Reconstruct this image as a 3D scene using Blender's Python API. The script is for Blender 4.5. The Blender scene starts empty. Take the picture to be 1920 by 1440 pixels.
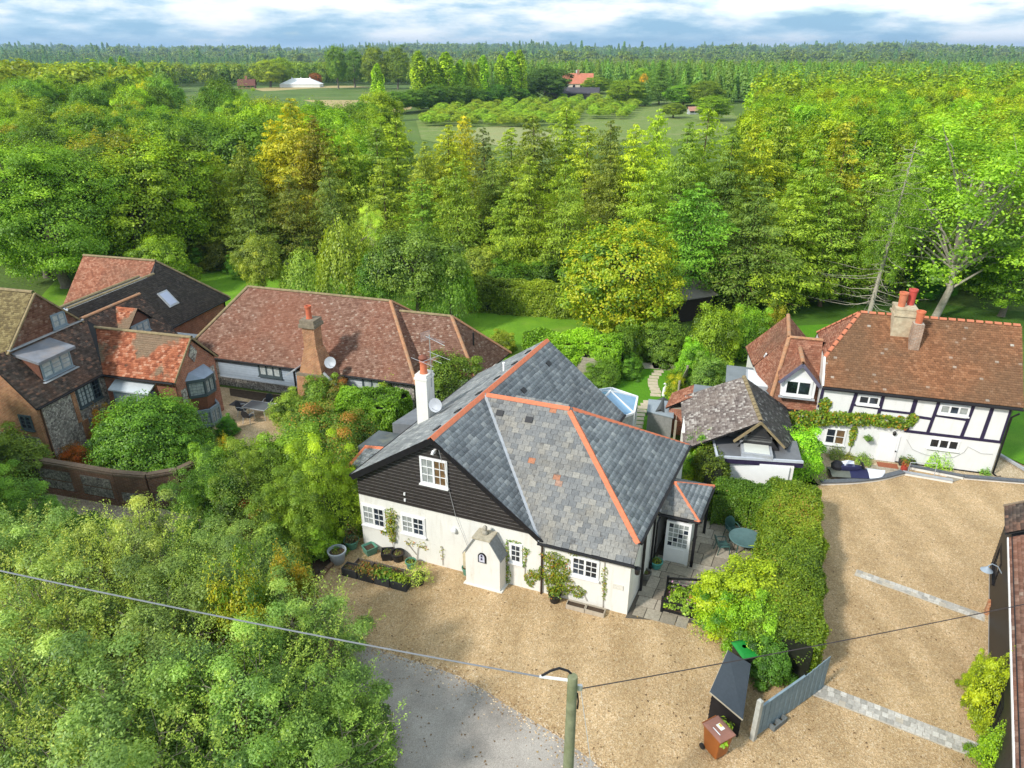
import bpy, bmesh, math, random
import numpy as np
from mathutils import Vector, Matrix

R = math.radians
scene = bpy.context.scene
COL = scene.collection
# ------------------------------------------------------------------ camera, sky, sun, exposure
CAM_H, FPX, PITCH = 20.0, 1340.0, math.atan(627 / 1340)
cam_d = bpy.data.cameras.new('camera'); cam = bpy.data.objects.new('camera', cam_d); COL.objects.link(cam)
cam.location = (0, 0, CAM_H); cam.rotation_euler = (math.pi / 2 - PITCH, 0, 0)
cam_d.sensor_width = 36; cam_d.lens = 36 * FPX / 1920; cam_d.clip_start = 0.1; cam_d.clip_end = 30000
scene.camera = cam

SUN_AZ = math.atan2(-0.79, -0.61); SUN_EL = R(39)
world = bpy.data.worlds.new('World'); scene.world = world; world.use_nodes = True
nt = world.node_tree; nt.nodes.clear()
def wn(t, **k):
    n = nt.nodes.new(t)
    for a, b in k.items(): setattr(n, a, b)
    return n
sky = wn('ShaderNodeTexSky', sky_type='NISHITA', sun_disc=False, sun_elevation=SUN_EL, sun_rotation=SUN_AZ)
sky.air_density = 1.0; sky.dust_density = 0.6; sky.ozone_density = 1.5
tc = wn('ShaderNodeTexCoord'); comb = wn('ShaderNodeMapping'); comb.inputs['Scale'].default_value = (1, 1, 4.5); nt.links.new(tc.outputs['Generated'], comb.inputs[0])
def wnoise(scale, detail, rough, off):
    mp = wn('ShaderNodeMapping'); mp.inputs['Location'].default_value = off; nt.links.new(comb.outputs[0], mp.inputs[0])
    n = wn('ShaderNodeTexNoise'); n.inputs['Scale'].default_value = scale; n.inputs['Detail'].default_value = detail; n.inputs['Roughness'].default_value = rough
    nt.links.new(mp.outputs[0], n.inputs['Vector']); return n
def wramp(src, stops):
    r = wn('ShaderNodeValToRGB'); nt.links.new(src, r.inputs[0]); e = r.color_ramp.elements
    while len(e) < len(stops): e.new(0.5)
    for x, (p, c) in zip(e, stops): x.position = p; x.color = tuple(c) + (1,)
    return r
cl = wramp(wnoise(3.2, 8, 0.58, (3.1, 1.7, 0.3)).outputs['Fac'], [(0.28, (0, 0, 0)), (0.44, (1, 1, 1))])
shade = wramp(wnoise(6.0, 10, 0.6, (7.4, 2.2, 4)).outputs['Fac'], [(0.39, (1.45, 2.45, 3.25)), (0.46, (2.4, 3.3, 3.95)), (0.51, (3.6, 4.1, 4.4)), (0.58, (5.0, 5.05, 5.1))])
mix = wn('ShaderNodeMixRGB'); nt.links.new(cl.outputs[0], mix.inputs[0]); nt.links.new(sky.outputs[0], mix.inputs[1]); nt.links.new(shade.outputs[0], mix.inputs[2])
bg = wn('ShaderNodeBackground'); bg.inputs[1].default_value = 0.15; nt.links.new(mix.outputs[0], bg.inputs[0])
out = wn('ShaderNodeOutputWorld'); nt.links.new(bg.outputs[0], out.inputs[0])

sun_d = bpy.data.lights.new('sun', 'SUN'); sun = bpy.data.objects.new('sun', sun_d); COL.objects.link(sun)
sun_d.energy = 2.5; sun_d.angle = R(6.0); sun_d.color = (1, 0.955, 0.88)
sdir = Vector((math.sin(SUN_AZ) * math.cos(SUN_EL), math.cos(SUN_AZ) * math.cos(SUN_EL), math.sin(SUN_EL)))
sdir = Vector((-0.79 * math.cos(SUN_EL), -0.61 * math.cos(SUN_EL), math.sin(SUN_EL)))
sky.sun_rotation = math.atan2(sdir.x, sdir.y)
sun.rotation_euler = sdir.to_track_quat('Z', 'Y').to_euler(); sun.location = (-60, -40, 90)
vs = scene.view_settings
vs.view_transform = 'Standard'; vs.look = 'None'; vs.gamma = 1; vs.exposure = 0.80
cy = scene.cycles
cy.max_bounces = 6; cy.diffuse_bounces = 3; cy.glossy_bounces = 2; cy.transmission_bounces = 4; cy.transparent_max_bounces = 4
cy.volume_bounces = 0; cy.caustics_reflective = False; cy.caustics_refractive = False
cy.use_denoising = True; cy.sample_clamp_indirect = 6

# ------------------------------------------------------------------ pixel -> ground geometry
cP, sP = math.cos(PITCH), math.sin(PITCH)
def px(x, y, z=0.0):
    a = (x - 960) / FPX; b = (720 - y) / FPX
    t = (z - CAM_H) / (-sP + b * cP)
    return Vector((a * t, (cP + b * sP) * t, z))
def pxY(x, y, Y):
    a = (x - 960) / FPX; b = (720 - y) / FPX
    t = Y / (cP + b * sP)
    return Vector((a * t, Y, CAM_H + (-sP + b * cP) * t))

# ------------------------------------------------------------------ materials
def new_mat(name):
    m = bpy.data.materials.new(name); m.use_nodes = True; m.node_tree.nodes.clear(); return m
class NB:
    def __init__(s, m): s.t = m.node_tree
    def n(s, t, **k):
        n = s.t.nodes.new(t)
        for a, b in k.items():
            if isinstance(b, (int, float, str, bool)): setattr(n, a, b)
        return n
    def l(s, a, b): s.t.links.new(a, b)
    def coords(s, kind='Object', scale=None, loc=None, rot=None):
        c = s.n('ShaderNodeTexCoord'); o = c.outputs[kind]
        if kind == 'World':
            pass
        if scale or loc or rot:
            m = s.n('ShaderNodeMapping')
            if scale: m.inputs['Scale'].default_value = scale if not isinstance(scale, (int, float)) else (scale,) * 3
            if loc: m.inputs['Location'].default_value = loc
            if rot: m.inputs['Rotation'].default_value = rot
            s.l(o, m.inputs[0]); o = m.outputs[0]
        return o
    def pos(s): return s.n('ShaderNodeNewGeometry').outputs['Position']
    def noise(s, vec, scale, detail=4, rough=0.55):
        n = s.n('ShaderNodeTexNoise'); n.inputs['Scale'].default_value = scale; n.inputs['Detail'].default_value = detail; n.inputs['Roughness'].default_value = rough
        s.l(vec, n.inputs['Vector']); return n.outputs['Fac']
    def voro(s, vec, scale, out='Distance', rnd=1.0, feature='F1'):
        n = s.n('ShaderNodeTexVoronoi'); n.feature = feature; n.inputs['Scale'].default_value = scale; n.inputs['Randomness'].default_value = rnd
        s.l(vec, n.inputs['Vector']); return n.outputs[out]
    def ramp(s, fac, stops, interp='LINEAR'):
        r = s.n('ShaderNodeValToRGB'); r.color_ramp.interpolation = interp; s.l(fac, r.inputs[0]); e = r.color_ramp.elements
        while len(e) < len(stops): e.new(0.5)
        for x, (p, c) in zip(e, stops):
            x.position = p; x.color = (c, c, c, 1) if isinstance(c, (int, float)) else tuple(c) + (1,)
        return r.outputs[0]
    def mix(s, fac, a, b, mode='MIX'):
        m = s.n('ShaderNodeMixRGB'); m.blend_type = mode
        for i, v in ((0, fac), (1, a), (2, b)):
            if isinstance(v, (int, float)): m.inputs[i].default_value = v if i == 0 else (v, v, v, 1)
            elif isinstance(v, tuple): m.inputs[i].default_value = v + (1,)
            else: s.l(v, m.inputs[i])
        return m.outputs[0]
    def math(s, op, a, b=0.0):
        m = s.n('ShaderNodeMath'); m.operation = op
        for i, v in ((0, a), (1, b)):
            if isinstance(v, (int, float)): m.inputs[i].default_value = v
            else: s.l(v, m.inputs[i])
        return m.outputs[0]
    def bump(s, h, strength=0.4, dist=0.02):
        b = s.n('ShaderNodeBump'); b.inputs['Strength'].default_value = strength; b.inputs['Distance'].default_value = dist; s.l(h, b.inputs['Height']); return b.outputs[0]
    def out(s, col, rough=0.8, bump=None, metal=0.0, spec=0.3):
        p = s.n('ShaderNodeBsdfPrincipled')
        if isinstance(col, tuple): p.inputs['Base Color'].default_value = col + (1,)
        else: s.l(col, p.inputs['Base Color'])
        if isinstance(rough, (int, float)): p.inputs['Roughness'].default_value = rough
        else: s.l(rough, p.inputs['Roughness'])
        p.inputs['Metallic'].default_value = metal; p.inputs['Specular IOR Level'].default_value = spec
        if bump is not None: s.l(bump, p.inputs['Normal'])
        o = s.n('ShaderNodeOutputMaterial'); s.l(p.outputs[0], o.inputs[0]); return p
    def attr(s, name):
        a = s.n('ShaderNodeAttribute'); a.attribute_name = name; return a.outputs['Fac']
def tone(c, k): return tuple(max(0, min(1, x * k)) for x in c)
def m_plain(name, col, rough=0.75, var=0.25, scale=3.0, bump=0.15, metal=0.0, spec=0.3, dirt=None, dirt_amt=0.0, dirt_scale=1.2):
    m = new_mat(name); b = NB(m); v = b.coords('Object')
    n = b.noise(v, scale, 6, 0.6)
    c = b.ramp(n, [(0.25, tone(col, 1 - var)), (0.75, tone(col, 1 + var))])
    if dirt:
        d = b.ramp(b.noise(v, dirt_scale, 8, 0.65), [(0.48, 0.0), (0.7, dirt_amt)])
        c = b.mix(d, c, dirt)
    bp = b.bump(b.noise(v, scale * 9, 4), bump, 0.01) if bump else None
    b.out(c, rough, bp, metal, spec); return m
def m_attr(name, stops, rough=0.8, patch=None, patch_amt=0.6, patch_scale=0.35, bump=0.3, fine=14.0, patch2=None, spec=0.25, lo=0.47, hi=0.62, use_obj=False):
    """tiles, slates, setts: a ramp over the per-piece random value plus blotches of lichen and wear"""
    m = new_mat(name); b = NB(m)
    if use_obj: f = b.n('ShaderNodeObjectInfo').outputs['Random']
    else: f = b.attr('rnd')
    c = b.ramp(f, stops)
    p = b.pos()
    if patch:
        pm = b.ramp(b.noise(p, patch_scale, 5, 0.6), [(lo, 0.0), (hi, patch_amt)]); c = b.mix(pm, c, patch)
    if patch2:
        pm = b.ramp(b.noise(p, 1.9, 6, 0.7), [(0.60, 0.0), (0.68, 0.75)]); c = b.mix(pm, c, patch2)
    n = b.noise(p, fine, 4, 0.6)
    c = b.mix(1.0, c, b.ramp(n, [(0.25, 0.72), (0.75, 1.25)]), 'MULTIPLY')
    b.out(c, rough, b.bump(n, bump, 0.01), 0, spec); return m
def m_leaf(name, stops, transl=0.38, rough=0.5, var=0.12):
    m = new_mat(name); b = NB(m)
    oi = b.n('ShaderNodeObjectInfo')
    c = b.ramp(b.attr('rnd'), stops)
    c = b.mix(1.0, c, oi.outputs['Color'], 'MULTIPLY')
    hsv = b.n('ShaderNodeHueSaturation'); b.l(c, hsv.inputs['Color'])
    b.l(b.math('MULTIPLY_ADD', oi.outputs['Random'], 0.03), hsv.inputs['Hue']); hsv.inputs['Hue'].default_value = 0.5
    mm = [x for x in m.node_tree.nodes if x.bl_idname == 'ShaderNodeMath'][-1]; mm.inputs[1].default_value = 0.03; mm.inputs[2].default_value = 0.485
    b.l(b.ramp(oi.outputs['Random'], [(0, 1 - var), (1, 1 + var)]), hsv.inputs['Value'])
    c = hsv.outputs[0]
    d = b.n('ShaderNodeBsdfDiffuse'); b.l(c, d.inputs[0])
    t = b.n('ShaderNodeBsdfTranslucent'); b.l(b.mix(1.0, c, (1.25, 1.15, 0.55), 'MULTIPLY'), t.inputs[0])
    g = b.n('ShaderNodeBsdfGlossy'); g.inputs['Roughness'].default_value = rough; g.inputs[0].default_value = (0.9, 1, 0.9, 1)
    mx = b.n('ShaderNodeMixShader'); mx.inputs[0].default_value = transl; b.l(d.outputs[0], mx.inputs[1]); b.l(t.outputs[0], mx.inputs[2])
    m2 = b.n('ShaderNodeMixShader'); m2.inputs[0].default_value = 0.03; b.l(mx.outputs[0], m2.inputs[1]); b.l(g.outputs[0], m2.inputs[2])
    o = b.n('ShaderNodeOutputMaterial'); b.l(m2.outputs[0], o.inputs[0]); return m
def m_brick(name, c1, c2, mortar, bw=0.225, bh=0.075, patch=None, patch_amt=0.5, flint=False):
    """courses laid on axis-aligned walls in the building's own frame: (x+y, z)"""
    m = new_mat(name); b = NB(m); o = b.coords('Object'); s = b.n('ShaderNodeSeparateXYZ'); b.l(o, s.inputs[0])
    cb = b.n('ShaderNodeCombineXYZ'); b.l(b.math('ADD', s.outputs[0], s.outputs[1]), cb.inputs[0]); b.l(s.outputs[2], cb.inputs[1])
    t = b.n('ShaderNodeTexBrick'); b.l(cb.outputs[0], t.inputs['Vector'])
    t.inputs['Color1'].default_value = c1 + (1,); t.inputs['Color2'].default_value = c2 + (1,); t.inputs['Mortar'].default_value = mortar + (1,)
    t.inputs['Scale'].default_value = 1.0; t.inputs['Brick Width'].default_value = bw; t.inputs['Row Height'].default_value = bh; t.inputs['Mortar Size'].default_value = 0.008; t.inputs['Bias'].default_value = -0.1
    c = t.outputs['Color']
    c = b.mix(1.0, c, b.ramp(b.noise(o, 2.2, 6, 0.65), [(0.3, 0.65), (0.7, 1.3)]), 'MULTIPLY')
    if patch: c = b.mix(b.ramp(b.noise(o, 0.9, 6), [(0.5, 0.0), (0.68, patch_amt)]), c, patch)
    b.out(c, 0.85, b.bump(b.math('SUBTRACT', 1.0, t.outputs['Fac']), 0.5, 0.012)); return m
def m_flint(name, dark=1.0):
    m = new_mat(name); b = NB(m); o = b.coords('Object')
    c = b.ramp(b.voro(o, 11.0, 'Color'), [(0.05, tone((0.10, 0.095, 0.10), dark)), (0.4, tone((0.30, 0.27, 0.25), dark)), (0.65, tone((0.52, 0.49, 0.44), dark)), (0.95, tone((0.75, 0.72, 0.66), dark))])
    e = b.voro(o, 11.0, 'Distance', feature='DISTANCE_TO_EDGE')
    c = b.mix(b.ramp(e, [(0.02, 1.0), (0.07, 0.0)]), c, tone((0.42, 0.37, 0.31), dark))
    c = b.mix(1.0, c, b.ramp(b.noise(o, 1.4, 5), [(0.3, 0.7), (0.7, 1.2)]), 'MULTIPLY')
    b.out(c, 0.6, b.bump(b.ramp(e, [(0, 0.0), (0.25, 1.0)]), 0.8, 0.03)); return m
def m_glass(name, col=(0.012, 0.016, 0.022), rough=0.04):
    m = new_mat(name); b = NB(m); o = b.coords('Object')
    oi = b.n('ShaderNodeObjectInfo').outputs['Random']
    c = b.mix(b.ramp(b.noise(o, 1.7, 3), [(0.45, 0.0), (0.7, 0.55)]), col, tone(col, 6))
    c = b.mix(1.0, c, b.ramp(oi, [(0, 0.5), (1, 1.8)]), 'MULTIPLY')
    b.out(c, rough, None, 0, 0.5); return m

# ------------------------------------------------------------------ objects
def link(o, parent=None):
    COL.objects.link(o)
    if parent is not None: o.parent = parent
    return o
def tag(o, label=None, cat=None, group=None, kind=None):
    if label: o['label'] = label
    if cat: o['category'] = cat
    if group: o['group'] = group
    if kind: o['kind'] = kind
    return o
def thing(name, label, cat, loc=(0, 0, 0), rz=0.0, group=None):
    o = bpy.data.objects.new(name, None); o.empty_display_size = 0.3
    o.location = loc; o.rotation_euler = (0, 0, rz); link(o); return tag(o, label, cat, group)
class MB:
    """collects polygons; build() links them as ONE mesh object"""
    def __init__(s): s.v = []; s.f = []; s.r = None
    def add(s, vs, fs):
        k = len(s.v); s.v += [tuple(v) for v in vs]; s.f += [tuple(i + k for i in f) for f in fs]; return s
    def poly(s, *vs): return s.add(vs, [tuple(range(len(vs)))])
    def box(s, x0, x1, y0, y1, z0, z1, M=None):
        vs = [Vector((x, y, z)) for z in (z0, z1) for y in (y0, y1) for x in (x0, x1)]
        if M is not None: vs = [M @ v for v in vs]
        return s.add(vs, [(0, 2, 3, 1), (4, 5, 7, 6), (0, 1, 5, 4), (2, 6, 7, 3), (0, 4, 6, 2), (1, 3, 7, 5)])
    def bar(s, a, b, w, h, up=(0, 0, 1)):
        a, b = Vector(a), Vector(b); d = (b - a); L = d.length; d.normalize()
        u = Vector(up); x = d.cross(u)
        if x.length < 1e-5: x = d.cross(Vector((0, 1, 0)))
        x.normalize(); y = x.cross(d).normalized()
        vs = [p + x * sx * w / 2 + y * sy * h / 2 for p in (a, b) for sx, sy in ((-1, -1), (1, -1), (1, 1), (-1, 1))]
        return s.add(vs, [(3, 2, 1, 0), (4, 5, 6, 7), (0, 1, 5, 4), (1, 2, 6, 5), (2, 3, 7, 6), (3, 0, 4, 7)])
    def tube(s, pts, rad, n=8, cap=True):
        pts = [Vector(p) for p in pts]
        rad = rad if isinstance(rad, (list, tuple)) else [rad] * len(pts)
        rings = []; k0 = len(s.v); prev = None
        for i, p in enumerate(pts):
            d = (pts[min(i + 1, len(pts) - 1)] - pts[max(i - 1, 0)]).normalized()
            x = d.cross(prev if prev is not None else (Vector((0, 0, 1)) if abs(d.z) < 0.9 else Vector((1, 0, 0))))
            if x.length < 1e-5: x = d.orthogonal()
            x.normalize(); y = d.cross(x).normalized(); prev = y.copy() if prev is None else (d.cross(x)).normalized()
            prev = x.cross(d)
            for j in range(n):
                a = 2 * math.pi * j / n; s.v.append(tuple(p + (x * math.cos(a) + y * math.sin(a)) * rad[i]))
        for i in range(len(pts) - 1):
            for j in range(n):
                a = k0 + i * n + j; b = k0 + i * n + (j + 1) % n; s.f.append((a, b, b + n, a + n))
        if cap:
            s.f.append(tuple(k0 + j for j in reversed(range(n)))); s.f.append(tuple(k0 + (len(pts) - 1) * n + j for j in range(n)))
        return s
    def lathe(s, prof, c=(0, 0, 0), n=20):
        k0 = len(s.v); c = Vector(c)
        for r, z in prof:
            for j in range(n):
                a = 2 * math.pi * j / n; s.v.append((c.x + r * math.cos(a), c.y + r * math.sin(a), c.z + z))
        for i in range(len(prof) - 1):
            for j in range(n):
                a = k0 + i * n + j; b = k0 + i * n + (j + 1) % n; s.f.append((a, b, b + n, a + n))
        if prof[0][0] > 1e-4: s.f.append(tuple(k0 + j for j in reversed(range(n))))
        if prof[-1][0] > 1e-4: s.f.append(tuple(k0 + (len(prof) - 1) * n + j for j in range(n)))
        return s
    def prism(s, poly, z0, z1):
        n = len(poly); k = len(s.v)
        s.v += [(p[0], p[1], z0) for p in poly] + [(p[0], p[1], z1) for p in poly]
        s.f += [tuple(k + i for i in reversed(range(n))), tuple(k + n + i for i in range(n))]
        s.f += [(k + i, k + (i + 1) % n, k + n + (i + 1) % n, k + n + i) for i in range(n)]
        return s
    def mesh(s, name, mat, smooth=False):
        me = bpy.data.meshes.new(name); me.from_pydata(s.v, [], s.f); me.materials.append(mat)
        if s.r is not None:
            a = me.attributes.new('rnd', 'FLOAT', 'FACE'); a.data.foreach_set('value', np.asarray(s.r, np.float32))
        bm = bmesh.new(); bm.from_mesh(me); bmesh.ops.recalc_face_normals(bm, faces=bm.faces); bm.to_mesh(me); bm.free()
        if smooth:
            me.shade_smooth()
            try: me.set_sharp_from_angle(angle=R(40))
            except Exception: pass
        return me
    def build(s, name, mat, parent=None, smooth=False, bevel=0.0, loc=None):
        o = bpy.data.objects.new(name, s.mesh(name, mat, smooth)); link(o, parent)
        if loc is not None: o.location = loc
        if bevel:
            md = o.modifiers.new('bevel', 'BEVEL'); md.width = bevel; md.segments = 2; md.limit_method = 'ANGLE'
        return o
def np_mesh(name, V, F, mat, rnd=None):
    """V (n,3), F (m,4) quads"""
    me = bpy.data.meshes.new(name); V = np.asarray(V, np.float32); F = np.asarray(F, np.int32)
    me.vertices.add(len(V)); me.vertices.foreach_set('co', V.ravel())
    k = F.shape[1]; me.loops.add(F.size); me.loops.foreach_set('vertex_index', F.ravel())
    me.polygons.add(len(F)); me.polygons.foreach_set('loop_start', np.arange(0, F.size, k, dtype=np.int32))
    if rnd is not None:
        a = me.attributes.new('rnd', 'FLOAT', 'FACE'); a.data.foreach_set('value', np.asarray(rnd, np.float32))
    me.materials.append(mat); me.update(calc_edges=True); return me
def mobj(name, me, parent=None, loc=None):
    o = bpy.data.objects.new(name, me); link(o, parent)
    if loc is not None: o.location = loc
    return o
def struct(o): o['kind'] = 'structure'; return o
# ================================================================== THE SETTING
def smooth(t, a, b):
    t = min(1, max(0, (t - a) / (b - a))); return t * t * (3 - 2 * t)
TERRACE = [px(1538, 908), px(1600, 906), px(1650, 900), px(1692, 889), px(1700, 880), px(1860, 893), px(1925, 897), px(1985, 882), px(1960, 840), px(1500, 790), px(1505, 870)]
def inside(p, poly):
    c = False; n = len(poly)
    for i in range(n):
        a, b = poly[i], poly[i - 1]
        if (a[1] > p[1]) != (b[1] > p[1]) and p[0] < (b[0] - a[0]) * (p[1] - a[1]) / (b[1] - a[1]) + a[0]: c = not c
    return c
def seg_dist(p, a, b):
    ax, ay = a[0], a[1]; dx, dy = b[0] - ax, b[1] - ay; L = dx * dx + dy * dy
    t = max(0, min(1, ((p[0] - ax) * dx + (p[1] - ay) * dy) / L)) if L else 0
    return math.hypot(p[0] - ax - t * dx, p[1] - ay - t * dy)
def near_poly(p, poly, d):
    return inside(p, poly) or min(seg_dist(p, poly[i], poly[i - 1]) for i in range(len(poly))) < d
def terr(x, y):
    r = math.hypot(x, y); az = math.atan2(x, max(y, 1))
    z = -13 * smooth(r, 420, 950) + smooth(r, 1100, 4200) * (17 + 11 * math.sin(az * 5.3 + 1.0) + 7 * math.sin(az * 13 + 2) + 4 * math.sin(az * 31) - 14 * math.exp(-((az - 0.12) / 0.16) ** 2))
    z += 2.5 * smooth(r, 300, 600) * math.sin(x * 0.008 + 1.3) * math.sin(y * 0.006)
    return z - 0.03
def graded(near, step, far, ratio):
    v = list(np.arange(0, near + 1e-6, step)); s = step
    while v[-1] < far: s *= ratio; v.append(v[-1] + s)
    return v
gx = graded(44, 1.0, 7000, 1.16); gx = [-a for a in reversed(gx[1:])] + gx
gy = [-60, -40, -25, -12, -4] + graded(64, 1.0, 9000, 1.13)
V = []
tb = (min(p.x for p in TERRACE) - 2, max(p.x for p in TERRACE) + 2, min(p.y for p in TERRACE) - 2, max(p.y for p in TERRACE) + 2)
for y in gy:
    for x in gx:
        z = terr(x, y)
        if tb[0] < x < tb[1] and tb[2] < y < tb[3] and near_poly((x, y), TERRACE, 0.95): z = -0.9
        V.append((x, y, z))
nx = len(gx)
F = [(j * nx + i, j * nx + i + 1, (j + 1) * nx + i + 1, (j + 1) * nx + i) for j in range(len(gy) - 1) for i in range(nx - 1)]
m = new_mat('meadow'); b = NB(m); p = b.pos()
c = b.ramp(b.noise(p, 0.05, 6, 0.6), [(0.3, (0.07, 0.12, 0.018)), (0.55, (0.11, 0.18, 0.028)), (0.75, (0.20, 0.19, 0.07))])
c = b.mix(1.0, c, b.ramp(b.noise(p, 3.0, 5, 0.7), [(0.3, 0.55), (0.7, 1.3)]), 'MULTIPLY')
b.out(c, 0.95, b.bump(b.noise(p, 6, 4), 0.5, 0.08)); M_meadow = m
ground = struct(mobj('ground', np_mesh('ground', V, F, M_meadow)))

def sheet(name, pts, mat, z, sub=0.0):
    mb = MB(); vs = [(p[0], p[1], z) for p in pts]
    bm = bmesh.new(); f = bm.faces.new([bm.verts.new(v) for v in vs]); bmesh.ops.triangulate(bm, faces=[f])
    bmesh.ops.recalc_face_normals(bm, faces=bm.faces)
    me = bpy.data.meshes.new(name); bm.to_mesh(me); bm.free()
    if me.polygons[0].normal.z < 0: me.flip_normals()
    me.materials.append(mat); return struct(mobj(name, me))
def P2(*a, z=0.0): return [px(x, y, z) for x, y in a]

# gravel: rounded pebbles, several sizes and colours
def m_gravel(name, k=1.0, grey=0.0):
    m = new_mat(name); b = NB(m); p = b.pos()
    cols = [(0.0, (0.25, 0.16, 0.08)), (0.22, (0.41, 0.27, 0.135)), (0.45, (0.54, 0.36, 0.18)), (0.7, (0.68, 0.49, 0.27)), (0.9, (0.82, 0.69, 0.48))]
    def g(c):
        mn = sum(c) / 3; return tuple(k * (x * (1 - grey) + mn * grey) for x in c)
    cols = [(a, g(c)) for a, c in cols]
    c1 = b.ramp(b.voro(p, 21.0, 'Color'), cols); c2 = b.ramp(b.voro(p, 47.0, 'Color'), cols)
    c = b.mix(0.5, c1, c2)
    big = b.noise(p, 0.33, 5, 0.6); mid = b.noise(p, 1.6, 6, 0.7)
    c = b.mix(1.0, c, b.ramp(big, [(0.3, (0.88, 0.85, 0.81)), (0.7, (1.12, 1.12, 1.13))]), 'MULTIPLY')
    c = b.mix(1.0, c, b.ramp(mid, [(0.3, 0.88), (0.72, 1.12)]), 'MULTIPLY')
    wv = b.n('ShaderNodeTexWave'); wv.inputs['Scale'].default_value = .16; wv.inputs['Distortion'].default_value = 5.0; wv.inputs['Detail'].default_value = 3; wv.inputs['Detail Scale'].default_value = .6; b.l(p, wv.inputs['Vector'])
    c = b.mix(1.0, c, b.ramp(wv.outputs['Fac'], [(.25, (.93, .92, .90)), (.8, (1.06, 1.06, 1.07))]), 'MULTIPLY')
    c = b.mix(b.ramp(b.noise(p, 0.9, 7, 0.75), [(0.62, 0.0), (0.74, 0.45)]), c, g((0.20, 0.12, 0.06)))
    h = b.math('ADD', b.voro(p, 21.0), b.voro(p, 47.0))
    b.out(c, 0.85, b.bump(h, 0.8, 0.035)); return m
M_gravel = m_gravel('golden gravel'); M_gravel_grey = m_gravel('grey gravel', 0.8, 0.45); M_gravel_pale = m_gravel('pale gravel', 1.12, 0.12)
gravel = sheet('gravel_drive', P2((520, 1180), (575, 1105), (612, 1068), (640, 1040), (660, 1012), (900, 960), (1178, 900), (1330, 905), (1532, 911)) +
      TERRACE[:7] + P2((1990, 900), (2120, 960), (2200, 1250), (2100, 1700), (1200, 1850), (900, 1700), (640, 1500)), M_gravel, 0.0)
# asphalt lane
m = new_mat('worn asphalt'); b = NB(m); p = b.pos()
c = b.ramp(b.noise(p, 0.5, 6, 0.65), [(0.3, (0.24, 0.215, 0.188)), (0.5, (0.34, 0.305, 0.268)), (0.72, (0.42, 0.38, 0.335))])
c = b.mix(1.0, c, b.ramp(b.voro(p, 55.0, 'Color'), [(0.1, 0.75), (0.9, 1.25)]), 'MULTIPLY')
b.out(c, 0.9, b.bump(b.voro(p, 55), 0.4, 0.01)); M_asph = m
random.seed(3)
edge = [(655, 1196), (690, 1212), (740, 1228), (800, 1246), (860, 1268), (915, 1298), (950, 1322), (1000, 1352), (1050, 1382), (1110, 1426), (1160, 1470), (1230, 1560)]
sheet('asphalt_lane', P2(*edge, (1100, 1800), (640, 1700), (560, 1420), (600, 1240)), M_asph, 0.007)
# scattered pebbles along the ragged gravel edge: real stones
pv, pf, pr = [], [], []
rng = np.random.default_rng(5)
for a, c_ in zip(edge[:-1], edge[1:]):
    A, B = px(*a), px(*c_)
    for _ in range(int((B - A).length * 130)):
        q = A.lerp(B, rng.random()); n_ = Vector((-(B - A).y, (B - A).x, 0)).normalized(); o = rng.normal(0, 0.16) if rng.random() < .6 else rng.normal(0, .5)
        q = q + n_ * o; s = rng.uniform(0.012, 0.03); k = len(pv)
        pv += [(q.x - s, q.y - s * rng.uniform(.5, 1), 0.009), (q.x + s, q.y - s, 0.009), (q.x + s * .8, q.y + s, 0.009), (q.x - s, q.y + s * .9, 0.009), (q.x, q.y, 0.009 + s * .9)]
        pf += [(k, k + 1, k + 4, k + 4), (k + 1, k + 2, k + 4, k + 4), (k + 2, k + 3, k + 4, k + 4), (k + 3, k, k + 4, k + 4)]; pr += [rng.random()] * 4
M_peb = m_attr('pebble', [(0, (0.2, 0.12, 0.06)), (0.5, (0.45, 0.3, 0.15)), (1, (0.75, 0.62, 0.45))])
mb = MB(); mb.v = pv; mb.f = [f[:3] for f in pf]; mb.r = pr
tag(mb.build('loose_pebbles', M_peb), 'loose golden pebbles scattered along the edge of the asphalt lane', 'gravel', kind='stuff')

# lawns
def m_grass(name, c0, c1, dry=(0.30, 0.26, 0.09), dry_amt=0.4, stripes=False):
    m = new_mat(name); b = NB(m); p = b.pos()
    c = b.ramp(b.noise(p, 0.6, 7, 0.65), [(0.3, c0), (0.7, c1)])
    c = b.mix(b.ramp(b.noise(p, 0.16, 6, 0.6), [(0.5, 0.0), (0.72, dry_amt)]), c, dry)
    c = b.mix(1.0, c, b.ramp(b.noise(p, 22, 4, 0.7), [(0.28, 0.55), (0.72, 1.4)]), 'MULTIPLY')
    b.out(c, 0.9, b.bump(b.noise(p, 30, 3), 0.8, 0.05)); return m
M_lawn = m_grass('mown lawn', (0.11, 0.26, 0.012), (0.19, 0.37, 0.018), dry_amt=0.5)
M_lawn2 = m_grass('garden lawn', (0.07, 0.22, 0.006), (0.12, 0.30, 0.01), dry_amt=0.12)
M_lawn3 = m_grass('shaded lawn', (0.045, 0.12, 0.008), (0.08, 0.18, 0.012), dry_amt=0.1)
sheet('lawn', P2((60, 575), (120, 508), (240, 500), (330, 497), (470, 500), (640, 505), (800, 512), (1000, 530), (1130, 585), (1120, 640), (960, 690), (860, 690), (430, 640), (100, 640)), M_lawn, 0.004)
lawn_g = sheet('lawn', P2((1120, 735), (1170, 700), (1222, 688), (1262, 690), (1263, 740), (1255, 800), (1205, 850), (1150, 850)), M_lawn2, 0.008)
sheet('lawn', P2((1872, 850), (1884, 812), (1900, 770), (1990, 770), (2100, 900), (2010, 900), (1930, 876)), M_lawn2, 0.009)
sheet('lawn', P2((1440, 640), (1470, 612), (1590, 606), (1640, 640), (1500, 660)), M_lawn2, 0.010)
sheet('lawn', P2((1330, 600), (1420, 572), (1640, 560), (1980, 590), (1990, 640), (1420, 636)), M_lawn3, 0.006)
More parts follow.
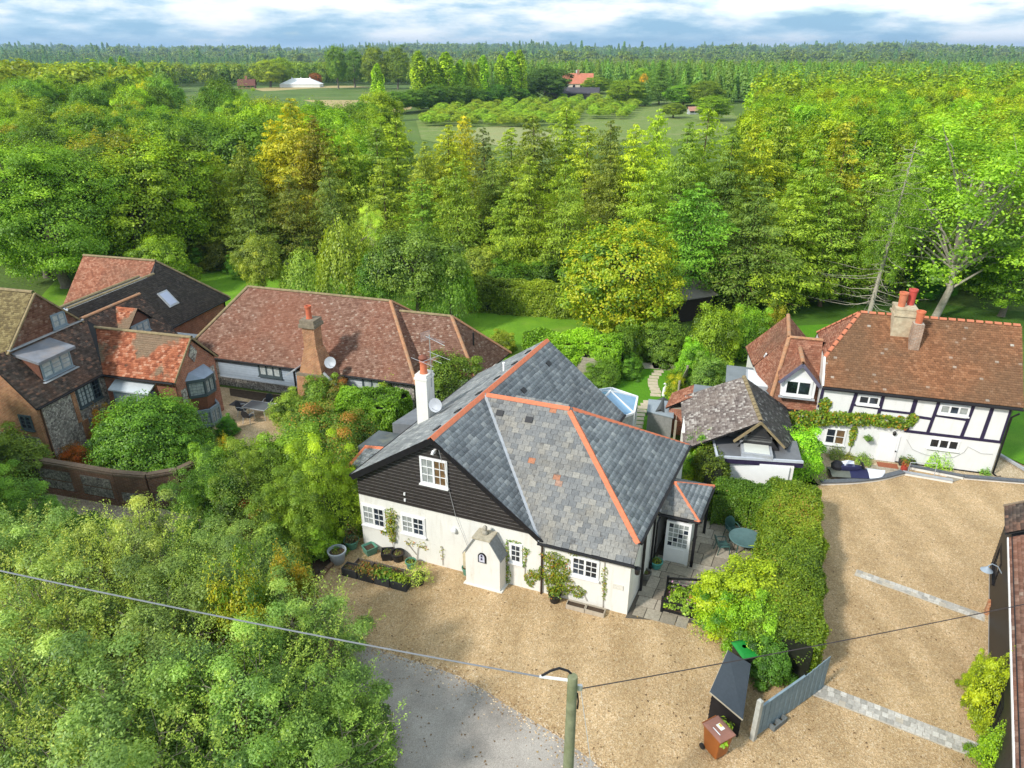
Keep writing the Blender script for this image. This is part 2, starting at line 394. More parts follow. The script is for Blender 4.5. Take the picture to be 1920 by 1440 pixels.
sheet('lawn', P2((40, 1010), (70, 950), (240, 975), (420, 1010), (420, 1120), (60, 1090)), M_lawn3, 0.004)
sheet('gravel_path', P2((30, 948), (70, 915), (250, 940), (420, 985), (420, 1020), (240, 978)), M_gravel_grey, 0.008)
sheet('gravel_court', P2((395, 800), (412, 725), (560, 745), (640, 765), (600, 830), (470, 850)), M_gravel_pale, 0.004)
# bare soil of the planting beds
M_soil = m_plain('garden soil', (0.075, 0.05, 0.032), 0.95, 0.4, 5, 0.6)
sheet('planting_bed', P2((540, 1100), (590, 1030), (660, 985), (665, 1012), (645, 1045), (610, 1070), (580, 1100)), M_soil, 0.012)
sheet('planting_bed', P2((1090, 690), (1225, 680), (1215, 690), (1170, 702), (1125, 735), (1090, 740)), M_soil, 0.012)
sheet('planting_bed', P2((430, 728), (560, 746), (552, 764), (432, 742)), M_soil, 0.012)
# the sunk terrace in front of the timbered cottage
TZ = -0.12
m = new_mat('terrace gravel'); b = NB(m); p = b.pos()
c = b.ramp(b.voro(p, 26.0, 'Color'), [(0.1, (0.30, 0.22, 0.13)), (0.5, (0.47, 0.36, 0.22)), (0.9, (0.66, 0.55, 0.40))])
b.out(c, 0.9, b.bump(b.voro(p, 26), 0.5, 0.02)); M_terr = m
sheet('terrace', TERRACE, M_terr, TZ)

# far fields beyond the trees
M_stub = m_grass('stubble field', (0.36, 0.28, 0.12), (0.46, 0.36, 0.16), dry=(0.30, 0.24, 0.10))
M_orch = m_grass('orchard grass', (0.12, 0.19, 0.03), (0.20, 0.26, 0.06), dry=(0.30, 0.28, 0.13), dry_amt=0.6)
sheet('stubble_field', P2((470, 166), (560, 161), (660, 161), (730, 166), (790, 176), (770, 205), (700, 220), (640, 205), (560, 186)), M_stub, 0.06)
sheet('orchard_field', P2((780, 226), (860, 205), (1010, 186), (1180, 172), (1360, 196), (1400, 240), (1330, 262), (1100, 275), (900, 285), (790, 262)), M_orch, 0.05)
sheet('pale_field', P2((880, 262), (895, 240), (950, 236), (1010, 246), (1080, 258), (1040, 272), (940, 276)), m_grass('pale grass', (0.24, 0.28, 0.10), (0.32, 0.33, 0.14)), 0.12)
# ================================================================== FOLIAGE
RN = np.random.default_rng(11)
def unit(a): return a / np.maximum(np.linalg.norm(a, axis=1, keepdims=True), 1e-9)
def rand_dir(n, rng): return unit(rng.normal(size=(n, 3)))
def leaves(C, N, S, rng, aspect=0.62, fold=0.12, T=None):
    """one rhombic leaf (or leaf spray) per centre: (4n,3) vertices and (n,4) faces"""
    n = len(C); N = unit(N)
    t = rng.normal(size=(n, 3)) if T is None else T
    t = unit(t - N * (t * N).sum(1, keepdims=True)); bb = np.cross(N, t); S = np.broadcast_to(S, n)[:, None]
    V = np.stack([C - t * S * .5, C + bb * S * .5 * aspect + N * S * fold, C + t * S * .5, C - bb * S * .5 * aspect + N * S * fold], 1).reshape(-1, 3)
    return V, np.arange(4 * n).reshape(n, 4)
def leaf_mesh(name, C, N, S, mat, rng, rnd=None, aspect=0.62, T=None):
    V, F = leaves(C, N, S, rng, aspect, T=T)
    return np_mesh(name, V, F, mat, rng.random(len(C)) if rnd is None else rnd)
LEAF = [(0.0, (0.074, 0.126, 0.019)), (0.35, (0.171, 0.266, 0.032)), (0.7, (0.289, 0.409, 0.049)), (1.0, (0.448, 0.551, 0.072))]
M_leaf = m_leaf('broad leaves', LEAF)
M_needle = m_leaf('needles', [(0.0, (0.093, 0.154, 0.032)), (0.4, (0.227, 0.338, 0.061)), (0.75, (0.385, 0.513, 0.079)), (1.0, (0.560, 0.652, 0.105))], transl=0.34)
M_autumn = m_leaf('autumn leaves', [(0.0, (0.09, 0.15, 0.012)), (0.32, (0.20, 0.28, 0.018)), (0.52, (0.40, 0.40, 0.022)), (0.76, (0.54, 0.46, 0.025)), (1.0, (0.60, 0.43, 0.03))])
M_rust = m_leaf('rust leaves', [(0.0, (0.078, 0.117, 0.018)), (0.45, (0.182, 0.260, 0.033)), (0.75, (0.325, 0.286, 0.052)), (1.0, (0.624, 0.195, 0.052))])
M_vine = m_leaf('vine leaves', [(0.0, (0.075, 0.125, 0.015)), (0.5, (0.200, 0.275, 0.022)), (0.8, (0.350, 0.362, 0.031)), (0.94, (0.525, 0.288, 0.044)), (1.0, (0.600, 0.150, 0.037))])
M_hedge = m_leaf('hedge leaves', [(0.0, (0.058, 0.105, 0.011)), (0.3, (0.144, 0.217, 0.019)), (0.65, (0.260, 0.343, 0.025)), (0.9, (0.404, 0.434, 0.043)), (1.0, (0.461, 0.237, 0.070))])
M_bark = m_plain('grey bark', (0.17, 0.145, 0.115), 0.95, 0.4, 6, 0.8)
M_bark_pale = m_plain('pale bark', (0.38, 0.34, 0.28), 0.95, 0.3, 6, 0.7)
M_bark_brown = m_plain('brown bark', (0.15, 0.10, 0.065), 0.95, 0.4, 6, 0.8)
M_twig = m_plain('dry twigs', (0.30, 0.25, 0.20), 0.95, 0.3, 6, 0)

def crown_points(rng, n_cl, leaves_n, rx, ry, rz, cz, cl=(0.20, 0.32), shell=(0.55, 0.98), lump=0.18, squash=0.8, bottom=-0.75, lo=.30):
    """leaf clumps through an uneven ellipsoid crown; leaves sit on the outside of each clump"""
    d = rand_dir(n_cl * 3, rng); d = d[d[:, 2] > bottom][:n_cl]; n_cl = len(d)
    ph = rng.uniform(0, 6.28, 3)
    lum = 1 + lump * (np.sin(3 * np.arctan2(d[:, 1], d[:, 0]) + ph[0]) * np.cos(4 * d[:, 2] + ph[1])) + rng.normal(0, lump * .35, n_cl)
    rad = rng.uniform(shell[0], shell[1], n_cl) ** 0.6 * lum
    cc = d * rad[:, None] * np.array([rx, ry, rz]) * (1 - np.mean(cl) * .7)
    cr = rng.uniform(cl[0], cl[1], n_cl) * (rx + ry + rz) / 3
    k = rng.choice(n_cl, leaves_n, p=cr ** 2 / (cr ** 2).sum())
    ld = rand_dir(leaves_n, rng); ld[:, 2] = np.where(ld[:, 2] < -0.3, -ld[:, 2] * .6, ld[:, 2])
    ld = unit(ld + unit(cc)[k] * 0.45)
    rr = cr[k] * rng.uniform(0.45, 1.12, leaves_n) ** .8 * (1 + .15 * np.sin(9 * ld[:, 0] + k) * np.sin(7 * ld[:, 1] + 2 * k))
    C = cc[k] + ld * rr[:, None] * np.array([1, 1, squash]); C[:, 2] += cz
    N = unit(ld * 1.0 + rng.normal(0, .38, (leaves_n, 3)) + np.array([0, 0, .5]))
    loose = rng.random(leaves_n) < lo; ml = int(loose.sum()); dd = rand_dir(ml, rng); dd[:, 2] = np.where(dd[:, 2] < bottom, -dd[:, 2], dd[:, 2])
    lr = (1 + lump * np.sin(3 * np.arctan2(dd[:, 1], dd[:, 0]) + ph[0]) * np.cos(4 * dd[:, 2] + ph[1])) * rng.uniform(.72, 1.0, ml) * (1 + .10 * np.sin(11 * dd[:, 0] + 5) * np.sin(9 * dd[:, 1] + 13 * dd[:, 2]))
    C[loose] = dd * lr[:, None] * np.array([rx, ry, rz]) * .97 + np.array([0, 0, cz]); N[loose] = unit(dd + rng.normal(0, .45, (ml, 3)) + np.array([0, 0, .4]))
    tint = np.clip(0.5 + 0.26 * rng.normal(size=n_cl)[k] + 0.09 * rng.normal(size=leaves_n), 0, 1)
    return C, N, tint, cc + np.array([0, 0, cz])
def limb_mesh(name, rng, h, r0, cc, mat, nl=9, fork=0.3, lean=0.0):
    """tapered trunk with limbs reaching to some of the clump centres"""
    mb = MB(); top = Vector((lean * h, 0, h * 0.72))
    tr = [Vector((0, 0, -0.1)), Vector((.02 * h, .01 * h, h * .16)), Vector((.01 * h + lean * h * .4, -.015 * h, h * .4)), top]
    mb.tube([tr[0], tr[0] + Vector((0, 0, .35)), tr[1], tr[2], tr[3]], [r0 * 1.5, r0 * 1.05, r0 * .9, r0 * .6, r0 * .15], 9)
    idx = rng.choice(len(cc), min(nl, len(cc)), replace=False)
    for i in idx:
        e = Vector(cc[i]); t = rng.uniform(fork, .8); a = tr[1].lerp(tr[2], t) if t < .7 else tr[2].lerp(tr[3], .4)
        if a.z > e.z: a = tr[1]
        mid = a.lerp(e, .5) + Vector((rng.normal(0, .03 * h), rng.normal(0, .03 * h), .04 * h))
        mb.tube([a, mid, e], [r0 * .42, r0 * .26, r0 * .06], 6)
        for _ in range(2):
            q = mid.lerp(e, rng.uniform(.2, .8)); mb.tube([q, q + Vector(rng.normal(0, .08 * h, 3)) + Vector((0, 0, .05 * h))], [r0 * .13, r0 * .03], 5)
    return mb.mesh(name, mat, True)
PROTO = {}
def proto(name, crown, trunk, h, w): PROTO[name] = (crown, trunk, h, w)
def broad(name, seed, n_cl, n_lf, h, w, leaf, mat=None, bark=None, cl=(0.20, 0.32), squash=0.8, cbase=0.22, lump=0.18, aspect=.62, bottom=-.75, r0=None, half=False, lo=.30, nl=9):
    rng = np.random.default_rng(seed); rz = h * (1 - cbase) / 2; cz = h * cbase + rz
    if half: rz = h * .88; cz = h * .12; bottom = -.1
    C, N, t, cc = crown_points(rng, n_cl, n_lf, w / 2, w / 2, rz, cz, cl, lump=lump, squash=squash, bottom=bottom, lo=lo)
    S = leaf * rng.uniform(.65, 1.25, n_lf)
    proto(name, leaf_mesh('crown_' + name, C, N, S, mat or M_leaf, rng, t, aspect), limb_mesh('trunk_' + name, rng, h, r0 or w * .035, cc, bark or M_bark, nl), h, w)
def conifer(name, seed, h, w, tiers, per, leaf, mat=None, droop=0.25, base=0.1, gap=0.0, dens=1.0, bark=None, dead=0.25, blunt=1.25):
    rng = np.random.default_rng(seed); lob = rng.uniform(0, 6.28, 4); C, N, T, S, tin = [], [], [], [], []; mb = MB()
    mb.tube([(0, 0, -.1), (0, 0, .4), (.03 * h * .2, 0, h * .45), (0, 0, h * .98)], [h * .018, h * .012, h * .007, h * .001], 8)
    for k in range(tiers):
        f = k / (tiers - 1); z = h * (base + (0.985 - base) * f ** 0.92)
        L0 = w / 2 * (1 - f ** blunt) ** 0.75 * (0.62 + 0.38 * min(1, f / .18)) * rng.uniform(.78, 1.12)
        n = max(4, int(per * (1 - .45 * f)))
        for i in range(n):
            az = 6.283 * (i + rng.random() * .8) / n + k * 1.3; L = L0 * rng.uniform(.5, 1.2) * (1 + .22 * math.sin(2 * az + lob[0] + f * 3) + .16 * math.sin(3 * az + lob[1] - f * 5)) + .38
            if rng.random() < gap: continue
            d = np.array([math.cos(az), math.sin(az), 0]); dr = droop * rng.uniform(.5, 1.5)
            tt = rng.uniform(-.12, .12)
            def at(s): return np.array([0, 0, z + tt]) + d * L * s + np.array([0, 0, L * (.16 * s - dr * s * s + .12 * s ** 3)])
            m = max(9, int(38 * L / 3 * dens)); s = rng.uniform(.03, 1, m) ** .85; side = np.array([-d[1], d[0], 0])
            B = np.array([at(x) for x in s]); wd = (0.34 * L * np.sin(np.pi * np.clip(s, .18, .93)) + .1)
            off = rng.uniform(-1, 1, m) * wd
            pz = -np.abs(rng.normal(0, .14, m)) * (L * .5 + .35) - .08 * np.abs(off)
            P = B + side * off[:, None]; P[:, 2] += pz + .04
            C.append(P); N.append(np.array([0, 0, .7]) + d * .65 + rng.normal(0, .5, (m, 3)))
            T.append(d * .8 + side * np.sign(off)[:, None] * .6 + np.array([0, 0, -.3]) + rng.normal(0, .2, (m, 3)))
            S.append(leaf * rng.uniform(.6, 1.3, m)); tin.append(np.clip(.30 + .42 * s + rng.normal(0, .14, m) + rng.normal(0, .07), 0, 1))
            if f < dead and rng.random() < .6:
                mb.tube([at(0), at(.5), at(1.05)], [.04, .025, .008], 4)
    C, N, T, S, tin = map(np.concatenate, (C, N, T, S, tin))
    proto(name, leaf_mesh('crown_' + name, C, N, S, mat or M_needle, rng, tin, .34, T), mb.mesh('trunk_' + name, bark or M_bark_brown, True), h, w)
def columnar(name, seed, h, w, n_lf, leaf):
    rng = np.random.default_rng(seed); n_cl = 90
    z = rng.uniform(.05, .97, n_cl); prof = np.sin(np.pi * np.clip(z, 0, 1) ** .8) ** .6; a = rng.uniform(0, 6.28, n_cl)
    r = w / 2 * prof * rng.uniform(.25, .75, n_cl); cc = np.stack([r * np.cos(a), r * np.sin(a), z * h], 1); cr = w * .24 * (prof + .25)
    k = rng.integers(0, n_cl, n_lf); ld = rand_dir(n_lf, rng); C = cc[k] + ld * cr[k][:, None] * np.array([.75, .75, 2.0])
    tin = np.clip(.5 + .2 * rng.normal(size=n_cl)[k] + .15 * rng.normal(size=n_lf), 0, 1)
    proto(name, leaf_mesh('crown_' + name, C, ld + np.array([0, 0, .5]) + rng.normal(0, .5, (n_lf, 3)), leaf * rng.uniform(.6, 1.2, n_lf), M_leaf, rng, tin), limb_mesh('trunk_' + name, rng, h, w * .06, cc, M_bark, 4), h, w)
def weeping(name, seed, h, w, n_str, leaf, mat=None):
    rng = np.random.default_rng(seed); C, N, T, tin = [], [], [], []
    for _ in range(n_str):
        a = rng.uniform(0, 6.28); r = w / 2 * math.sqrt(rng.random()) * 1.0; zt = h * (.98 - .42 * (r / (w / 2)) ** 2) * rng.uniform(.75, 1.02); L = rng.uniform(.15, .42) * h
        m = int(14 * L / 1.2); s = rng.random(m); P = np.stack([r * np.cos(a) + .1 * w * s * np.cos(a) + rng.normal(0, .1, m), r * np.sin(a) + .1 * w * s * np.sin(a) + rng.normal(0, .1, m), zt - s * L], 1)
        P[:, 2] = np.maximum(P[:, 2], .35); C.append(P); N.append(np.array([math.cos(a), math.sin(a), .6]) + rng.normal(0, .5, (m, 3))); T.append(np.array([0, 0, -1.0]) + rng.normal(0, .4, (m, 3)))
        tin.append(np.clip(.75 - .45 * s + rng.normal(0, .16, m) + rng.normal(0, .08), 0, 1))
    C, N, T, tin = map(np.concatenate, (C, N, T, tin)); n = len(C)
    cc = np.stack([RN.normal(0, w * .2, 12), RN.normal(0, w * .2, 12), RN.uniform(.5, .85, 12) * h], 1)
    proto(name, leaf_mesh('crown_' + name, C, N, leaf * rng.uniform(.6, 1.3, n), mat or M_leaf, rng, tin, .5, T), limb_mesh('trunk_' + name, rng, h, w * .03, cc, M_bark), h, w)

broad('oak', 21, 110, 34000, 14, 12, .31, cl=(.14, .23), cbase=.12, bottom=-.85)
broad('ash', 22, 130, 34000, 15, 10.5, .28, cl=(.11, .2), lump=.25, cbase=.1, bottom=-.85)
broad('birch', 23, 90, 24000, 13, 6.5, .25, cl=(.13, .22), squash=1.1, cbase=.2, bark=M_bark_pale)
broad('bigtree', 24, 190, 105000, 15, 13, .20, cl=(.12, .20), lump=.22, cbase=.06, bottom=-.9)
broad('maple', 25, 210, 56000, 8, 7.6, .18, M_autumn, cl=(.11, .18), cbase=.04, bottom=-.95, lump=.14)
broad('apple', 26, 80, 24000, 6, 6, .155, cl=(.15, .25), cbase=.20, bottom=-.7, lump=.25)

broad('sparse', 29, 90, 26000, 14, 9, .18, cl=(.11, .2), cbase=.12, bark=M_bark_pale, lump=.4, r0=.19, nl=34)
conifer('larch', 31, 15, 7.5, 38, 8, .31, blunt=1.8, dens=2.3)
conifer('larch_b', 35, 14, 8.2, 34, 8, .31, blunt=2.4, dens=2.3, droop=.3, gap=.10)
conifer('larch_c', 36, 15, 6.6, 38, 7, .30, blunt=1.6, dens=2.4, gap=.16)
conifer('spruce_b', 37, 15, 9.4, 30, 8, .29, droop=.22, dens=3.4, blunt=1.6, gap=.14, dead=.6)
conifer('spruce', 32, 16, 8.5, 34, 8, .31, droop=.34, dens=2.8)
conifer('larch_thin', 33, 15, 5.6, 38, 6, .31, gap=.18, droop=.2, dens=2.3)
conifer('spruce_near', 34, 14, 9.0, 28, 8, .27, droop=.28, dens=4.0, base=.12, dead=.6, gap=.08)
columnar('poplar', 41, 22, 5.2, 9000, .62)
weeping('willow', 42, 7, 5.4, 420, .22)

def dead_conifer(seed, hgt):
    rg = random.Random(seed); m = MB(); m.tube([(0, 0, -.1), (0, 0, .5), (.15, .05, hgt * .5), (.25, 0, hgt)], [.24, .19, .12, .015], 9)
    for k in range(84):
        f = .14 + .84 * (k / 84) ** 1.3; z = hgt * f; a = k * 2.4 + rg.uniform(-.4, .4); L = (1 - f) ** .6 * rg.choice((.6, 1.2, 2.0, 3.2, 4.6)) * rg.uniform(.7, 1.2) + .3; d = Vector((math.cos(a), math.sin(a), 0)); p = Vector((.15 * f, 0, z)); pts = [p]
        for s_ in (.35, .7, 1.0): pts.append(p + d * L * s_ + Vector((rg.gauss(0, .16) * s_ * L * .5, rg.gauss(0, .16) * s_ * L * .5, L * (-.30 * s_ + .26 * s_ * s_) + rg.gauss(0, .12) * s_)))
        m.tube(pts, [.028, .018, .010, .003], 5)
        for _ in range(4): q = pts[1].lerp(pts[3], rg.random()); m.tube([q, q + d * rg.uniform(.1, .5) + Vector((rg.gauss(0, .3), rg.gauss(0, .3), rg.uniform(-.2, .25)))], [.009, .003], 3)
    return m.mesh('bare_branches', M_bark_pale, True)
def plant(name, label, kind, loc, h, w, color=(1, 1, 1), group=None, cat='tree', rz=None, crown_name='crown', trunk=True, seed=None):
    cm, tm, ph, pw = PROTO[kind]
    o = thing(name, label, cat, loc, RN.uniform(0, 6.28) if rz is None else rz, group); o.scale = (w / pw, w / pw, h / ph)
    c = mobj(crown_name, cm, o); c.color = tuple(color) + (1,)
    if trunk: mobj('trunk', tm, o)
    return o
def tree_px(name, label, kind, x, top, Y, wpx, color=(1, 1, 1), group=None, cat='tree', hmul=1.0):
    """top pixel + the distance of its foot -> height and width in metres"""
    t = pxY(x, top, Y); depth = Y * cP - (t.z / 2 - CAM_H) * sP
    return plant(name, label, kind, (t.x, Y, terr(t.x, Y)), max(1.0, t.z * hmul), wpx / FPX * depth, color, group, cat)
# ================================================================== BUILDING KIT
def clip_range(poly2, v):
    us = []
    n = len(poly2)
    for i in range(n):
        (u0, v0), (u1, v1) = poly2[i], poly2[(i + 1) % n]
        if (v0 - v) * (v1 - v) <= 0 and abs(v1 - v0) > 1e-9: us.append(u0 + (u1 - u0) * (v - v0) / (v1 - v0))
    return (min(us), max(us)) if us else None
def plane_frame(poly):
    poly = [Vector(p) for p in poly]
    n = (poly[1] - poly[0]).cross(poly[2] - poly[0]).normalized()
    if n.z < 0: n = -n
    v = (Vector((0, 0, 1)) - n * n.z).normalized(); u = v.cross(n).normalized(); o = min(poly, key=lambda p: p.dot(v))
    return poly, n, u, v, o
def tile_plane(poly, w, g, t, rng, lap=1.16, gap=0.006, jit=0.5, lift=0.012, holes=()):
    """rows of real overlapping tiles on a convex sloping polygon -> (V, F, rnd, full tiles)"""
    poly, n, u, v, o = plane_frame(poly)
    p2 = [((p - o).dot(u), (p - o).dot(v)) for p in poly]; vmax = max(q[1] for q in p2)
    U, Vv, N, O = map(np.array, (u, v, n, o)); VV, FF, RR, full = [], [], [], []; k0 = 0
    for k in range(int(vmax / g) + 1):
        v0 = k * g; v1 = min(v0 + g * lap, vmax - 1e-4)
        if v1 - v0 < g * .25: continue
        r0 = clip_range(p2, max(v0, 1e-4)); r1 = clip_range(p2, v1)
        if r0 is None or r1 is None: continue
        lo = min(r0[0], r1[0]); hi = max(r0[1], r1[1])
        ul = np.arange(math.floor(lo / w) * w - (w * .5 if k % 2 else 0), hi, w) + rng.normal(0, w * .012 * jit); ur = ul + w
        a = ul + gap / 2; c = ur - gap / 2
        bl, br = np.clip(a, *r0), np.clip(c, *r0); tl, tr = np.clip(a, *r1), np.clip(c, *r1)
        ok = (br - bl > .02) | (tr - tl > .02)
        if holes:
            mid = (ul + ur) / 2
            for (hu0, hu1, hv0, hv1) in holes: ok &= ~((mid > hu0) & (mid < hu1) & (v0 + g / 2 > hv0) & (v0 + g / 2 < hv1))
        isfull = (bl <= a + 1e-6) & (br >= c - 1e-6) & (tl <= a + 1e-6) & (tr >= c - 1e-6) & ok
        m = len(ul); dv = rng.normal(0, g * .018 * jit, m); hb = lift + t * (1 + rng.uniform(0, .5 * jit, m)); ht = lift + t * .15
        def pt(uu, vv_, hh): return O + uu[:, None] * U + np.broadcast_to(vv_, m)[:, None] * Vv + np.broadcast_to(hh, m)[:, None] * N
        q = np.stack([pt(bl, v0 + dv, hb), pt(br, v0 + dv, hb + rng.normal(0, t * .12 * jit, m)), pt(tr, v1, ht), pt(tl, v1, ht), pt(bl, v0 + dv, hb - t - .002), pt(br, v0 + dv, hb - t - .002)], 1)
        rr = rng.random(m)
        for i in np.nonzero(isfull)[0]: full.append((k0 + len(RR) if False else None, ul[i], v0, hb[i], rr[i], k, i))
        idx = np.nonzero(ok)[0]
        VV.append(q[idx]); RR.append(np.stack([rr[idx], np.where(isfull[idx], 1.0, 0.0), np.full(len(idx), v0), ul[idx]], 1))
    Q = np.concatenate(VV); A = np.concatenate(RR)
    return Q, A, (U, Vv, N, O)
def tiles_to_mesh(name, Q, A, mat):
    m = len(Q); V = Q.reshape(-1, 3); b = np.arange(m)[:, None] * 6
    F = np.concatenate([b + np.array([0, 1, 2, 3]), b + np.array([4, 5, 1, 0])], 0)
    return np_mesh(name, V, F, mat, np.concatenate([A[:, 0], A[:, 0]]))
def tiled(parent, polys, mat, w=0.17, g=0.105, t=0.014, seed=1, name='roof_tiles', holes=None, **kw):
    rng = np.random.default_rng(seed); Qs, As = [], []
    for i, p in enumerate(polys):
        Q, A, _ = tile_plane(p, w, g, t, rng, holes=(holes or {}).get(i, ()), **kw); Qs.append(Q); As.append(A)
    o = mobj(name, tiles_to_mesh(name, np.concatenate(Qs), np.concatenate(As), mat), parent); o['kind'] = 'stuff'; return o
def ridge_mesh(name, L, w, ang, th, mat, round_=False):
    mb = MB(); n = 7 if round_ else 3; prof = []
    if round_:
        for i in range(n): a = math.pi * i / (n - 1); prof.append((math.cos(a) * w, math.sin(a) * w * .85))
    else: prof = [(-w * math.cos(ang), -w * math.sin(ang)), (0, 0.0), (w * math.cos(ang), -w * math.sin(ang))]
    vs = []
    for x, s in ((0, 1.0), (L, .965)):
        for k in (0, 1):
            for y, z in prof: vs.append((x, y * s * (1 if k == 0 else .9), z * s + (th if k == 0 else 0)))
    n = len(prof); f = []
    for i in range(n - 1):
        f += [(i, i + 1, 2 * n + i + 1, 2 * n + i), (n + i, 3 * n + i, 3 * n + i + 1, n + i + 1), (i, n + i, n + i + 1, i + 1), (2 * n + i, 2 * n + i + 1, 3 * n + i + 1, 3 * n + i)]
    f += [(0, 2 * n, 3 * n, n), (n - 1, 2 * n - 1, 4 * n - 1, 3 * n - 1)]
    mb.add(vs, f); return mb.mesh(name, mat)
def basis(o, x, up=(0, 0, 1)):
    x = Vector(x).normalized(); y = Vector(up).cross(x).normalized(); z = x.cross(y)
    return Matrix(((x.x, y.x, z.x, o[0]), (x.y, y.y, z.y, o[1]), (x.z, y.z, z.z, o[2]), (0, 0, 0, 1)))
def ridge_run(parent, a, b, me, L, name='ridge_tile', lift=0.03, single=True, mat=None):
    a, b = Vector(a), Vector(b); d = (b - a); n = max(1, round(d.length / L)); s = d.length / n
    if not single:
        mb = MB()
        for i in range(n):
            M = basis(a + d * (i / n) + Vector((0, 0, lift)), d)
            mb.add([M @ Vector((v.co.x * s / L * 1.02, v.co.y, v.co.z)) for v in me.vertices], [tuple(p.vertices) for p in me.polygons])
        o = mb.build(name + 's', mat, parent); o['kind'] = 'stuff'; return o
    for i in range(n):
        o = mobj(name, me, parent); M = basis(a + d * (i / n) + Vector((0, 0, lift + random.uniform(-.006, .006))), d)
        o.matrix_local = M @ Matrix.Diagonal((s / L * 1.03, 1, 1, 1))
def boxA(mb, A, a0, a1, b0, b1, n0, n1):
    vs = [A(a, bq, n) for n in (n0, n1) for bq in (b0, b1) for a in (a0, a1)]
    mb.add(vs, [(0, 2, 3, 1), (4, 5, 7, 6), (0, 1, 5, 4), (2, 6, 7, 3), (0, 4, 6, 2), (1, 3, 7, 5)])
def window(parent, A, a0, a1, b0, b1, fm, gm, leaves=2, cols=2, rows=3, fw=0.055, sill=True, bar=0.022, name='window', curtain=None):
    f = MB()
    boxA(f, A, a0, a1, b0, b0 + fw, 0, .050); boxA(f, A, a0, a1, b1 - fw, b1, 0, .050)
    boxA(f, A, a0, a0 + fw, b0 + fw, b1 - fw, 0, .048); boxA(f, A, a1 - fw, a1, b0 + fw, b1 - fw, 0, .048)
    ia0, ia1, ib0, ib1 = a0 + fw, a1 - fw, b0 + fw, b1 - fw; lw = (ia1 - ia0) / leaves; panes = []
    for k in range(leaves):
        x0 = ia0 + k * lw; x1 = x0 + lw; s = .04
        boxA(f, A, x0, x0 + s, ib0, ib1, .012, .064); boxA(f, A, x1 - s, x1, ib0, ib1, .012, .063)
        boxA(f, A, x0 + s, x1 - s, ib0, ib0 + s, .012, .062); boxA(f, A, x0 + s, x1 - s, ib1 - s, ib1, .012, .062)
        for c in range(1, cols): xc = x0 + s + (lw - 2 * s) * c / cols; boxA(f, A, xc - bar / 2, xc + bar / 2, ib0 + s, ib1 - s, .02, .057)
        for r in range(1, rows): zc = ib0 + s + (ib1 - ib0 - 2 * s) * r / rows; boxA(f, A, x0 + s, x1 - s, zc - bar / 2, zc + bar / 2, .02, .055)
        panes.append((x0 + s, x1 - s))
    w = f.build(name, fm, parent)
    for k, (x0, x1) in enumerate(panes):
        q = MB(); boxA(q, A, x0, x1, ib0 + .03, ib1 - .03, .006, .026); q.build('pane', gm[k % len(gm)] if isinstance(gm, (list, tuple)) else gm, w)
    if sill:
        s = MB(); boxA(s, A, a0 - .04, a1 + .04, b0 - .06, b0 - .003, 0, .12); s.build('sill', fm, w)
    return w

def m_render(name, col, dirt, amt):
    m = new_mat(name); b = NB(m); o = b.coords('Object'); mp = b.n('ShaderNodeMapping'); mp.inputs['Scale'].default_value = (2.2, 2.2, .35); b.l(o, mp.inputs[0])
    c = b.ramp(b.noise(o, 1.6, 6, .6), [(.3, tone(col, .95)), (.7, tone(col, 1.03))])
    c = b.mix(b.ramp(b.noise(mp.outputs[0], 1.8, 7, .65), [(.52, 0.0), (.72, amt)]), c, dirt)
    c = b.mix(b.ramp(b.noise(o, 7, 6, .7), [(.6, 0.0), (.75, amt)]), c, tone(dirt, .8))
    b.out(c, .85, b.bump(b.noise(o, 14, 5), .25, .012)); return m
M_white = m_render('white render', (0.74, 0.725, 0.68), (0.50, 0.44, 0.34), .38)
M_wpaint = m_plain('white paint', (0.80, 0.80, 0.80), 0.45, 0.04, 3, 0)
M_black = m_plain('black paint', (0.014, 0.013, 0.015), 0.45, 0.3, 4, 0.1)
M_lead = m_plain('lead', (0.36, 0.38, 0.41), 0.5, 0.2, 4, 0.1, dirt=(0.5, 0.45, 0.38), dirt_amt=.5)
M_glass = m_glass('dark glass'); M_glass_c = m_plain('glass with curtain', (0.30, 0.32, 0.31), 0.15, 0.35, 5, 0, spec=.6); M_glass_b = m_plain('glass with brown blind', (0.16, 0.10, 0.05), .15, .4, 5, 0, spec=.6)
M_terra = m_plain('terracotta', (0.60, 0.175, 0.085), 0.8, 0.18, 4, 0.2, dirt=(0.42, 0.20, 0.13), dirt_amt=.5)
M_under = m_plain('roofing felt', (0.035, 0.034, 0.035), 0.9, 0.2, 3, 0)
SL = [(0.0, (0.212, 0.226, 0.237)), (0.3, (0.274, 0.290, 0.300)), (0.65, (0.328, 0.344, 0.353)), (0.9, (0.397, 0.410, 0.411)), (1.0, (0.479, 0.486, 0.471))]
M_slate = m_attr('slate', SL, 0.62, patch=(0.14, 0.145, 0.155), patch_amt=.45, patch_scale=.5, spec=.3)
SW = [(0.0, (0.139, 0.144, 0.149)), (0.25, (0.173, 0.178, 0.180)), (0.55, (0.206, 0.206, 0.202)), (0.8, (0.240, 0.233, 0.216)), (0.994, (0.288, 0.274, 0.245)), (0.996, (0.403, 0.163, 0.086)), (1.0, (0.403, 0.163, 0.086))]
M_slate_w = m_attr('weathered slate', SW, 0.7, patch=(0.225, 0.198, 0.155), patch_amt=.5, patch_scale=.55, spec=.25, lo=.5, hi=.66, patch2=(.09, .085, .08))
def obj_variant(name, stops, patch, amt, sc, rough): return m_attr(name, stops, rough, patch=patch, patch_amt=amt, patch_scale=sc, use_obj=True)
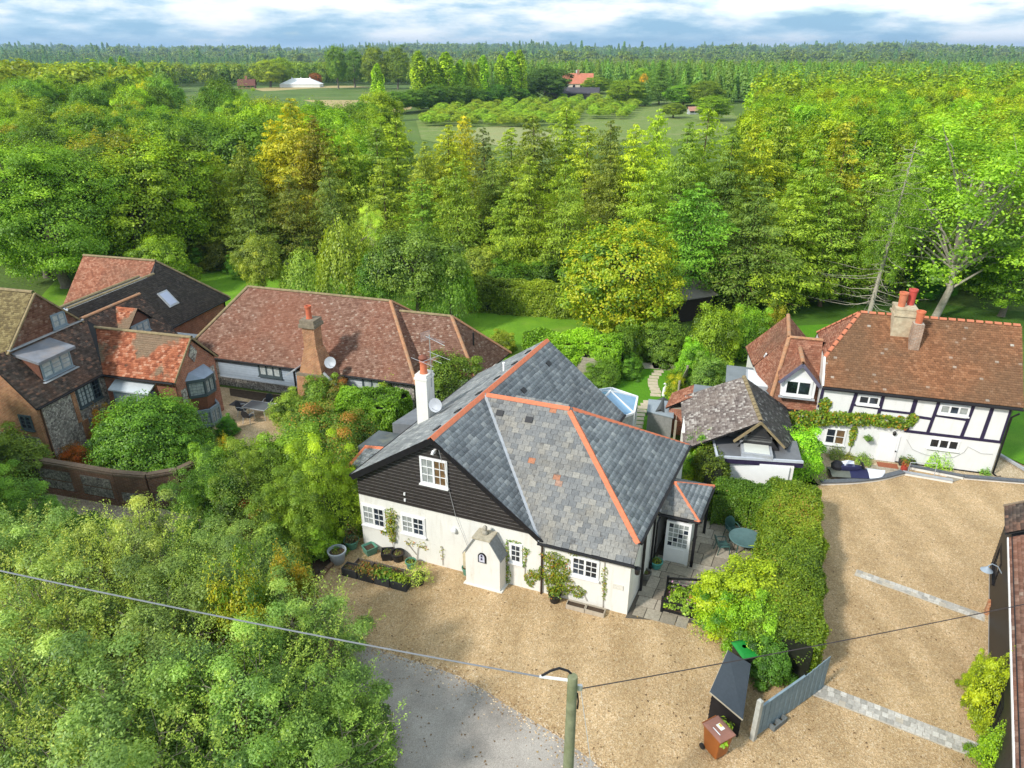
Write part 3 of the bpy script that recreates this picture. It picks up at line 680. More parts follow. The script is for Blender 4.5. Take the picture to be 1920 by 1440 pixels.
M_slate_o = obj_variant('slate piece', SL, (0.14, 0.145, 0.155), .45, .5, .62); M_slate_wo = m_attr('weathered slate piece', SW, 0.7, patch=(0.225, 0.198, 0.155), patch_amt=.5, patch_scale=.55, lo=.5, hi=.66, use_obj=True, patch2=(.09, .085, .08))

# ================================================================== THE SLATE-ROOFED HOUSE
random.seed(1)
HOX, HOY, HANG, HSK = 4.486, 21.475, -0.369, -0.077
def h(u, v, z): return Vector((u - math.sin(HSK) * v, math.cos(HSK) * v, z))
house = thing('slate_house', 'white rendered house with a slate roof, orange ridge tiles and black boarded gable', 'house', (HOX, HOY, 0), HANG)
ug, zr, sl, sr, HL, uLe, vw, wf, uh, zer, uer, vb, OV = -8.06, 6.4, 0.66, 0.83, 11.25, -11.95, 4.16, 0.847, -4.14, 3.22, 0.16, 8.53, -0.25
zLe = zr - sl * (ug - uLe); uR = -3.75; zR = zr - sr * (uR - ug); zfe = zr - wf * (vw - OV); ufe = ug + (zr - zfe) / sr; vfe = vw - (zr - zer) / wf
wb = (zr - zer) / (vb - vw); vval = vw + (zr - zR) / wb; zc = 2.79
# walls: closed solids under the roof planes
w = MB()
w.add([h(-11.85, 0, 0), h(-3.9, 0, 0), h(-3.9, HL - .2, 0), h(-11.85, HL - .2, 0), h(-11.85, 0, zc), h(-3.9, 0, zc), h(-3.9, HL - .2, zc - .1), h(-11.85, HL - .2, zc)], [(0, 1, 5, 4), (1, 2, 6, 5), (2, 3, 7, 6), (3, 0, 4, 7)])
gz = lambda u: (zr - sl * (ug - u) if u < ug else zr - sr * (u - ug)) - .10
w.poly(h(-11.85, HL - .2, zc), h(-3.9, HL - .2, zc), h(-3.9, HL - .2, gz(-3.9)), h(ug, HL - .2, gz(ug)), h(-11.85, HL - .2, gz(-11.85)))
w.poly(h(-11.85, 0, zc), h(-11.85, HL - .2, zc), h(-11.85, HL - .2, gz(-11.85)), h(-11.85, 0, gz(-11.85)))
w.poly(h(-11.85, .004, zc), h(-3.9, .004, zc), h(-3.9, .004, gz(-3.9) + .0), h(ug, .004, gz(ug)), h(-11.85, .004, gz(-11.85)))
w.build('wall', M_white, house)
w = MB(); zt = zfe + .14
w.add([h(-3.9, 0.002, 0), h(0, 0.002, 0), h(0, 8.3, 0), h(-3.9, 8.3, 0), h(-3.9, 0.002, zt), h(0, 0.002, zt), h(0, .55, zer - .02), h(0, 8.3, zer - .02), h(-3.9, 8.3, zer - .02)], [(0, 1, 5, 4), (1, 2, 7, 6, 5), (2, 3, 8, 7)])
w.build('wall', M_white, house)
# roof: felted planes carrying slates
roofA = [h(ug, OV, zr), h(uLe, OV, zLe), h(uLe, HL, zLe), h(ug, HL, zr)]
roofB = [h(ug, OV, zr), h(ufe, OV, zfe), h(ug, vw, zr)]
roofB2 = [h(ug, vw, zr), h(uR, vval, zR), h(uR, HL, zR), h(ug, HL, zr)]
roofC = [h(ug, vw, zr), h(ufe, OV, zfe), h(uer, OV, zfe), h(uer, vfe, zer), h(uh, vw, zr)]
roofD = [h(uh, vw, zr), h(uer, vfe, zer), h(uer, vb, zer)]
roofE = [h(ug, vw, zr), h(uh, vw, zr), h(uer, vb, zer), h(ug + (zr - zer) / sr, vb, zer)]
rb = MB()
for p in (roofA, roofB, roofB2, roofC, roofD, roofE):
    q = [Vector(v) for v in p]; rb.poly(*q); rb.poly(*[v - Vector((0, 0, .07)) for v in q])
roof = rb.build('roof', M_under, house)
rng = np.random.default_rng(8)
cand = []; rest = {0: ([], []), 1: ([], [])}
Hm = Matrix.Translation((HOX, HOY, 0)) @ Matrix.Rotation(HANG, 4, 'Z')
for pi, (poly, wm) in enumerate(((roofA, 0), (roofB, 0), (roofB2, 0), (roofC, 1), (roofD, 0), (roofE, 0))):
    Q, A, fr = tile_plane(poly, .30, .235, .011, rng, lap=1.2, gap=.012, jit=1.0)
    for i in range(len(Q)):
        c = Hm @ Vector(Q[i][:4].mean(0))
        fac = (Hm.to_3x3() @ Vector(fr[2])).dot((Vector((0, 0, CAM_H)) - c).normalized())
        cand.append((c.length_squared * 0 + (c - Vector((0, 0, CAM_H))).length / max(fac, .05) ** .5 if A[i][1] > .5 and pi in (1, 3, 4) else 1e9, pi, wm, Q[i], A[i], fr))
order = sorted(range(len(cand)), key=lambda i: cand[i][0]); single = set(order[:300])
def slab(name, mat):
    mb = MB(); mb.box(0, .288, 0, .235 * 1.2, -.011, 0); return mb.mesh(name, mat)
SM = {0: slab('slate', M_slate_o), 1: slab('slate_weathered', M_slate_wo)}
for i, (d, pi, wm, q, a, fr) in enumerate(cand):
    if i in single:
        o = mobj('slate', SM[wm], roof); x = Vector(q[1] - q[0]).normalized(); y = Vector(q[3] - q[0]); y = (y - x * y.dot(x)).normalized(); z = x.cross(y)
        o.matrix_local = Matrix(((x.x, y.x, z.x, q[0][0]), (x.y, y.y, z.y, q[0][1]), (x.z, y.z, z.z, q[0][2]), (0, 0, 0, 1)))
    else: rest[wm][0].append(q); rest[wm][1].append(a)
for wm, mt in ((0, M_slate), (1, M_slate_w)):
    o = mobj('slates', tiles_to_mesh('slates', np.array(rest[wm][0]), np.array(rest[wm][1]), mt), roof); o['kind'] = 'stuff'
RT = ridge_mesh('ridge_tile', .45, .20, R(38), .022, M_terra)
ridge_run(roof, h(ug, OV - .02, zr), h(ug, HL, zr), RT, .45)
ridge_run(roof, h(ug + .15, vw, zr), h(uh, vw, zr), RT, .45)
ridge_run(roof, h(uh + .1, vw - .12, zr - .06), h(uer - .02, vfe - .02, zer), RT, .45, name='hip_tile')
ridge_run(roof, h(uh + .1, vw + .12, zr - .06), h(uer - .02, vb, zer), RT, .45, name='hip_tile')
# lead valley, vents, flue
v_ = MB(); a_, b_ = h(ug + .12, vw - .1, zr - .07), h(ufe + .02, OV + .02, zfe + .02)
v_.bar(a_ + Vector((0, 0, .03)), b_ + Vector((0, 0, .03)), .15, .02); v_.build('lead_valley', M_lead, roof)
M_vent = m_plain('black vent', (0.03, 0.03, 0.033), .5, .2, 3, 0)
def on_plane(poly, u, v):
    p, n, _, _, _ = plane_frame(poly); a = h(u, v, 0); z = p[0].z - (n.x * (a.x - p[0].x) + n.y * (a.y - p[0].y)) / n.z; return Vector((a.x, a.y, z)), n
for poly, u, v in ((roofC, -7.0, 3.55), (roofC, -5.65, 3.5), (roofB2, -7.2, 6.4), (roofB2, -7.3, 9.6)) + tuple((roofA, -8.45, q) for q in (.9, 2.6, 4.5, 6.3, 8.2, 9.8)):
    c, n = on_plane(poly, u, v); m = MB(); M = basis(c + n * .035, h(1, 0, 0) if poly is roofC else h(0, 1, 0), n); m.box(-.16, .16, -.13, .13, -.03, .035, M); m.build('roof_vent', M_vent, roof)
c, n = on_plane(roofA, -8.75, 7.6); m = MB(); m.lathe([(.055, -.1), (.055, .38), (.07, .38), (.07, .46), (.02, .48)], c, 12); m.build('vent_pipe', M_wpaint, roof, True)
# black boarding of the gable, board by board
WB = []; M_pale_edge = m_plain('pale board edge', (.13, .12, .115), .6, .5, 5, 0)
for k in range(40):
    z0 = zc + k * .158; z1 = z0 + .166
    zb_ = z0 + .08
    if zb_ > zr - .25: break
    x0 = max(-11.83, ug - (zr - .16 - zb_) / sl); x1 = min(ufe + .25, ug + (zr - .16 - zb_) / sr)
    m = MB(); q = [h(x0, -.004, z1), h(x1, -.004, z1), h(x1, -.048, z0), h(x0, -.048, z0), h(x0, -.004, z0 + .002), h(x1, -.004, z0 + .002)]
    m.add(q, [(0, 3, 2, 1), (3, 4, 5, 2), (0, 4, 3), (1, 2, 5)])
    if k == 0: M_board = m_plain('black stained board', (0.024, 0.019, 0.017), 0.42, 0.35, 7, 0.25, spec=.35)
    WB.append(m.build('weatherboard', M_board, house))
    m = MB(); m.add([h(x0, -.0485, z0 + .001), h(x1, -.0485, z0 + .001), h(x1, -.0445, z0 + .02), h(x0, -.0445, z0 + .02)], [(0, 1, 2, 3)]); m.build('pale_edge', M_pale_edge, bpy.context.scene.objects[0] if False else WB[-1])  # thin paler strip along the lower edge of each board
m = MB(); m.bar(h(ug + .02, OV + .02, zr - .13), h(uLe, OV + .02, zLe - .13), .05, .26); m.build('bargeboard', M_black, house)
m = MB(); m.bar(h(ug - .02, OV + .024, zr - .12), h(ufe + .1, OV + .024, zfe - .02), .05, .2); m.build('bargeboard', M_black, house)
m = MB(); m.bar(h(ug, .02 + OV / 2, zr - .16), h(uLe, OV / 2, zLe - .16), .24, .02); m.build('soffit', M_black, house)
# gutters and downpipes
def pipe(name, pts, r=.045, mat=None, par=house): return MB().tube(pts, r, 8).build(name, mat or M_black, par, True)
pipe('gutter', [h(ufe - .05, OV - .06, zfe - .03), h(uer + .05, OV - .06, zfe - .05)], .06)
pipe('gutter', [h(uer + .05, vfe, zer - .04), h(uer + .05, vb, zer - .04)], .06)
pipe('gutter', [h(uLe - .05, OV, zLe - .04), h(uLe - .05, HL, zLe - .04)], .06)
pipe('gutter', [h(uR + .05, vval, zR - .04), h(uR + .05, HL, zR - .04)], .06)
pipe('downpipe', [h(ufe + .05, OV - .05, zfe - .06), h(ufe + .05, -.07, zfe - .3), h(ufe + .05, -.07, 0)], .045, m_plain('brown pipe', (0.05, 0.03, 0.022), .5, .3, 4, 0))
pipe('downpipe', [h(uer + .05, 3.0, zer - .06), h(.09, 3.0, zer - .3), h(.09, 3.0, 0.0)], .05)
pipe('downpipe', [h(uer + .05, 1.55, zer - .06), h(.09, 1.55, zer - .25), h(.09, 1.55, .0)], .06)
# windows of the front
AF = lambda a, b_, n: h(a, -n, b_)
AG = lambda a, b_, n: h(a, -.05 - n, b_)
window(house, AG, -8.73, -7.51, 4.1, 5.36, M_wpaint, [M_glass_c, M_glass_b])
window(house, AF, -11.75, -10.6, 1.26, 2.32, M_wpaint, [M_glass_c, M_glass])
window(house, AF, -9.84, -8.7, 1.33, 2.30, M_wpaint, [M_glass_c, M_glass])
window(house, AF, -4.9, -4.36, 1.2, 2.15, M_wpaint, [M_glass], leaves=1)
window(house, AF, -2.32, -1.2, 1.33, 2.26, M_wpaint, [M_glass])
# small details on the front: security light, vent cap, meter box, cable, lantern, plaque
m = MB(); m.lathe([(.0, -.09), (.11, -.06), (.13, 0), (.11, .06), (0, .09)], (0, 0, 0), 14); o = m.build('wall_vent', M_wpaint, house, True); o.matrix_local = Matrix.Translation(h(-7.35, -.08, 2.1)) @ Matrix.Rotation(R(90), 4, 'X')
m = MB(); m.box(-.13, .13, -.09, 0, -.62, .35, Matrix.Translation(h(-6.85, 0, .75))); m.build('meter_box', m_plain('cream plastic', (.55, .48, .33), .6, .15, 4, 0), house, bevel=.02)
m = MB(); m.tube([h(ug + .35, -.3, zr - .45), h(-7.45, -.1, 4.0), h(-7.2, -.1, zc), h(-6.55, -.06, .9), h(-6.3, -.06, .1)], .009, 5); m.build('cable', m_plain('grey cable', (.4, .4, .4), .6, .1, 3, 0), house)
m = MB(); m.box(-.05, .05, -.16, 0, -.06, .06, Matrix.Translation(h(ug + .05, -.06, 5.75))); m.tube([h(ug + .05, -.2, 5.8), h(ug + .05, -.32, 5.68)], .06, 8); m.build('security_light', M_wpaint, house)
for z_ in (3.05, 3.35): m = MB(); m.box(-.035, .035, -.08, -.02, -.06, .06, Matrix.Translation(h(-9.55, -.02, z_))); m.build('bracket', M_wpaint, house)
m = MB(); m.tube([h(.0, .1, 2.35), h(.22, .0, 2.4)], .015, 6); m.lathe([(.02, .12), (.14, .04), (.11, .0), (.09, -.22), (.03, -.26)], h(.25, -.02, 2.32), 8); m.build('wall_lantern', M_black, house)
m = MB(); m.box(-.2, .2, -.02, 0, -.11, .11, Matrix.Translation(h(-.42, -.01, 1.25))); m.build('house_plaque', m_plain('stone plaque', (.62, .6, .54), .8, .2, 12, .3), house)
# enclosed white porch stub with its slated shoulders
pc = lambda u, v, z: h(u, v, z)
pu0, pu1, pv = -6.55, -5.05, -.62
m = MB(); f0 = [(pu0, 0), (pu0, 1.72), (pu0 + .42, 2.42), (pu1 - .42, 2.42), (pu1, 1.72), (pu1, 0)]
fr_ = [h(a, pv, b_) for a, b_ in f0]; bk = [h(a, -.004, b_) for a, b_ in f0]
m.add(fr_ + bk, [(0, 1, 2, 3, 4, 5)] + [(i, (i + 1) % 6, 6 + (i + 1) % 6, 6 + i) for i in range(5)]); porch = m.build('porch', M_white, house)
for s0, s1 in (((pu0 - .08, 1.62), (pu0 + .42, 2.47)), ((pu1 + .08, 1.62), (pu1 - .42, 2.47))):
    m = MB(); a_, b_ = [h(s0[0], pv - .08, s0[1]), h(s0[0], -.06, s0[1])], [h(s1[0], -.06, s1[1]), h(s1[0], pv - .08, s1[1])]
    m.add(a_ + b_ + [p - Vector((0, 0, .06)) for p in a_ + b_], [(0, 1, 2, 3), (4, 7, 6, 5), (0, 4, 5, 1), (1, 5, 6, 2), (2, 6, 7, 3), (3, 7, 4, 0)]); m.build('porch_slope', M_slate_o, porch)
m = MB(); m.add([h(pu0 + .36, pv - .1, 2.45), h(pu1 - .36, pv - .1, 2.45), h(pu1 - .36, -.06, 2.47), h(pu0 + .36, -.06, 2.47), h(pu0 + .36, pv - .1, 2.52), h(pu1 - .36, pv - .1, 2.52), h(pu1 - .36, -.06, 2.54), h(pu0 + .36, -.06, 2.54)],
    [(3, 2, 1, 0), (4, 5, 6, 7), (0, 1, 5, 4), (1, 2, 6, 5), (2, 3, 7, 6), (3, 0, 4, 7)]); m.build('capstone', m_plain('sandstone', (.45, .40, .30), .9, .25, 6, .4), porch)
m = MB(); m.lathe([(.10, 0), (.13, .05), (.11, .14), (.08, .2), (.10, .26), (.09, .34), (.03, .40), (0, .41)], h(-5.8, -.35, 2.53), 12); m.build('stone_owl', m_plain('old stone', (.36, .33, .27), .95, .3, 14, .5), porch, True)
m = MB(); ar = [(-.17, 0), (.17, 0), (.17, .3)] + [(.17 * math.cos(a), .3 + .17 * math.sin(a)) for a in (R(30), R(60), R(90), R(120), R(150))] + [(-.17, .3)]
m.add([h(-5.8 + a, pv - .05, 1.32 + b_) for a, b_ in ar] + [h(-5.8 + a, pv, 1.32 + b_) for a, b_ in ar], [tuple(range(9))] + [(i, (i + 1) % 9, 9 + (i + 1) % 9, 9 + i) for i in range(9)]); nic = m.build('arched_niche', M_black, porch)
m = MB(); m.add([h(-5.8 + a * .72, pv - .056, 1.36 + b_ * .82) for a, b_ in ar], [tuple(range(9))]); m.build('niche_panel', m_plain('pale blue panel', (.55, .56, .66), .6, .2, 20, 0), nic)
for q in (1.47, 1.62): m = MB(); m.lathe([(0, 0), (.035, .03), (.03, .09), (0, .11)], h(-5.8, pv - .075, q), 8); m.build('figure', m_plain('dark glaze', (.05, .03, .08), .4, .2, 5, 0), nic)
m = MB(); boxA(m, AF, pu0 - .1, pu1 + .1, -.0, .05, .0, -pv + .05); m.build('step', M_white, porch)
# side porch with glazed door, on the right wall
SP = [1.78, 3.70, 6.6, 2.86, 2.26]   # u of outer eave, front, back, ridge z, eave z
sp = MB(); sp.add([h(1.25, 4.0, 0), h(1.25, 6.3, 0), h(.0, 6.3, 0), h(1.25, 4.0, 2.45), h(1.25, 6.3, 2.45), h(0, 6.3, 2.45)], [(0, 1, 4, 3), (1, 2, 5, 4)])
side = sp.build('side_porch', M_white, house)
va, vb_ = 3.74, 6.7; vm = 5.2; pr0, pr1 = -.45, .35; pz, pe, po = 3.14, 2.42, 1.72
sC = [h(pr0, vm, pz), h(.10, va, pe), h(po, va, pe), h(pr1, vm, pz)]; sD = [h(pr1, vm, pz), h(po, va, pe), h(po, vb_, pe)]; sE = [h(pr0, vm, pz), h(pr1, vm, pz), h(po, vb_, pe), h(.1, vb_, pe)]
m = MB()
for p in (sC, sD, sE): m.poly(*p); m.poly(*[v - Vector((0, 0, .06)) for v in p])
srf = m.build('porch_roof', M_under, house)
tiled(srf, [sC], M_slate_w, .28, .22, .011, 5, 'slates', lap=1.2, gap=.012); tiled(srf, [sD, sE], M_slate, .28, .22, .011, 6, 'slates', lap=1.2, gap=.012)
ridge_run(srf, h(pr0, vm, pz), h(pr1, vm, pz), RT, .42); ridge_run(srf, h(pr1, vm - .05, pz - .02), h(po, va, pe), RT, .42, name='hip_tile'); ridge_run(srf, h(pr1, vm + .05, pz - .02), h(po, vb_, pe), RT, .42, name='hip_tile')
m = MB(); m.bar(h(pr0 + .05, vm - .1, pz - .02), h(.12, va + .05, pe + .04), .1, .02); m.build('lead_valley', M_lead, srf)
pipe('gutter', [h(.05, va - .06, pe - .05), h(po + .05, va - .06, pe - .05)], .05, None, srf); pipe('gutter', [h(po + .06, va, pe - .05), h(po + .06, vb_, pe - .05)], .05, None, srf)
for q in ((1.62, 3.8), (1.62, 6.4)): m = MB(); m.box(-.06, .06, -.06, .06, 0, 2.38, Matrix.Translation(h(q[0], q[1], 0))); m.build('porch_post', M_black, srf)
pipe('downpipe', [h(.15, va - .1, pe - .12), h(.12, 3.4, pe - .25), h(.12, 3.35, 0)], .045)
AD = lambda a, b_, n: h(a, 3.82 - n, b_)
dr = MB(); boxA(dr, AD, .42, 1.45, .02, 2.12, -.05, .0); boxA(dr, AD, .42, .52, .02, 2.12, .0, .05); boxA(dr, AD, 1.35, 1.45, .02, 2.12, .0, .05); boxA(dr, AD, .52, 1.35, 2.02, 2.12, .0, .05); boxA(dr, AD, .52, 1.35, .05, .86, .0, .03); boxA(dr, AD, .62, 1.25, .15, .76, .03, .045)
for i in range(5): x_ = .52 + i * .83 / 4; boxA(dr, AD, x_ - .014, x_ + .014, .86, 2.02, .012, .034)
for i in range(6): z_ = .86 + i * 1.16 / 5; boxA(dr, AD, .52, 1.35, z_ - .012, z_ + .012, .012, .032)
door = dr.build('door', M_wpaint, house)
for i in range(4):
    for j in range(5):
        g_ = MB(); boxA(g_, AD, .53 + i * .2075, .53 + (i + 1) * .2075 - .02, .87 + j * .232, .87 + (j + 1) * .232 - .02, .003, .014); g_.build('pane', M_glass_c if (i * 3 + j) % 4 else M_glass, door)
m = MB(); m.tube([AD(1.3, 1.0, .05), AD(1.2, 1.0, .07)], .015, 6); m.build('handle', M_lead, door)
# left lean-to porch roof with its own orange ridge, and the flat-roofed store behind
m = MB(); L0 = [h(-11.9, 2.9, 3.45), h(-13.5, 2.9, 3.25), h(-13.6, 1.7, 2.6), h(-11.9, 1.7, 2.75)]; L1 = [h(-11.9, 2.9, 3.45), h(-13.5, 2.9, 3.25), h(-13.6, 4.2, 2.6), h(-11.9, 4.2, 2.75)]
m.poly(*L0); m.poly(*L1); lr = m.build('lean_to_roof', M_under, house)
tiled(lr, [L0, L1], M_slate, .28, .22, .011, 9, 'slates', lap=1.2, gap=.012); ridge_run(lr, h(-13.5, 2.9, 3.25), h(-12.0, 2.9, 3.44), RT, .42); ridge_run(lr, h(-13.45, 2.85, 3.24), h(-13.75, 1.75, 2.66), RT, .42, name='hip_tile')
m = MB(); m.add([h(-11.86, 1.9, 0), h(-13.3, 1.9, 0), h(-13.3, 4.0, 0), h(-11.86, 4.0, 0), h(-11.86, 1.9, 2.7), h(-13.3, 1.9, 2.6), h(-13.3, 4.0, 2.6), h(-11.86, 4.0, 2.7)], [(0, 1, 5, 4), (1, 2, 6, 5), (2, 3, 7, 6)]); m.build('lean_to_wall', M_white, house)
M_felt = m_plain('weathered felt', (0.10, 0.115, 0.12), .75, .35, 1.2, .2, dirt=(.22, .22, .15), dirt_amt=.7, dirt_scale=.8)
m = MB()
m.add([h(-11.9, 4.3, 2.35), h(-15.0, 4.3, 2.2), h(-15.0, 6.1, 2.2), h(-11.9, 6.1, 2.35), h(-11.9, 4.3, 0), h(-15, 4.3, 0), h(-15, 6.1, 0), h(-11.9, 6.1, 0)], [(0, 1, 2, 3), (0, 4, 5, 1), (1, 5, 6, 2), (2, 6, 7, 3)])
m.build('store', M_felt, house)
m = MB(); m.add([h(-11.9, 6.15, 3.0), h(-14.2, 6.15, 2.75), h(-14.2, 8.4, 2.6), h(-11.9, 8.4, 2.85), h(-11.9, 6.15, 0), h(-14.2, 6.15, 0), h(-14.2, 8.4, 0), h(-11.9, 8.4, 0)], [(0, 1, 2, 3), (0, 4, 5, 1), (1, 5, 6, 2), (2, 6, 7, 3)])
m.build('store', m_plain('grey felt', (.17, .18, .195), .7, .2, 2, .1), house)
# chimney with pot, dish and aerial
cu, cv = -11.2, 4.55; m = MB(); M = Matrix.Translation(h(cu, cv, 0))
m.box(-.29, .29, -.36, .36, 0.0, 6.72, M); m.box(-.325, .325, -.395, .395, 6.48, 6.58, M); ch = m.build('chimney', M_white, house)
m = MB(); m.lathe([(.19, 0), (.165, .12), (.15, .5), (.19, .54), (.19, .62), (.13, .63), (.12, .5)], h(cu + .02, cv - .05, 6.72), 16); m.build('chimney_pot', M_terra, ch, True)
m = MB(); m.lathe([(.2, 0), (.22, .06), (.14, .16), (0, .2)], h(cu + .02, cv - .05, 7.42), 14); m.build('chimney_cowl', m_plain('brown cowl', (.22, .08, .05), .7, .2, 4, .1), ch, True)
M_alu = m_plain('aluminium', (.55, .56, .58), .35, .1, 4, 0, metal=.6); M_dish = m_plain('grey dish', (.42, .44, .48), .5, .1, 4, 0)
m = MB(); b0 = h(cu + .31, cv + .1, 6.0); tp = b0 + Vector((0, 0, 2.55)); m.tube([b0, tp], .02, 6)
ax = h(1, 0, 0) * .9 + h(0, 1, 0) * -.35; ax.normalize(); ay = Vector((-ax.y, ax.x, 0))
c = tp - Vector((0, 0, .12)); m.tube([c - ax * .3, c + ax * 1.0 - Vector((0, 0, .12))], .012, 5)
for i in range(11): q = c + ax * (-.1 + i * .1); m.tube([q - ay * .11, q + ay * .11], .006, 4)
for s in (-1, 1):
    for i in range(5): m.tube([c - ax * .28 + Vector((0, 0, .05 * s * i)), c - ax * .28 + ay * .28 + Vector((0, 0, .05 * s * i))], .005, 4); m.tube([c - ax * .28 + Vector((0, 0, .05 * s * i)), c - ax * .28 - ay * .28 + Vector((0, 0, .05 * s * i))], .005, 4)
c = tp - Vector((0, 0, 1.15)); m.tube([c - ay * .5, c + ay * .5], .014, 5)
for s in (-.5, 0, .5): m.tube([c + ay * s - ax * .75, c + ay * s + ax * .75], .010, 5)
m.build('tv_aerial', M_alu, ch)
def dish(parent, c, d, r, arm):
    m = MB(); m.lathe([(0, -.07 * r / .3), (r * .5, -.05 * r / .3), (r, .03), (r * 1.02, .04), (r * .5, -.03), (0, -.05)], (0, 0, 0), 22)
    o = m.build('satellite_dish', M_dish, parent, True); q = Vector(d).to_track_quat('Z', 'Y').to_matrix().to_4x4(); o.matrix_local = Matrix.Translation(c) @ q
    m = MB(); m.tube([arm, Vector(c) - Vector(d) * .08], .018, 6); m.tube([Vector(c) + Vector((0, 0, -r * .9)), Vector(c) + Vector(d) * r * 1.3 + Vector((0, 0, -.1))], .012, 5); m.build('dish_arm', M_dish, parent)
dish(ch, h(cu + .72, cv - .35, 5.35), h(.1, -1, .35).normalized(), .32, h(cu + .3, cv - .3, 5.15))
# conservatory at the back, blue glass roof
M_bglass = m_plain('blue roof glass', (.22, .40, .58), .12, .15, 2, 0, spec=.7)
m = MB(); k0, k1, k2 = -6.6, -3.6, 15.2; cz0, cz1 = 2.3, 3.0
base_ = [h(k0, 11.1, 0), h(k1 - .9, 11.1, 0), h(k1, 12.6, 0), h(k1 - .4, 14.6, 0), h(k0 + .9, 15.2, 0), h(k0, 14.4, 0)]
top_ = [v + Vector((0, 0, cz0)) for v in base_]; ap = [h(-5.3, 11.3, cz1), h(-5.2, 13.4, cz1)]
m = MB()
for i in range(6): m.add([base_[i], base_[(i + 1) % 6], base_[(i + 1) % 6] + Vector((0, 0, .7)), base_[i] + Vector((0, 0, .7))], [(0, 1, 2, 3)])
for v in base_: m.bar(v, v + Vector((0, 0, cz0)), .09, .09)
for i in range(6): m.bar(top_[i], top_[(i + 1) % 6], .1, .12)
for v in (0, 1): m.bar(top_[v], ap[0], .06, .07)
for v in (2, 3, 4, 5): m.bar(top_[v], ap[1], .06, .07)
m.bar(ap[0], ap[1], .08, .1); cons = m.build('conservatory', M_wpaint, house)
dz = Vector((0, 0, -.02))
for tri in ((top_[1], top_[2], ap[1], ap[0]), (top_[2], top_[3], ap[1]), (top_[3], top_[4], ap[1]), (top_[4], top_[5], ap[1]), (top_[5], top_[0], ap[0], ap[1])):
    g_ = MB(); g_.poly(*[v + dz for v in tri]); g_.poly(*[v + dz * 1.8 for v in reversed(tri)]); g_.build('roof_pane', M_bglass, cons)
for i in range(5):
    g_ = MB(); z7 = Vector((0, 0, .7)); zt_ = Vector((0, 0, cz0 - .08)); g_.poly(base_[i] + z7, base_[i + 1] + z7, base_[i + 1] + zt_, base_[i] + zt_); g_.build('pane', M_glass_c, cons)
# ================================================================== NEIGHBOURING BUILDINGS
def V3(u, v, z): return Vector((u, v, z))
def roof_part(parent, polys, name='roof', th=.09):
    m = MB()
    for p in polys: m.poly(*p); m.poly(*[Vector(v) - Vector((0, 0, th)) for v in reversed(p)])
    return m.build(name, M_under, parent)
M_brick = m_brick('red brick', (.42, .13, .065), (.30, .085, .05), (.42, .36, .28))
M_brick_o = m_brick('orange brick', (.45, .19, .085), (.34, .125, .06), (.50, .40, .27), patch=(.45, .25, .12), patch_amt=.6)
M_brick_d = m_brick('dark wall brick', (.17, .075, .045), (.11, .05, .035), (.20, .165, .125))
M_flint = m_flint('flint panel'); M_flint_d = m_flint('garden wall flint', .5)
M_gpaint = m_plain('grey blue paint', (.23, .29, .335), .5, .1, 3, 0); M_dgrey = m_plain('dark grey green paint', (.075, .10, .11), .5, .1, 3, 0)
M_glass_w = m_plain('glass with white blinds', (.40, .44, .44), .12, .3, 6, 0, spec=.6)
M_tile_b = m_attr('brown red clay tile', [(0, (0.156, 0.074, 0.051)), (.35, (0.211, 0.113, 0.078)), (.75, (0.257, 0.144, 0.105)), (.95, (0.312, 0.195, 0.144)), (1, (0.374, 0.281, 0.226))], .85, patch=(0.296, 0.113, 0.066), patch_amt=.4, patch_scale=.22)
M_tile_r = m_attr('orange clay tile', [(0, (0.218, 0.066, 0.035)), (.4, (0.359, 0.117, 0.058)), (.75, (0.452, 0.164, 0.086)), (1, (0.530, 0.281, 0.187))], .85, patch=(0.211, 0.168, 0.113), patch_amt=.85, patch_scale=.42, lo=.5, hi=.56, patch2=(0.078, 0.055, 0.039))
M_tile_d = m_attr('dark brown tile', [(0, (.055, .042, .036)), (.5, (.095, .072, .06)), (.85, (.14, .105, .085)), (1, (.28, .15, .10))], .85, patch=(.22, .10, .06), patch_amt=.35, patch_scale=.5, patch2=(.22, .19, .16))
M_tile_n = m_attr('new dark tile', [(0, (.050, .042, .038)), (.6, (.075, .062, .055)), (1, (.10, .083, .07))], .8, patch=(.085, .065, .05), patch_amt=.3)
M_tile_ro = m_attr('ruddy tile', [(0, (0.234, 0.086, 0.051)), (.5, (0.351, 0.140, 0.082)), (1, (0.452, 0.226, 0.148))], .85, patch=(0.203, 0.117, 0.078), patch_amt=.6, patch_scale=.3)
M_tile_c = m_attr('cottage tile', [(0, (0.187, 0.086, 0.043)), (.4, (0.250, 0.113, 0.056)), (.8, (0.304, 0.144, 0.072)), (.985, (0.335, 0.172, 0.094)), (1, (0.585, 0.546, 0.484))], .85, patch=(0.148, 0.094, 0.055), patch_amt=.6, patch_scale=.35, lo=.42, hi=.62)
M_tile_g = m_attr('lichened grey tile', [(0, (.12, .095, .085)), (.4, (.20, .165, .15)), (.75, (.29, .25, .225)), (1, (.48, .44, .40))], .9, patch=(.25, .20, .17), patch_amt=.5, patch_scale=.6, patch2=(.40, .37, .34))
M_hipt = m_attr('hip bonnet', [(0, (.22, .12, .06)), (.5, (.38, .20, .10)), (1, (.52, .33, .18))], .85)
M_moss = m_plain('mossy ridge', (.26, .20, .11), .95, .35, 5, .4)
M_bonnet = m_plain('bonnet tile', (.42, .21, .11), .9, .3, 8, .4, dirt=(.30, .26, .19), dirt_amt=.7, dirt_scale=2.5)
M_aris = m_plain('terracotta ridge', (.50, .17, .09), .85, .25, 5, .3, dirt=(.30, .18, .12), dirt_amt=.5)
HR = lambda mat, nm: ridge_mesh(nm, .32, .115, 0, .015, mat, True)
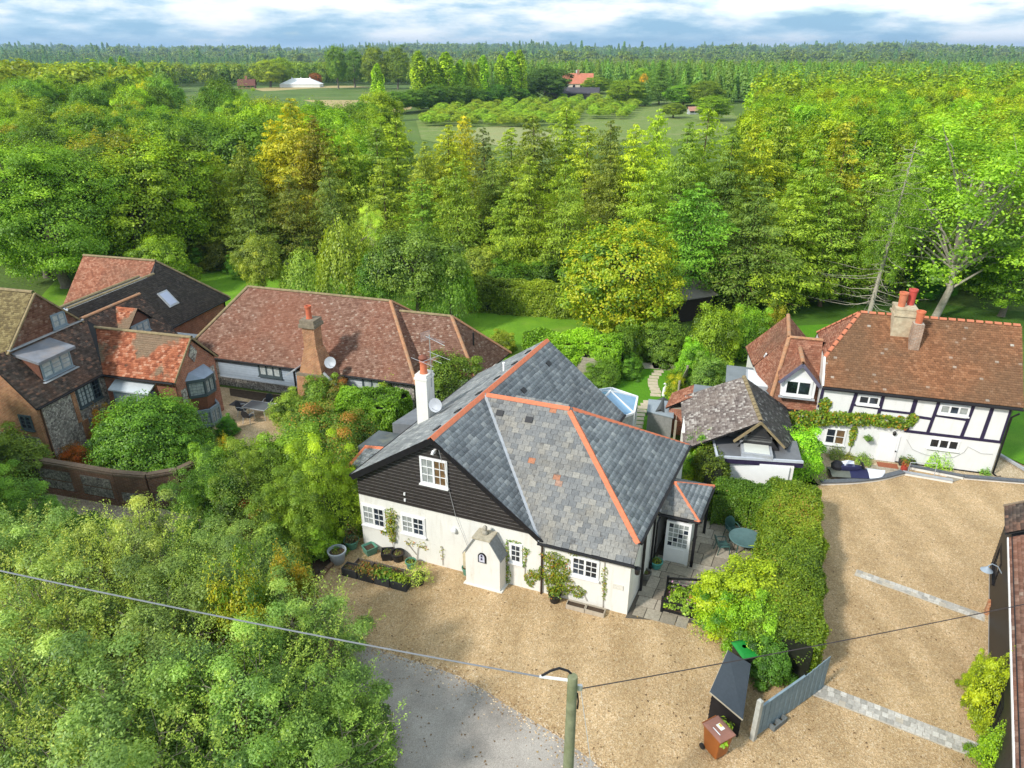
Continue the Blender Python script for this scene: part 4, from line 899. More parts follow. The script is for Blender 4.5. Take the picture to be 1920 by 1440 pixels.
R_moss, R_bon, R_aris = HR(M_moss, 'ridge_moss'), HR(M_bonnet, 'ridge_bonnet'), HR(M_aris, 'ridge_red')
def ridges(parent, segs, me, mat, single=False, L=.32, name='ridge_tile'):
    for a, b in segs: ridge_run(parent, a, b, me, L, name, .01, single, mat)
def boards(parent, A, a0, a1, b0, b1, step, mat, name='weatherboard', lip=.035):
    n = int(round((b1 - b0) / step))
    for i in range(n):
        z0 = b0 + (b1 - b0) * i / n; z1 = z0 + (b1 - b0) / n * 1.04
        m = MB(); m.add([A(a0, z1, .004), A(a1, z1, .004), A(a1, z0, lip), A(a0, z0, lip), A(a0, z0, .004), A(a1, z0, .004)], [(0, 3, 2, 1), (3, 4, 5, 2), (0, 4, 3), (1, 2, 5)]); m.build(name, mat, parent)

# ---------------------------------------------------------------- converted barn, centre left
BO = px(417, 723)
barn = thing('tiled_barn', 'long low barn with red brown clay tiled hipped roof and grey blue boarding', 'barn', BO, -.293)
ez, rz_, rv = 2.15, 5.6, 3.85
W_ = MB(); W_.box(-2.2, 13.7, .12, 7.6, 0, 2.1); W_.build('wall', M_flint, barn)
W_ = MB(); W_.box(13.7, 17.6, 1.9, 5.6, 0, 2.1); W_.build('wall', M_white, barn)
fp = [V3(-2.6, -.15, ez - .12), V3(14.0, -.15, ez - .12), V3(10.7, rv, rz_), V3(.25, rv, rz_)]
hl = [V3(-2.6, -.15, ez - .12), V3(.25, rv, rz_), V3(-2.6, 7.85, ez - .12)]
hr = [V3(14.0, -.15, ez - .12), V3(10.7, rv, rz_), V3(14.0, 7.85, ez - .12)]
bp = [V3(-2.6, 7.85, ez - .12), V3(14.0, 7.85, ez - .12), V3(10.7, rv, rz_), V3(.25, rv, rz_)]
e2, r2 = 2.05, 5.0
f2 = [V3(11.3, rv, r2), V3(14.8, rv, r2), V3(17.2, 1.45, e2), V3(13.2, 1.45, e2)]
h2 = [V3(14.8, rv, r2), V3(17.2, 1.45, e2), V3(17.9, 6.1, e2)]; k2 = [V3(11.3, rv, r2), V3(14.8, rv, r2), V3(17.9, 6.1, e2), V3(13, 6.1, e2)]
br = roof_part(barn, [fp, hl, hr, bp, f2, h2, k2])
tiled(br, [fp, hl, hr, f2, h2], M_tile_b, .17, .12, .026, 11)
tiled(br, [bp, k2], M_tile_b, .34, .22, .016, 12)
ridges(br, [(V3(.25, rv, rz_), V3(10.7, rv, rz_)), (V3(11.3, rv, r2), V3(14.8, rv, r2)), (V3(.25, rv, rz_), V3(-2.6, -.15, ez - .1))], R_moss, M_moss)
ridges(br, [(V3(10.7, rv, rz_), V3(14.0, -.15, ez - .1)), (V3(14.8, rv, r2), V3(17.2, 1.45, e2)), (V3(14.8, rv, r2), V3(17.9, 6.1, e2)), (V3(10.7, rv, rz_), V3(14., 7.85, ez - .1))], R_bon, M_bonnet, L=.26, name='bonnet_tile')
AB = lambda a, b_, n: V3(a, .12 - n, b_)
boards(barn, AB, -.1, 6.4, .70, 2.06, .17, m_plain('pale blue boarding', (.30, .355, .42), .6, .08, 4, .1)); boards(barn, AB, 8.7, 12.2, .2, 2.06, .18, m_plain('pale grey boarding', (.50, .54, .58), .6, .08, 4, .1))
m = MB(); boxA(m, AB, -.1, 6.4, .62, .70, 0, .08); m.build('plinth_ledge', m_plain('pale ledge', (.42, .46, .50), .6, .1, 4, 0), barn)
AB2 = lambda a, b_, n: V3(a, .085 - n, b_)
window(barn, AB2, 2.95, 4.62, 1.1, 2.02, M_dgrey, M_glass_w, leaves=3, cols=1, rows=1, fw=.08)
window(barn, AB2, 10.3, 11.6, .95, 2.02, M_dgrey, M_glass_w, leaves=2, cols=1, rows=1, fw=.08)
pipe('gutter', [V3(-2.6, -.2, 2.0), V3(6.3, -.2, 2.0)], .055, None, barn); pipe('gutter', [V3(8.8, -.2, 2.0), V3(14, -.2, 2.0)], .055, None, barn)
pipe('downpipe', [V3(5.55, -.18, 2.0), V3(5.55, .05, 1.7), V3(5.55, .05, 0)], .045, None, barn)
# great external chimney
c = MB(); c.add([V3(6.5, -1.3, 0), V3(8.55, -1.3, 0), V3(8.55, .3, 0), V3(6.5, .3, 0), V3(6.62, -1.2, 2.2), V3(8.5, -1.2, 2.2), V3(8.5, .3, 2.2), V3(6.62, .3, 2.2)], [(0, 1, 5, 4), (1, 2, 6, 5), (2, 3, 7, 6), (3, 0, 4, 7), (4, 5, 6, 7)])
c.add([V3(6.72, -1.05, 2.2), V3(8.3, -1.05, 2.2), V3(8.3, .5, 2.2), V3(6.72, .5, 2.2), V3(7.12, -.85, 3.8), V3(7.98, -.85, 3.8), V3(7.98, .0, 3.8), V3(7.12, .0, 3.8)], [(0, 1, 5, 4), (1, 2, 6, 5), (2, 3, 7, 6), (3, 0, 4, 7), (4, 5, 6, 7)])
c.box(7.15, 7.95, -.83, -.03, 3.8, 5.15); chb = c.build('chimney', M_brick_o, barn)
M_weath = m_plain('weathered brick cap', (.22, .18, .13), .95, .35, 5, .5)
m = MB(); m.box(7.02, 8.08, -.96, .10, 5.15, 5.36); m.box(7.08, 8.02, -.90, .04, 5.36, 5.62); m.build('chimney_cap', M_weath, chb); m = MB(); m.box(6.6, 8.52, -1.22, -.9, 2.14, 2.28); m.build('chimney_offset', M_weath, chb)
m = MB(); m.lathe([(.19, 0), (.165, .1), (.16, .62), (.20, .66), (.20, .78), (.14, .78), (.13, .6)], V3(7.5, -.45, 5.62), 16); m.build('chimney_pot', m_plain('red clay pot', (.55, .14, .07), .8, .15, 4, .1), chb, True)
m = MB(); m.add([V3(8.4, -1.15, 2.35), V3(9.25, -.35, 1.75), V3(9.1, .6, 2.6), V3(8.3, .2, 3.0)], [(0, 1, 2, 3)]); sd = [V3(9.35, -1.1, 1.7), V3(8.45, -1.1, 2.55), V3(8.45, .35, 2.55), V3(9.35, .35, 1.7)]
q = roof_part(barn, [sd], 'side_roof'); tiled(q, [sd], M_tile_b, .17, .11, .016, 14); m = MB(); m.bar(V3(8.45, -1.14, 2.5), V3(9.35, -1.14, 1.65), .05, .16); m.build('bargeboard', M_lead, barn)
m = MB(); m.bar(V3(6.5, -.5, 2.45), V3(5.75, -.5, 1.95), 1.2, .06); m.build('side_roof', M_lead, barn); m = MB(); m.box(8.5, 9.2, -1.0, .3, 0, 1.75); m.build('wall', M_brick_o, barn)
dish(barn, V3(8.75, -.75, 3.05), Vector((.25, -.85, .45)).normalized(), .34, V3(8.3, -.7, 2.9))
pipe('vent_pipe', [V3(16.3, 3.6, 3.3), V3(16.3, 3.6, 4.2)], .06, M_black, barn)

# ---------------------------------------------------------------- flint and brick cottage, left
LO = px(436, 765)
flint = thing('flint_cottage', 'brick and flint cottage with steep clay tiled wings, dormers and grey oriel window', 'house', LO, -.25)
m = MB(); m.box(-9.0, -5.12, -8.35, 2.2, 0, 3.55); m.build('wall', M_flint, flint)
m = MB(); m.box(-7.0, -.36, -3.8, -.32, 0, 3.55); m.build('wall', M_brick, flint)
m = MB(); m.box(-16, -7.15, -7.25, -2.75, 0, 5.95); m.build('wall', M_brick_o, flint)
# brick skin, quoins of the end wall
m = MB(); m.box(-9.0, -5.1, -8.40, -8.352, 1.75, 3.5); m.box(-5.42, -5.08, -8.405, -8.1, 0, 3.5); m.box(-5.119, -5.075, -6.2, -5.95, 1.5, 3.5); m.box(-5.119, -5.075, -6.0, -5.6, 0.0, 1.5); m.poly(V3(-9.0, -8.38, 3.5), V3(-5.12, -8.38, 3.5), V3(-7.1, -8.38, 5.85)); m.build('brick_quoin', M_brick_o, flint)
eu, ru, eZ, rZ = -4.88, -7.1, 3.55, 6.0
fs = [V3(eu, -8.55, eZ), V3(eu, 2.35, eZ), V3(ru, 2.35, rZ), V3(ru, -8.55, rZ)]
bs = [V3(-9.3, -8.55, eZ), V3(-9.3, 2.35, eZ), V3(ru, 2.35, rZ), V3(ru, -8.55, rZ)]
rf = [V3(-7.2, -4.05, 3.5), V3(-.2, -4.05, 3.5), V3(-.2, -2.07, 5.4), V3(-6.6, -2.07, 5.4)]
rbk = [V3(-5.0, -.08, 3.5), V3(-.2, -.08, 3.5), V3(-.2, -2.07, 5.4), V3(-6.6, -2.07, 5.4)]
gz8, gv = 8.4, -5.0
gl = [V3(-16, -7.5, 5.9), V3(-7.0, -7.5, 5.9), V3(-7.0, gv, gz8), V3(-16, gv, gz8)]; gr_ = [V3(-16, -2.5, 5.9), V3(-7.0, -2.5, 5.9), V3(-7.0, gv, gz8), V3(-16, gv, gz8)]
rfp = roof_part(flint, [fs, bs, rf, rbk, gl, gr_])
# flint slope laid either side of the red wing
tiled(rfp, [[V3(eu, -8.55, eZ), V3(eu, -4.0, eZ), V3(ru, -2.1, rZ), V3(ru, -8.55, rZ)]], M_tile_d, .17, .115, .016, 21)
tiled(rfp, [[V3(eu, -.6, eZ), V3(eu, 2.35, eZ), V3(ru, 2.35, rZ), V3(ru, -2.3, rZ)]], M_tile_d, .17, .115, .016, 22)
tiled(rfp, [rf], M_tile_r, .18, .13, .03, 23); tiled(rfp, [rbk, bs, gr_], M_tile_d, .3, .2, .016, 24)
M_tile_o = m_attr('olive lichened tile', [(0, (0.125, 0.094, 0.047)), (.5, (0.203, 0.156, 0.070)), (1, (0.281, 0.226, 0.109))], .9, patch=(0.234, 0.109, 0.062), patch_amt=.6); tiled(rfp, [gl], M_tile_o, .17, .115, .016, 25)
ridges(rfp, [(V3(-6.7, -2.07, 5.4), V3(-.2, -2.07, 5.4)), (V3(-16, gv, gz8), V3(-7.0, gv, gz8))], R_moss, M_moss); ridges(rfp, [(V3(ru, -2.4, rZ), V3(ru, 2.35, rZ))], R_bon, M_bonnet)
# tile-hung gable over the lower roof
gt = [V3(-6.98, -7.3, 6.0), V3(-6.98, -2.7, 6.0), V3(-6.98, gv, 8.3)]
m = MB(); m.poly(*gt); m.build('gable', M_brick, flint)
Qg = []; rngG = np.random.default_rng(26); rows = int(2.3 / .125)
for k in range(rows):
    z0 = 6.02 + k * .125; hw = 2.3 * (1 - (z0 - 6.0) / 2.3) - .03; x = -hw - (k % 2) * .08
    while x < hw:
        a0, a1 = max(x + .004, -hw), min(x + .166, hw)
        if a1 - a0 > .03: Qg.append([V3(-6.935, gv + a0, z0), V3(-6.935, gv + a1, z0), V3(-6.965, gv + a1, z0 + .145), V3(-6.965, gv + a0, z0 + .145), V3(-6.955, gv + a0, z0), V3(-6.955, gv + a1, z0)])
        x += .17
Qg = np.array([[tuple(p) for p in q] for q in Qg]); o = mobj('hung_tiles', tiles_to_mesh('hung_tiles', Qg, np.stack([rngG.random(len(Qg))] * 4, 1), M_tile_b), flint); o['kind'] = 'stuff'
for s in (-7.5, -2.5): m = MB(); m.bar(V3(-6.9, gv, gz8 - .03), V3(-6.9, s, 5.88), .12, .09); m.build('bargeboard', M_moss, flint)
m = MB(); m.bar(V3(-6.9, -7.4, 6.03), V3(-6.9, -2.5, 6.03), .16, .07); m.build('lead_flashing', M_lead, flint)
AU = lambda a, b_, n: V3(-6.93 + n, a, b_)
window(flint, AU, -4.5, -3.55, 6.15, 6.95, M_gpaint, M_glass_w, leaves=2, cols=1, rows=2)
AE = lambda a, b_, n: V3(-5.118 + n, a, b_)
window(flint, AE, -5.85, -4.25, 2.2, 3.4, M_dgrey, [M_glass_w, M_glass_w, M_glass], leaves=3, cols=2, rows=4)
AW = lambda a, b_, n: V3(a, -8.402 - n, b_)
window(flint, AW, -6.35, -5.55, 2.15, 3.0, M_dgrey, M_glass, leaves=2, cols=1, rows=3); window(flint, AW, -7.3, -6.3, .5, 1.4, M_dgrey, M_glass, leaves=2, cols=1, rows=2)
window(flint, AE, -5.5, -4.7, .5, 1.4, M_gpaint, M_glass_w, leaves=2, cols=1, rows=2)
pipe('gutter', [V3(eu + .05, -8.5, eZ - .06), V3(eu + .05, -4.0, eZ - .06)], .055, None, flint); pipe('downpipe', [V3(-5.02, -8.2, 3.4), V3(-5.02, -8.25, 0)], .045, m_plain('brown downpipe', (.10, .06, .04), .6, .3, 4, 0), flint)
pipe('gutter', [V3(-5.0, -4.12, 3.44), V3(-.3, -4.12, 3.44)], .055, None, flint)
# box dormer on the flint slope
m = MB(); d0, d1 = -7.1, -5.05
m.add([V3(-5.62, d0, 4.35), V3(-5.62, d1, 4.35), V3(-6.95, d1, 5.6), V3(-6.95, d0, 5.6), V3(-5.62, d0, 5.35), V3(-5.62, d1, 5.35), V3(-6.95, d1, 5.65), V3(-6.95, d0, 5.65)], [(0, 1, 5, 4), (1, 2, 6, 5), (0, 4, 7, 3), (4, 5, 6, 7)]); dm = m.build('dormer', M_tile_b, flint)
m = MB(); m.add([V3(-5.35, d0 - .18, 5.36), V3(-5.35, d1 + .18, 5.36), V3(-7.0, d1 + .18, 5.72), V3(-7.0, d0 - .18, 5.72), V3(-5.35, d0 - .18, 5.5), V3(-5.35, d1 + .18, 5.5), V3(-7.0, d1 + .18, 5.86), V3(-7.0, d0 - .18, 5.86)], [(3, 2, 1, 0), (4, 5, 6, 7), (0, 1, 5, 4), (1, 2, 6, 5), (2, 3, 7, 6), (3, 0, 4, 7)]); m.build('dormer_roof', m_plain('lead roof', (.22, .23, .26), .5, .25, 2, .1, dirt=(.30, .25, .22), dirt_amt=.6), dm)
ADm = lambda a, b_, n: V3(-5.612 + n, a, b_)
window(dm, ADm, d0 + .06, d1 - .06, 4.42, 5.33, M_gpaint, M_glass_w, leaves=3, cols=1, rows=3, name='window')
m = MB(); m.bar(V3(-5.5, d0 - .1, 4.3), V3(-5.5, d1 + .1, 4.3), .3, .03); m.build('lead_apron', M_lead, dm)
# gabled tile dormer behind the red wing
dv0, dv1, dz0 = -.75, .95, 4.75
m = MB(); dmid = (dv0 + dv1) / 2
m.add([V3(-5.55, dv0, 4.3), V3(-5.55, dv1, 4.3), V3(-5.55, dv1, 5.1), V3(-5.55, dmid, 5.85), V3(-5.55, dv0, 5.1), V3(-7.0, dv0, 5.1), V3(-7.0, dv1, 5.1), V3(-7.0, dmid, 5.85)], [(0, 1, 2, 3, 4), (0, 4, 5), (1, 6, 2)]); dm2 = m.build('dormer', M_tile_b, flint)
dl = [V3(-5.4, dv0 - .15, 5.0), V3(-5.4, dmid, 5.95), V3(-6.95, dmid, 5.95), V3(-6.4, dv0 - .15, 5.0)]; drr = [V3(-5.4, dv1 + .15, 5.0), V3(-5.4, dmid, 5.95), V3(-6.95, dmid, 5.95), V3(-6.4, dv1 + .15, 5.0)]
q = roof_part(dm2, [dl, drr], 'dormer_roof', .05); Qa, Aa, _ = tile_plane(dl, .17, .115, .016, np.random.default_rng(3)); Qb, Ab, _ = tile_plane(drr, .17, .115, .016, np.random.default_rng(4))
o = mobj('dormer_tiles', tiles_to_mesh('dormer_tiles', np.concatenate([Qa, Qb]), np.concatenate([Aa, Ab]), M_tile_r), dm2); o['kind'] = 'stuff'
AD2 = lambda a, b_, n: V3(-5.545 + n, a, b_); window(dm2, AD2, dv0 + .08, dv1 - .08, 4.35, 5.05, M_gpaint, M_glass_w, leaves=3, cols=1, rows=2)
# red gable wall with oriel
m = MB(); m.poly(V3(-.358, -3.8, 3.5), V3(-.358, -.32, 3.5), V3(-.358, -2.07, 5.28)); m.build('gable', M_brick, flint)
m = MB(); q_ = [V3(-.345, -2.07 + a, 4.45 + b_) for a, b_ in ((0, -.55), (.38, 0), (0, .55), (-.38, 0))]; m.poly(*q_); m.poly(*[v + Vector((.03, 0, 0)) for v in q_]); m.build('flint_diamond', M_flint, flint)
for a_, z_ in ((-3.35, 2.3), (-.75, 2.6)): m = MB(); m.box(-.357, -.335, a_ - .22, a_ + .22, z_ - .5, z_ + .5); m.build('flint_panel', M_flint, flint)
for a_ in (-.2, -4.05): m = MB(); m.bar(V3(-.22, -2.07, 5.42), V3(-.22, a_, 3.48), .06, .1); m.build('bargeboard', M_moss, flint)
def oriel(par, b0, b1, roof_z, base):
    y0, y1, d = -3.0, -1.1, .72; f = [V3(-.35, y0, 0), V3(.37, y0 + .55, 0), V3(.37, y1 - .55, 0), V3(-.35, y1, 0)]
    m = MB()
    for i in range(4): m.bar(f[i] + Vector((0, 0, b0)), f[i] + Vector((0, 0, b1)), .12, .12)
    for i in range(3):
        for z_, hh in ((b0, .16), (b1, .2)): m.bar(f[i] + Vector((0, 0, z_)), f[i + 1] + Vector((0, 0, z_)), .13, hh)
        mid = (f[i] + f[i + 1]) / 2; m.bar(mid + Vector((0, 0, b0)), mid + Vector((0, 0, b1)), .06, .06) if i == 1 else None
    o = m.build('oriel', M_dgrey if base else M_gpaint, par)
    for i in range(3):
        g_ = MB(); a_, c_ = f[i], f[i + 1]; n_ = Vector(((c_ - a_).y, -(c_ - a_).x, 0)).normalized() * .012
        if n_.x < 0: n_ = -n_
        g_.poly(*[p - n_ + Vector((0, 0, z_)) for p, z_ in ((a_, b0), (c_, b0), (c_, b1), (a_, b1))]); g_.build('pane', M_glass_w, o)
        L_ = MB()
        for k in range(1, 4): L_.tube([a_.lerp(c_, k / 4) + n_ * 1.5 + Vector((0, 0, b0)), a_.lerp(c_, k / 4) + n_ * 1.5 + Vector((0, 0, b1))], .008, 4)
        for k in range(1, 5): zz = b0 + (b1 - b0) * k / 5; L_.tube([a_ + n_ * 1.5 + Vector((0, 0, zz)), c_ + n_ * 1.5 + Vector((0, 0, zz))], .008, 4)
        L_.build('leading', M_dgrey, o)
    if roof_z:
        m = MB(); t = [V3(-.345, -2.75, roof_z), V3(-.345, -1.35, roof_z)]; e_ = [(p - V3(-.2, -2.05, 0)) * 1.12 + V3(-.2, -2.05, b1 + .1) for p in f]
        for p in e_: p.x = max(p.x, -.345)
        m.poly(e_[0], e_[1], t[0]); m.poly(e_[1], e_[2], t[1], t[0]); m.poly(e_[2], e_[3], t[1]); m.build('oriel_roof', m_plain('blue lead', (.27, .32, .40), .5, .15, 3, .1), o)
    if base:
        m = MB()
        lo = [(p - V3(-.35, -2.05, 0)) * .75 + V3(-.35, -2.05, base) for p in f]; hi = [p + Vector((0, 0, b0 - .08)) for p in f]
        for i in range(3): m.poly(lo[i], lo[i + 1], hi[i + 1], hi[i])
        m.build('oriel_skirt', M_tile_ro, o)
    return o
oriel(flint, 2.1, 3.05, 3.5, 1.15); oriel(flint, .15, 1.1, 0, 0)
# grey bay on the front of the red wing
m = MB(); m.box(-4.2, -1.9, -4.35, -3.8, .3, 2.75); bay = m.build('bay', M_gpaint, flint)
m = MB(); m.add([V3(-4.35, -4.5, 2.76), V3(-1.75, -4.5, 2.76), V3(-1.75, -3.8, 3.1), V3(-4.35, -3.8, 3.1), V3(-4.35, -4.5, 2.84), V3(-1.75, -4.5, 2.84), V3(-1.75, -3.8, 3.18), V3(-4.35, -3.8, 3.18)], [(3, 2, 1, 0), (4, 5, 6, 7), (0, 1, 5, 4), (1, 2, 6, 5), (3, 0, 4, 7)]); m.build('bay_roof', m_plain('pale lead', (.48, .52, .55), .5, .1, 3, .1), bay)
window(bay, lambda a, b_, n: V3(a, -4.352 - n, b_), -4.1, -2.0, 1.9, 2.7, M_gpaint, M_glass_w, leaves=4, cols=1, rows=2, sill=False)
m = MB(); m.box(-1.6, -.4, -3.86, -3.802, 2.55, 3.15); m.build('tile_band', M_tile_ro, flint)

# ---------------------------------------------------------------- brick house with the dark new roof, behind
bh = thing('dark_roofed_house', 'brick house with a broad dark tiled roof and a small skylight', 'house', LO, -.25)
m = MB(); m.box(-15.8, -7.3, 4.9, 10.6, 0, 3.1); m.box(-12, -7.32, -.6, 4.9, 0, 3.08); m.build('wall', M_brick, bh)
ke, kr = -7.0, -10.1
dk = [V3(ke, 2.6, 3.1), V3(ke, 10.9, 3.1), V3(-10.1, 7.75, 6.5), V3(-9.6, 6.9, 5.95), V3(-9.4, -.8, 5.65)]
dk1 = [V3(ke, -.9, 3.05), V3(ke, 6.6, 3.05), V3(-9.55, 6.6, 5.85), V3(-9.55, -.9, 5.85)]
dk2 = [V3(ke, 6.6, 3.05), V3(ke, 10.95, 3.05), V3(-10.15, 7.75, 6.5), V3(-9.55, 6.6, 5.85)]
dk2 = [V3(ke, 6.6, 3.05), V3(ke, 10.95, 3.05), V3(-10.13, 7.75, 6.487), V3(-9.55, 6.6, 5.85)]
red = [V3(-16.2, 4.4, 3.1), V3(-10.2, 4.4, 3.1), V3(-10.13, 7.75, 6.5), V3(-16.2, 7.75, 6.5)]
bk_ = [V3(-16.2, 11.0, 3.1), V3(ke, 10.95, 3.05), V3(-10.13, 7.75, 6.48), V3(-16.2, 7.75, 6.5)]
wl = [V3(-9.55, -.9, 5.85), V3(-9.55, 6.6, 5.85), V3(-12, 6.6, 4.3), V3(-12, -.9, 4.3)]
rr_ = roof_part(bh, [dk1, dk2, red, bk_])
m = MB(); m.poly(V3(-9.55, 6.6, 5.85), V3(-10.13, 7.75, 6.48), V3(-10.2, 6.6, 5.3)); m.build('roof_web', M_under, bh)
tiled(rr_, [dk1, dk2], M_tile_n, .2, .13, .016, 31); tiled(rr_, [red], M_tile_ro, .17, .115, .016, 32); tiled(rr_, [bk_], M_tile_n, .34, .22, .016, 33)
ridges(rr_, [(V3(-16.2, 7.75, 6.5), V3(-10.13, 7.75, 6.5)), (V3(-10.13, 7.75, 6.48), V3(ke, 10.95, 3.05))], R_moss, M_moss); ridges(rr_, [(V3(-9.6, -.9, 5.88), V3(-9.6, 6.7, 5.88)), (V3(-10.5, -.9, 5.75), V3(-10.5, 6.3, 5.75))], R_moss, M_moss, name='parapet_tile')
m = MB(); m.box(-10.45, -9.7, -.9, 6.4, 5.3, 5.72); m.build('lead_flat', m_plain('pale lead flat', (.42, .46, .50), .5, .15, 2, 0), bh)
m = MB(); m.box(-10.7, -10.45, -.9, 6.3, 3.6, 5.75); m.build('parapet', M_tile_n, bh)
pl, pn, pu, pv_, po_ = plane_frame(dk1); c = Vector((-8.25, 6.0, 3.05 + (8.25 - 7.0) * 2.8 / 2.55)); M = basis(c + pn * .05, (0, 1, 0), pn)
m = MB(); m.box(-.48, .48, -.62, .62, -.06, .05, M); sk = m.build('skylight', M_lead, bh); m = MB(); m.box(-.36, .36, -.5, .5, .05, .065, M); m.build('pane', m_plain('skylight glass', (.42, .47, .62), .08, .08, 2, 0, spec=.7), sk)
pipe('gutter', [V3(ke + .06, 2.2, 3.0), V3(ke + .06, 10.9, 3.0)], .06, None, bh); pipe('downpipe', [V3(-7.2, 10.5, 3.0), V3(-7.2, 10.5, 0)], .05, None, bh)
m = MB(); m.box(-7.2, -4.6, 2.5, 4.4, 0, 2.55); m.box(-7.28, -4.5, 2.42, 4.5, 2.55, 2.68); m.build('flat_link', M_lead, bh); pipe('flue', [V3(-6.6, 3.0, 2.6), V3(-6.6, 3.0, 3.5)], .09, M_lead, bh)

# ---------------------------------------------------------------- garden wall of brick and flint
GW = [px(-130, 888), px(-40, 900), px(70, 916), px(160, 932), px(232, 945), px(290, 950), px(345, 940), px(395, 915)]
gwall = thing('garden_wall', 'curving brick garden wall with dark flint panels beside the gravel path', 'wall', (0, 0, 0)); gh = 1.72
def wall_seg(mb, a, b, z0, z1, th, off=0.0):
    d = (b - a).normalized(); n = Vector((-d.y, d.x, 0)) * th / 2; o = Vector((d.y, -d.x, 0)) * off
    q = [a - n + o, b - n + o, b + n + o, a + n + o]; mb.add([v + Vector((0, 0, z0)) for v in q] + [v + Vector((0, 0, z1)) for v in q], [(3, 2, 1, 0), (4, 5, 6, 7), (0, 1, 5, 4), (1, 2, 6, 5), (2, 3, 7, 6), (3, 0, 4, 7)])
mb = MB()
for a, b_ in zip(GW[:-1], GW[1:]): wall_seg(mb, a, b_, 0, gh, .33)
mb.build('brick_body', M_brick_d, gwall)
mb = MB()
for a, b_ in zip(GW[:-1], GW[1:]): wall_seg(mb, a, b_, gh, gh + .09, .42); wall_seg(mb, a, b_, gh + .09, gh + .15, .3)
mb.build('coping', m_plain('brick coping', (.14, .10, .07), .9, .3, 6, .5), gwall)
for i, (a, b_) in enumerate(zip(GW[:-1], GW[1:])):
    d = b_ - a; n = max(1, round(d.length / 2.4))
    for k in range(n):
        p, q = a + d * ((k + .12) / n), a + d * ((k + .88) / n)
        for z0, z1 in (((.38, .85), (.93, 1.45)) if i < 4 else ((.3, .8),)): mb = MB(); wall_seg(mb, p, q, z0, z1, .03, .17); mb.build('flint_panel', M_flint_d, gwall)
    mb = MB(); wall_seg(mb, a, b_, 0, .32, .06, .18); mb.build('plinth', M_brick_d, gwall)

# ---------------------------------------------------------------- timber-framed cottage, right
cot = thing('timbered_cottage', 'white timber framed cottage with purple black beams and a mossy clay tiled roof', 'cottage', (16.43, 34.25, 0), -.275)
CZ = -.12
m = MB(); m.box(0, 8.9, 0, 5.7, CZ, 4.0); m.box(8.9, 14, .05, 5.65, CZ, 3.8) if False else None; m.build('wall', m_render('limewash', (.74, .74, .73), (.52, .50, .46), .3), cot)
ce, cr, cvm = 3.93, 7.15, 2.85
cf = [V3(.0, -.2, ce), V3(9.3, -.2, ce), V3(9.3, cvm, cr), V3(1.65, cvm, cr), V3(.02, .95, 5.12)]
chp = [V3(.02, .95, 5.12), V3(1.65, cvm, cr), V3(.02, 4.75, 5.12)]
cb_ = [V3(.0, 6.0, ce), V3(9.3, 6.0, ce), V3(9.3, cvm, cr), V3(1.65, cvm, cr), V3(.02, 4.75, 5.12)]
crf = roof_part(cot, [cf, chp, cb_]); tiled(crf, [cf], M_tile_c, .175, .125, .03, 41); tiled(crf, [chp], M_tile_ro, .175, .115, .018, 42); tiled(crf, [cb_], M_tile_c, .34, .22, .018, 43)
ridges(crf, [(V3(1.65, cvm, cr), V3(9.3, cvm, cr)), (V3(.02, .95, 5.12), V3(1.65, cvm, cr)), (V3(.02, 4.75, 5.12), V3(1.65, cvm, cr))], R_aris, M_aris, single=True, L=.42)
m = MB(); m.bar(V3(.0, -.2, ce + .02), V3(.0, .95, 5.16), .1, .1); m.build('verge', M_white, cot)
m = MB(); m.poly(V3(.004, 0, 3.85), V3(.004, 5.7, 3.85), V3(.004, 4.75, 5.05), V3(.004, .95, 5.05)); m.poly(V3(8.9, 0, 3.85), V3(8.9, 5.7, 3.85), V3(8.9, cvm, 7.0)); m.build('gable', M_white, cot)
M_beam = m_plain('purple black timber', (.028, .020, .055), .6, .4, 7, .4)
AC = lambda a, b_, n: V3(a, -n, b_)
def beam(a0, z0, a1, z1, w=.15, d=.035):
    m = MB(); m.bar(V3(a0, -d / 2 + .002, z0), V3(a1, -d / 2 + .002, z1), w, d, up=(0, 0, 1) if abs(z1 - z0) < abs(a1 - a0) else (1, 0, 0)) if False else None
    dx, dz_ = a1 - a0, z1 - z0; L = math.hypot(dx, dz_); nx_, nz_ = -dz_ / L * w / 2, dx / L * w / 2
    q = [(a0 + nx_, z0 + nz_), (a1 + nx_, z1 + nz_), (a1 - nx_, z1 - nz_), (a0 - nx_, z0 - nz_)]
    m.add([V3(a, -d, z) for a, z in q] + [V3(a, .01, z) for a, z in q], [(0, 1, 2, 3), (0, 4, 5, 1), (1, 5, 6, 2), (2, 6, 7, 3), (3, 7, 4, 0)]); m.build('beam', M_beam, cot)
for a0, z0, a1, z1, w_, d in ((.08, 3.7, .05, 2.6, .15, .035), (1.72, 3.7, 1.58, 2.2, .17, .036), (3.02, 3.7, 2.98, 2.2, .16, .034), (4.55, 3.7, 4.5, 1.9, .2, .037), (5.62, 3.7, 5.5, 1.9, .15, .034), (7.2, 3.7, 7.08, 1.9, .16, .036), (8.05, 3.7, 8.0, 1.9, .17, .035), (8.86, 3.7, 8.86, 1.9, .1, .034),
    (1.7, 2.98, 3.0, 2.94, .12, .028), (3.05, 2.86, 4.45, 2.86, .12, .029), (4.6, 2.72, 5.55, 2.68, .14, .028), (5.6, 2.9, 7.15, 2.84, .1, .027), (4.4, 1.82, 8.9, 1.83, .15, .03), (0, 3.72, 8.9, 3.72, .12, .04)): beam(a0, z0, a1, z1, w_, d)
m = MB(); boxA(m, AC, 1.4, 3.2, CZ, -.08, 0, .02); boxA(m, AC, 4.35, 8.9, CZ, -.05, 0, .02); m.build('black_plinth', M_black, cot)
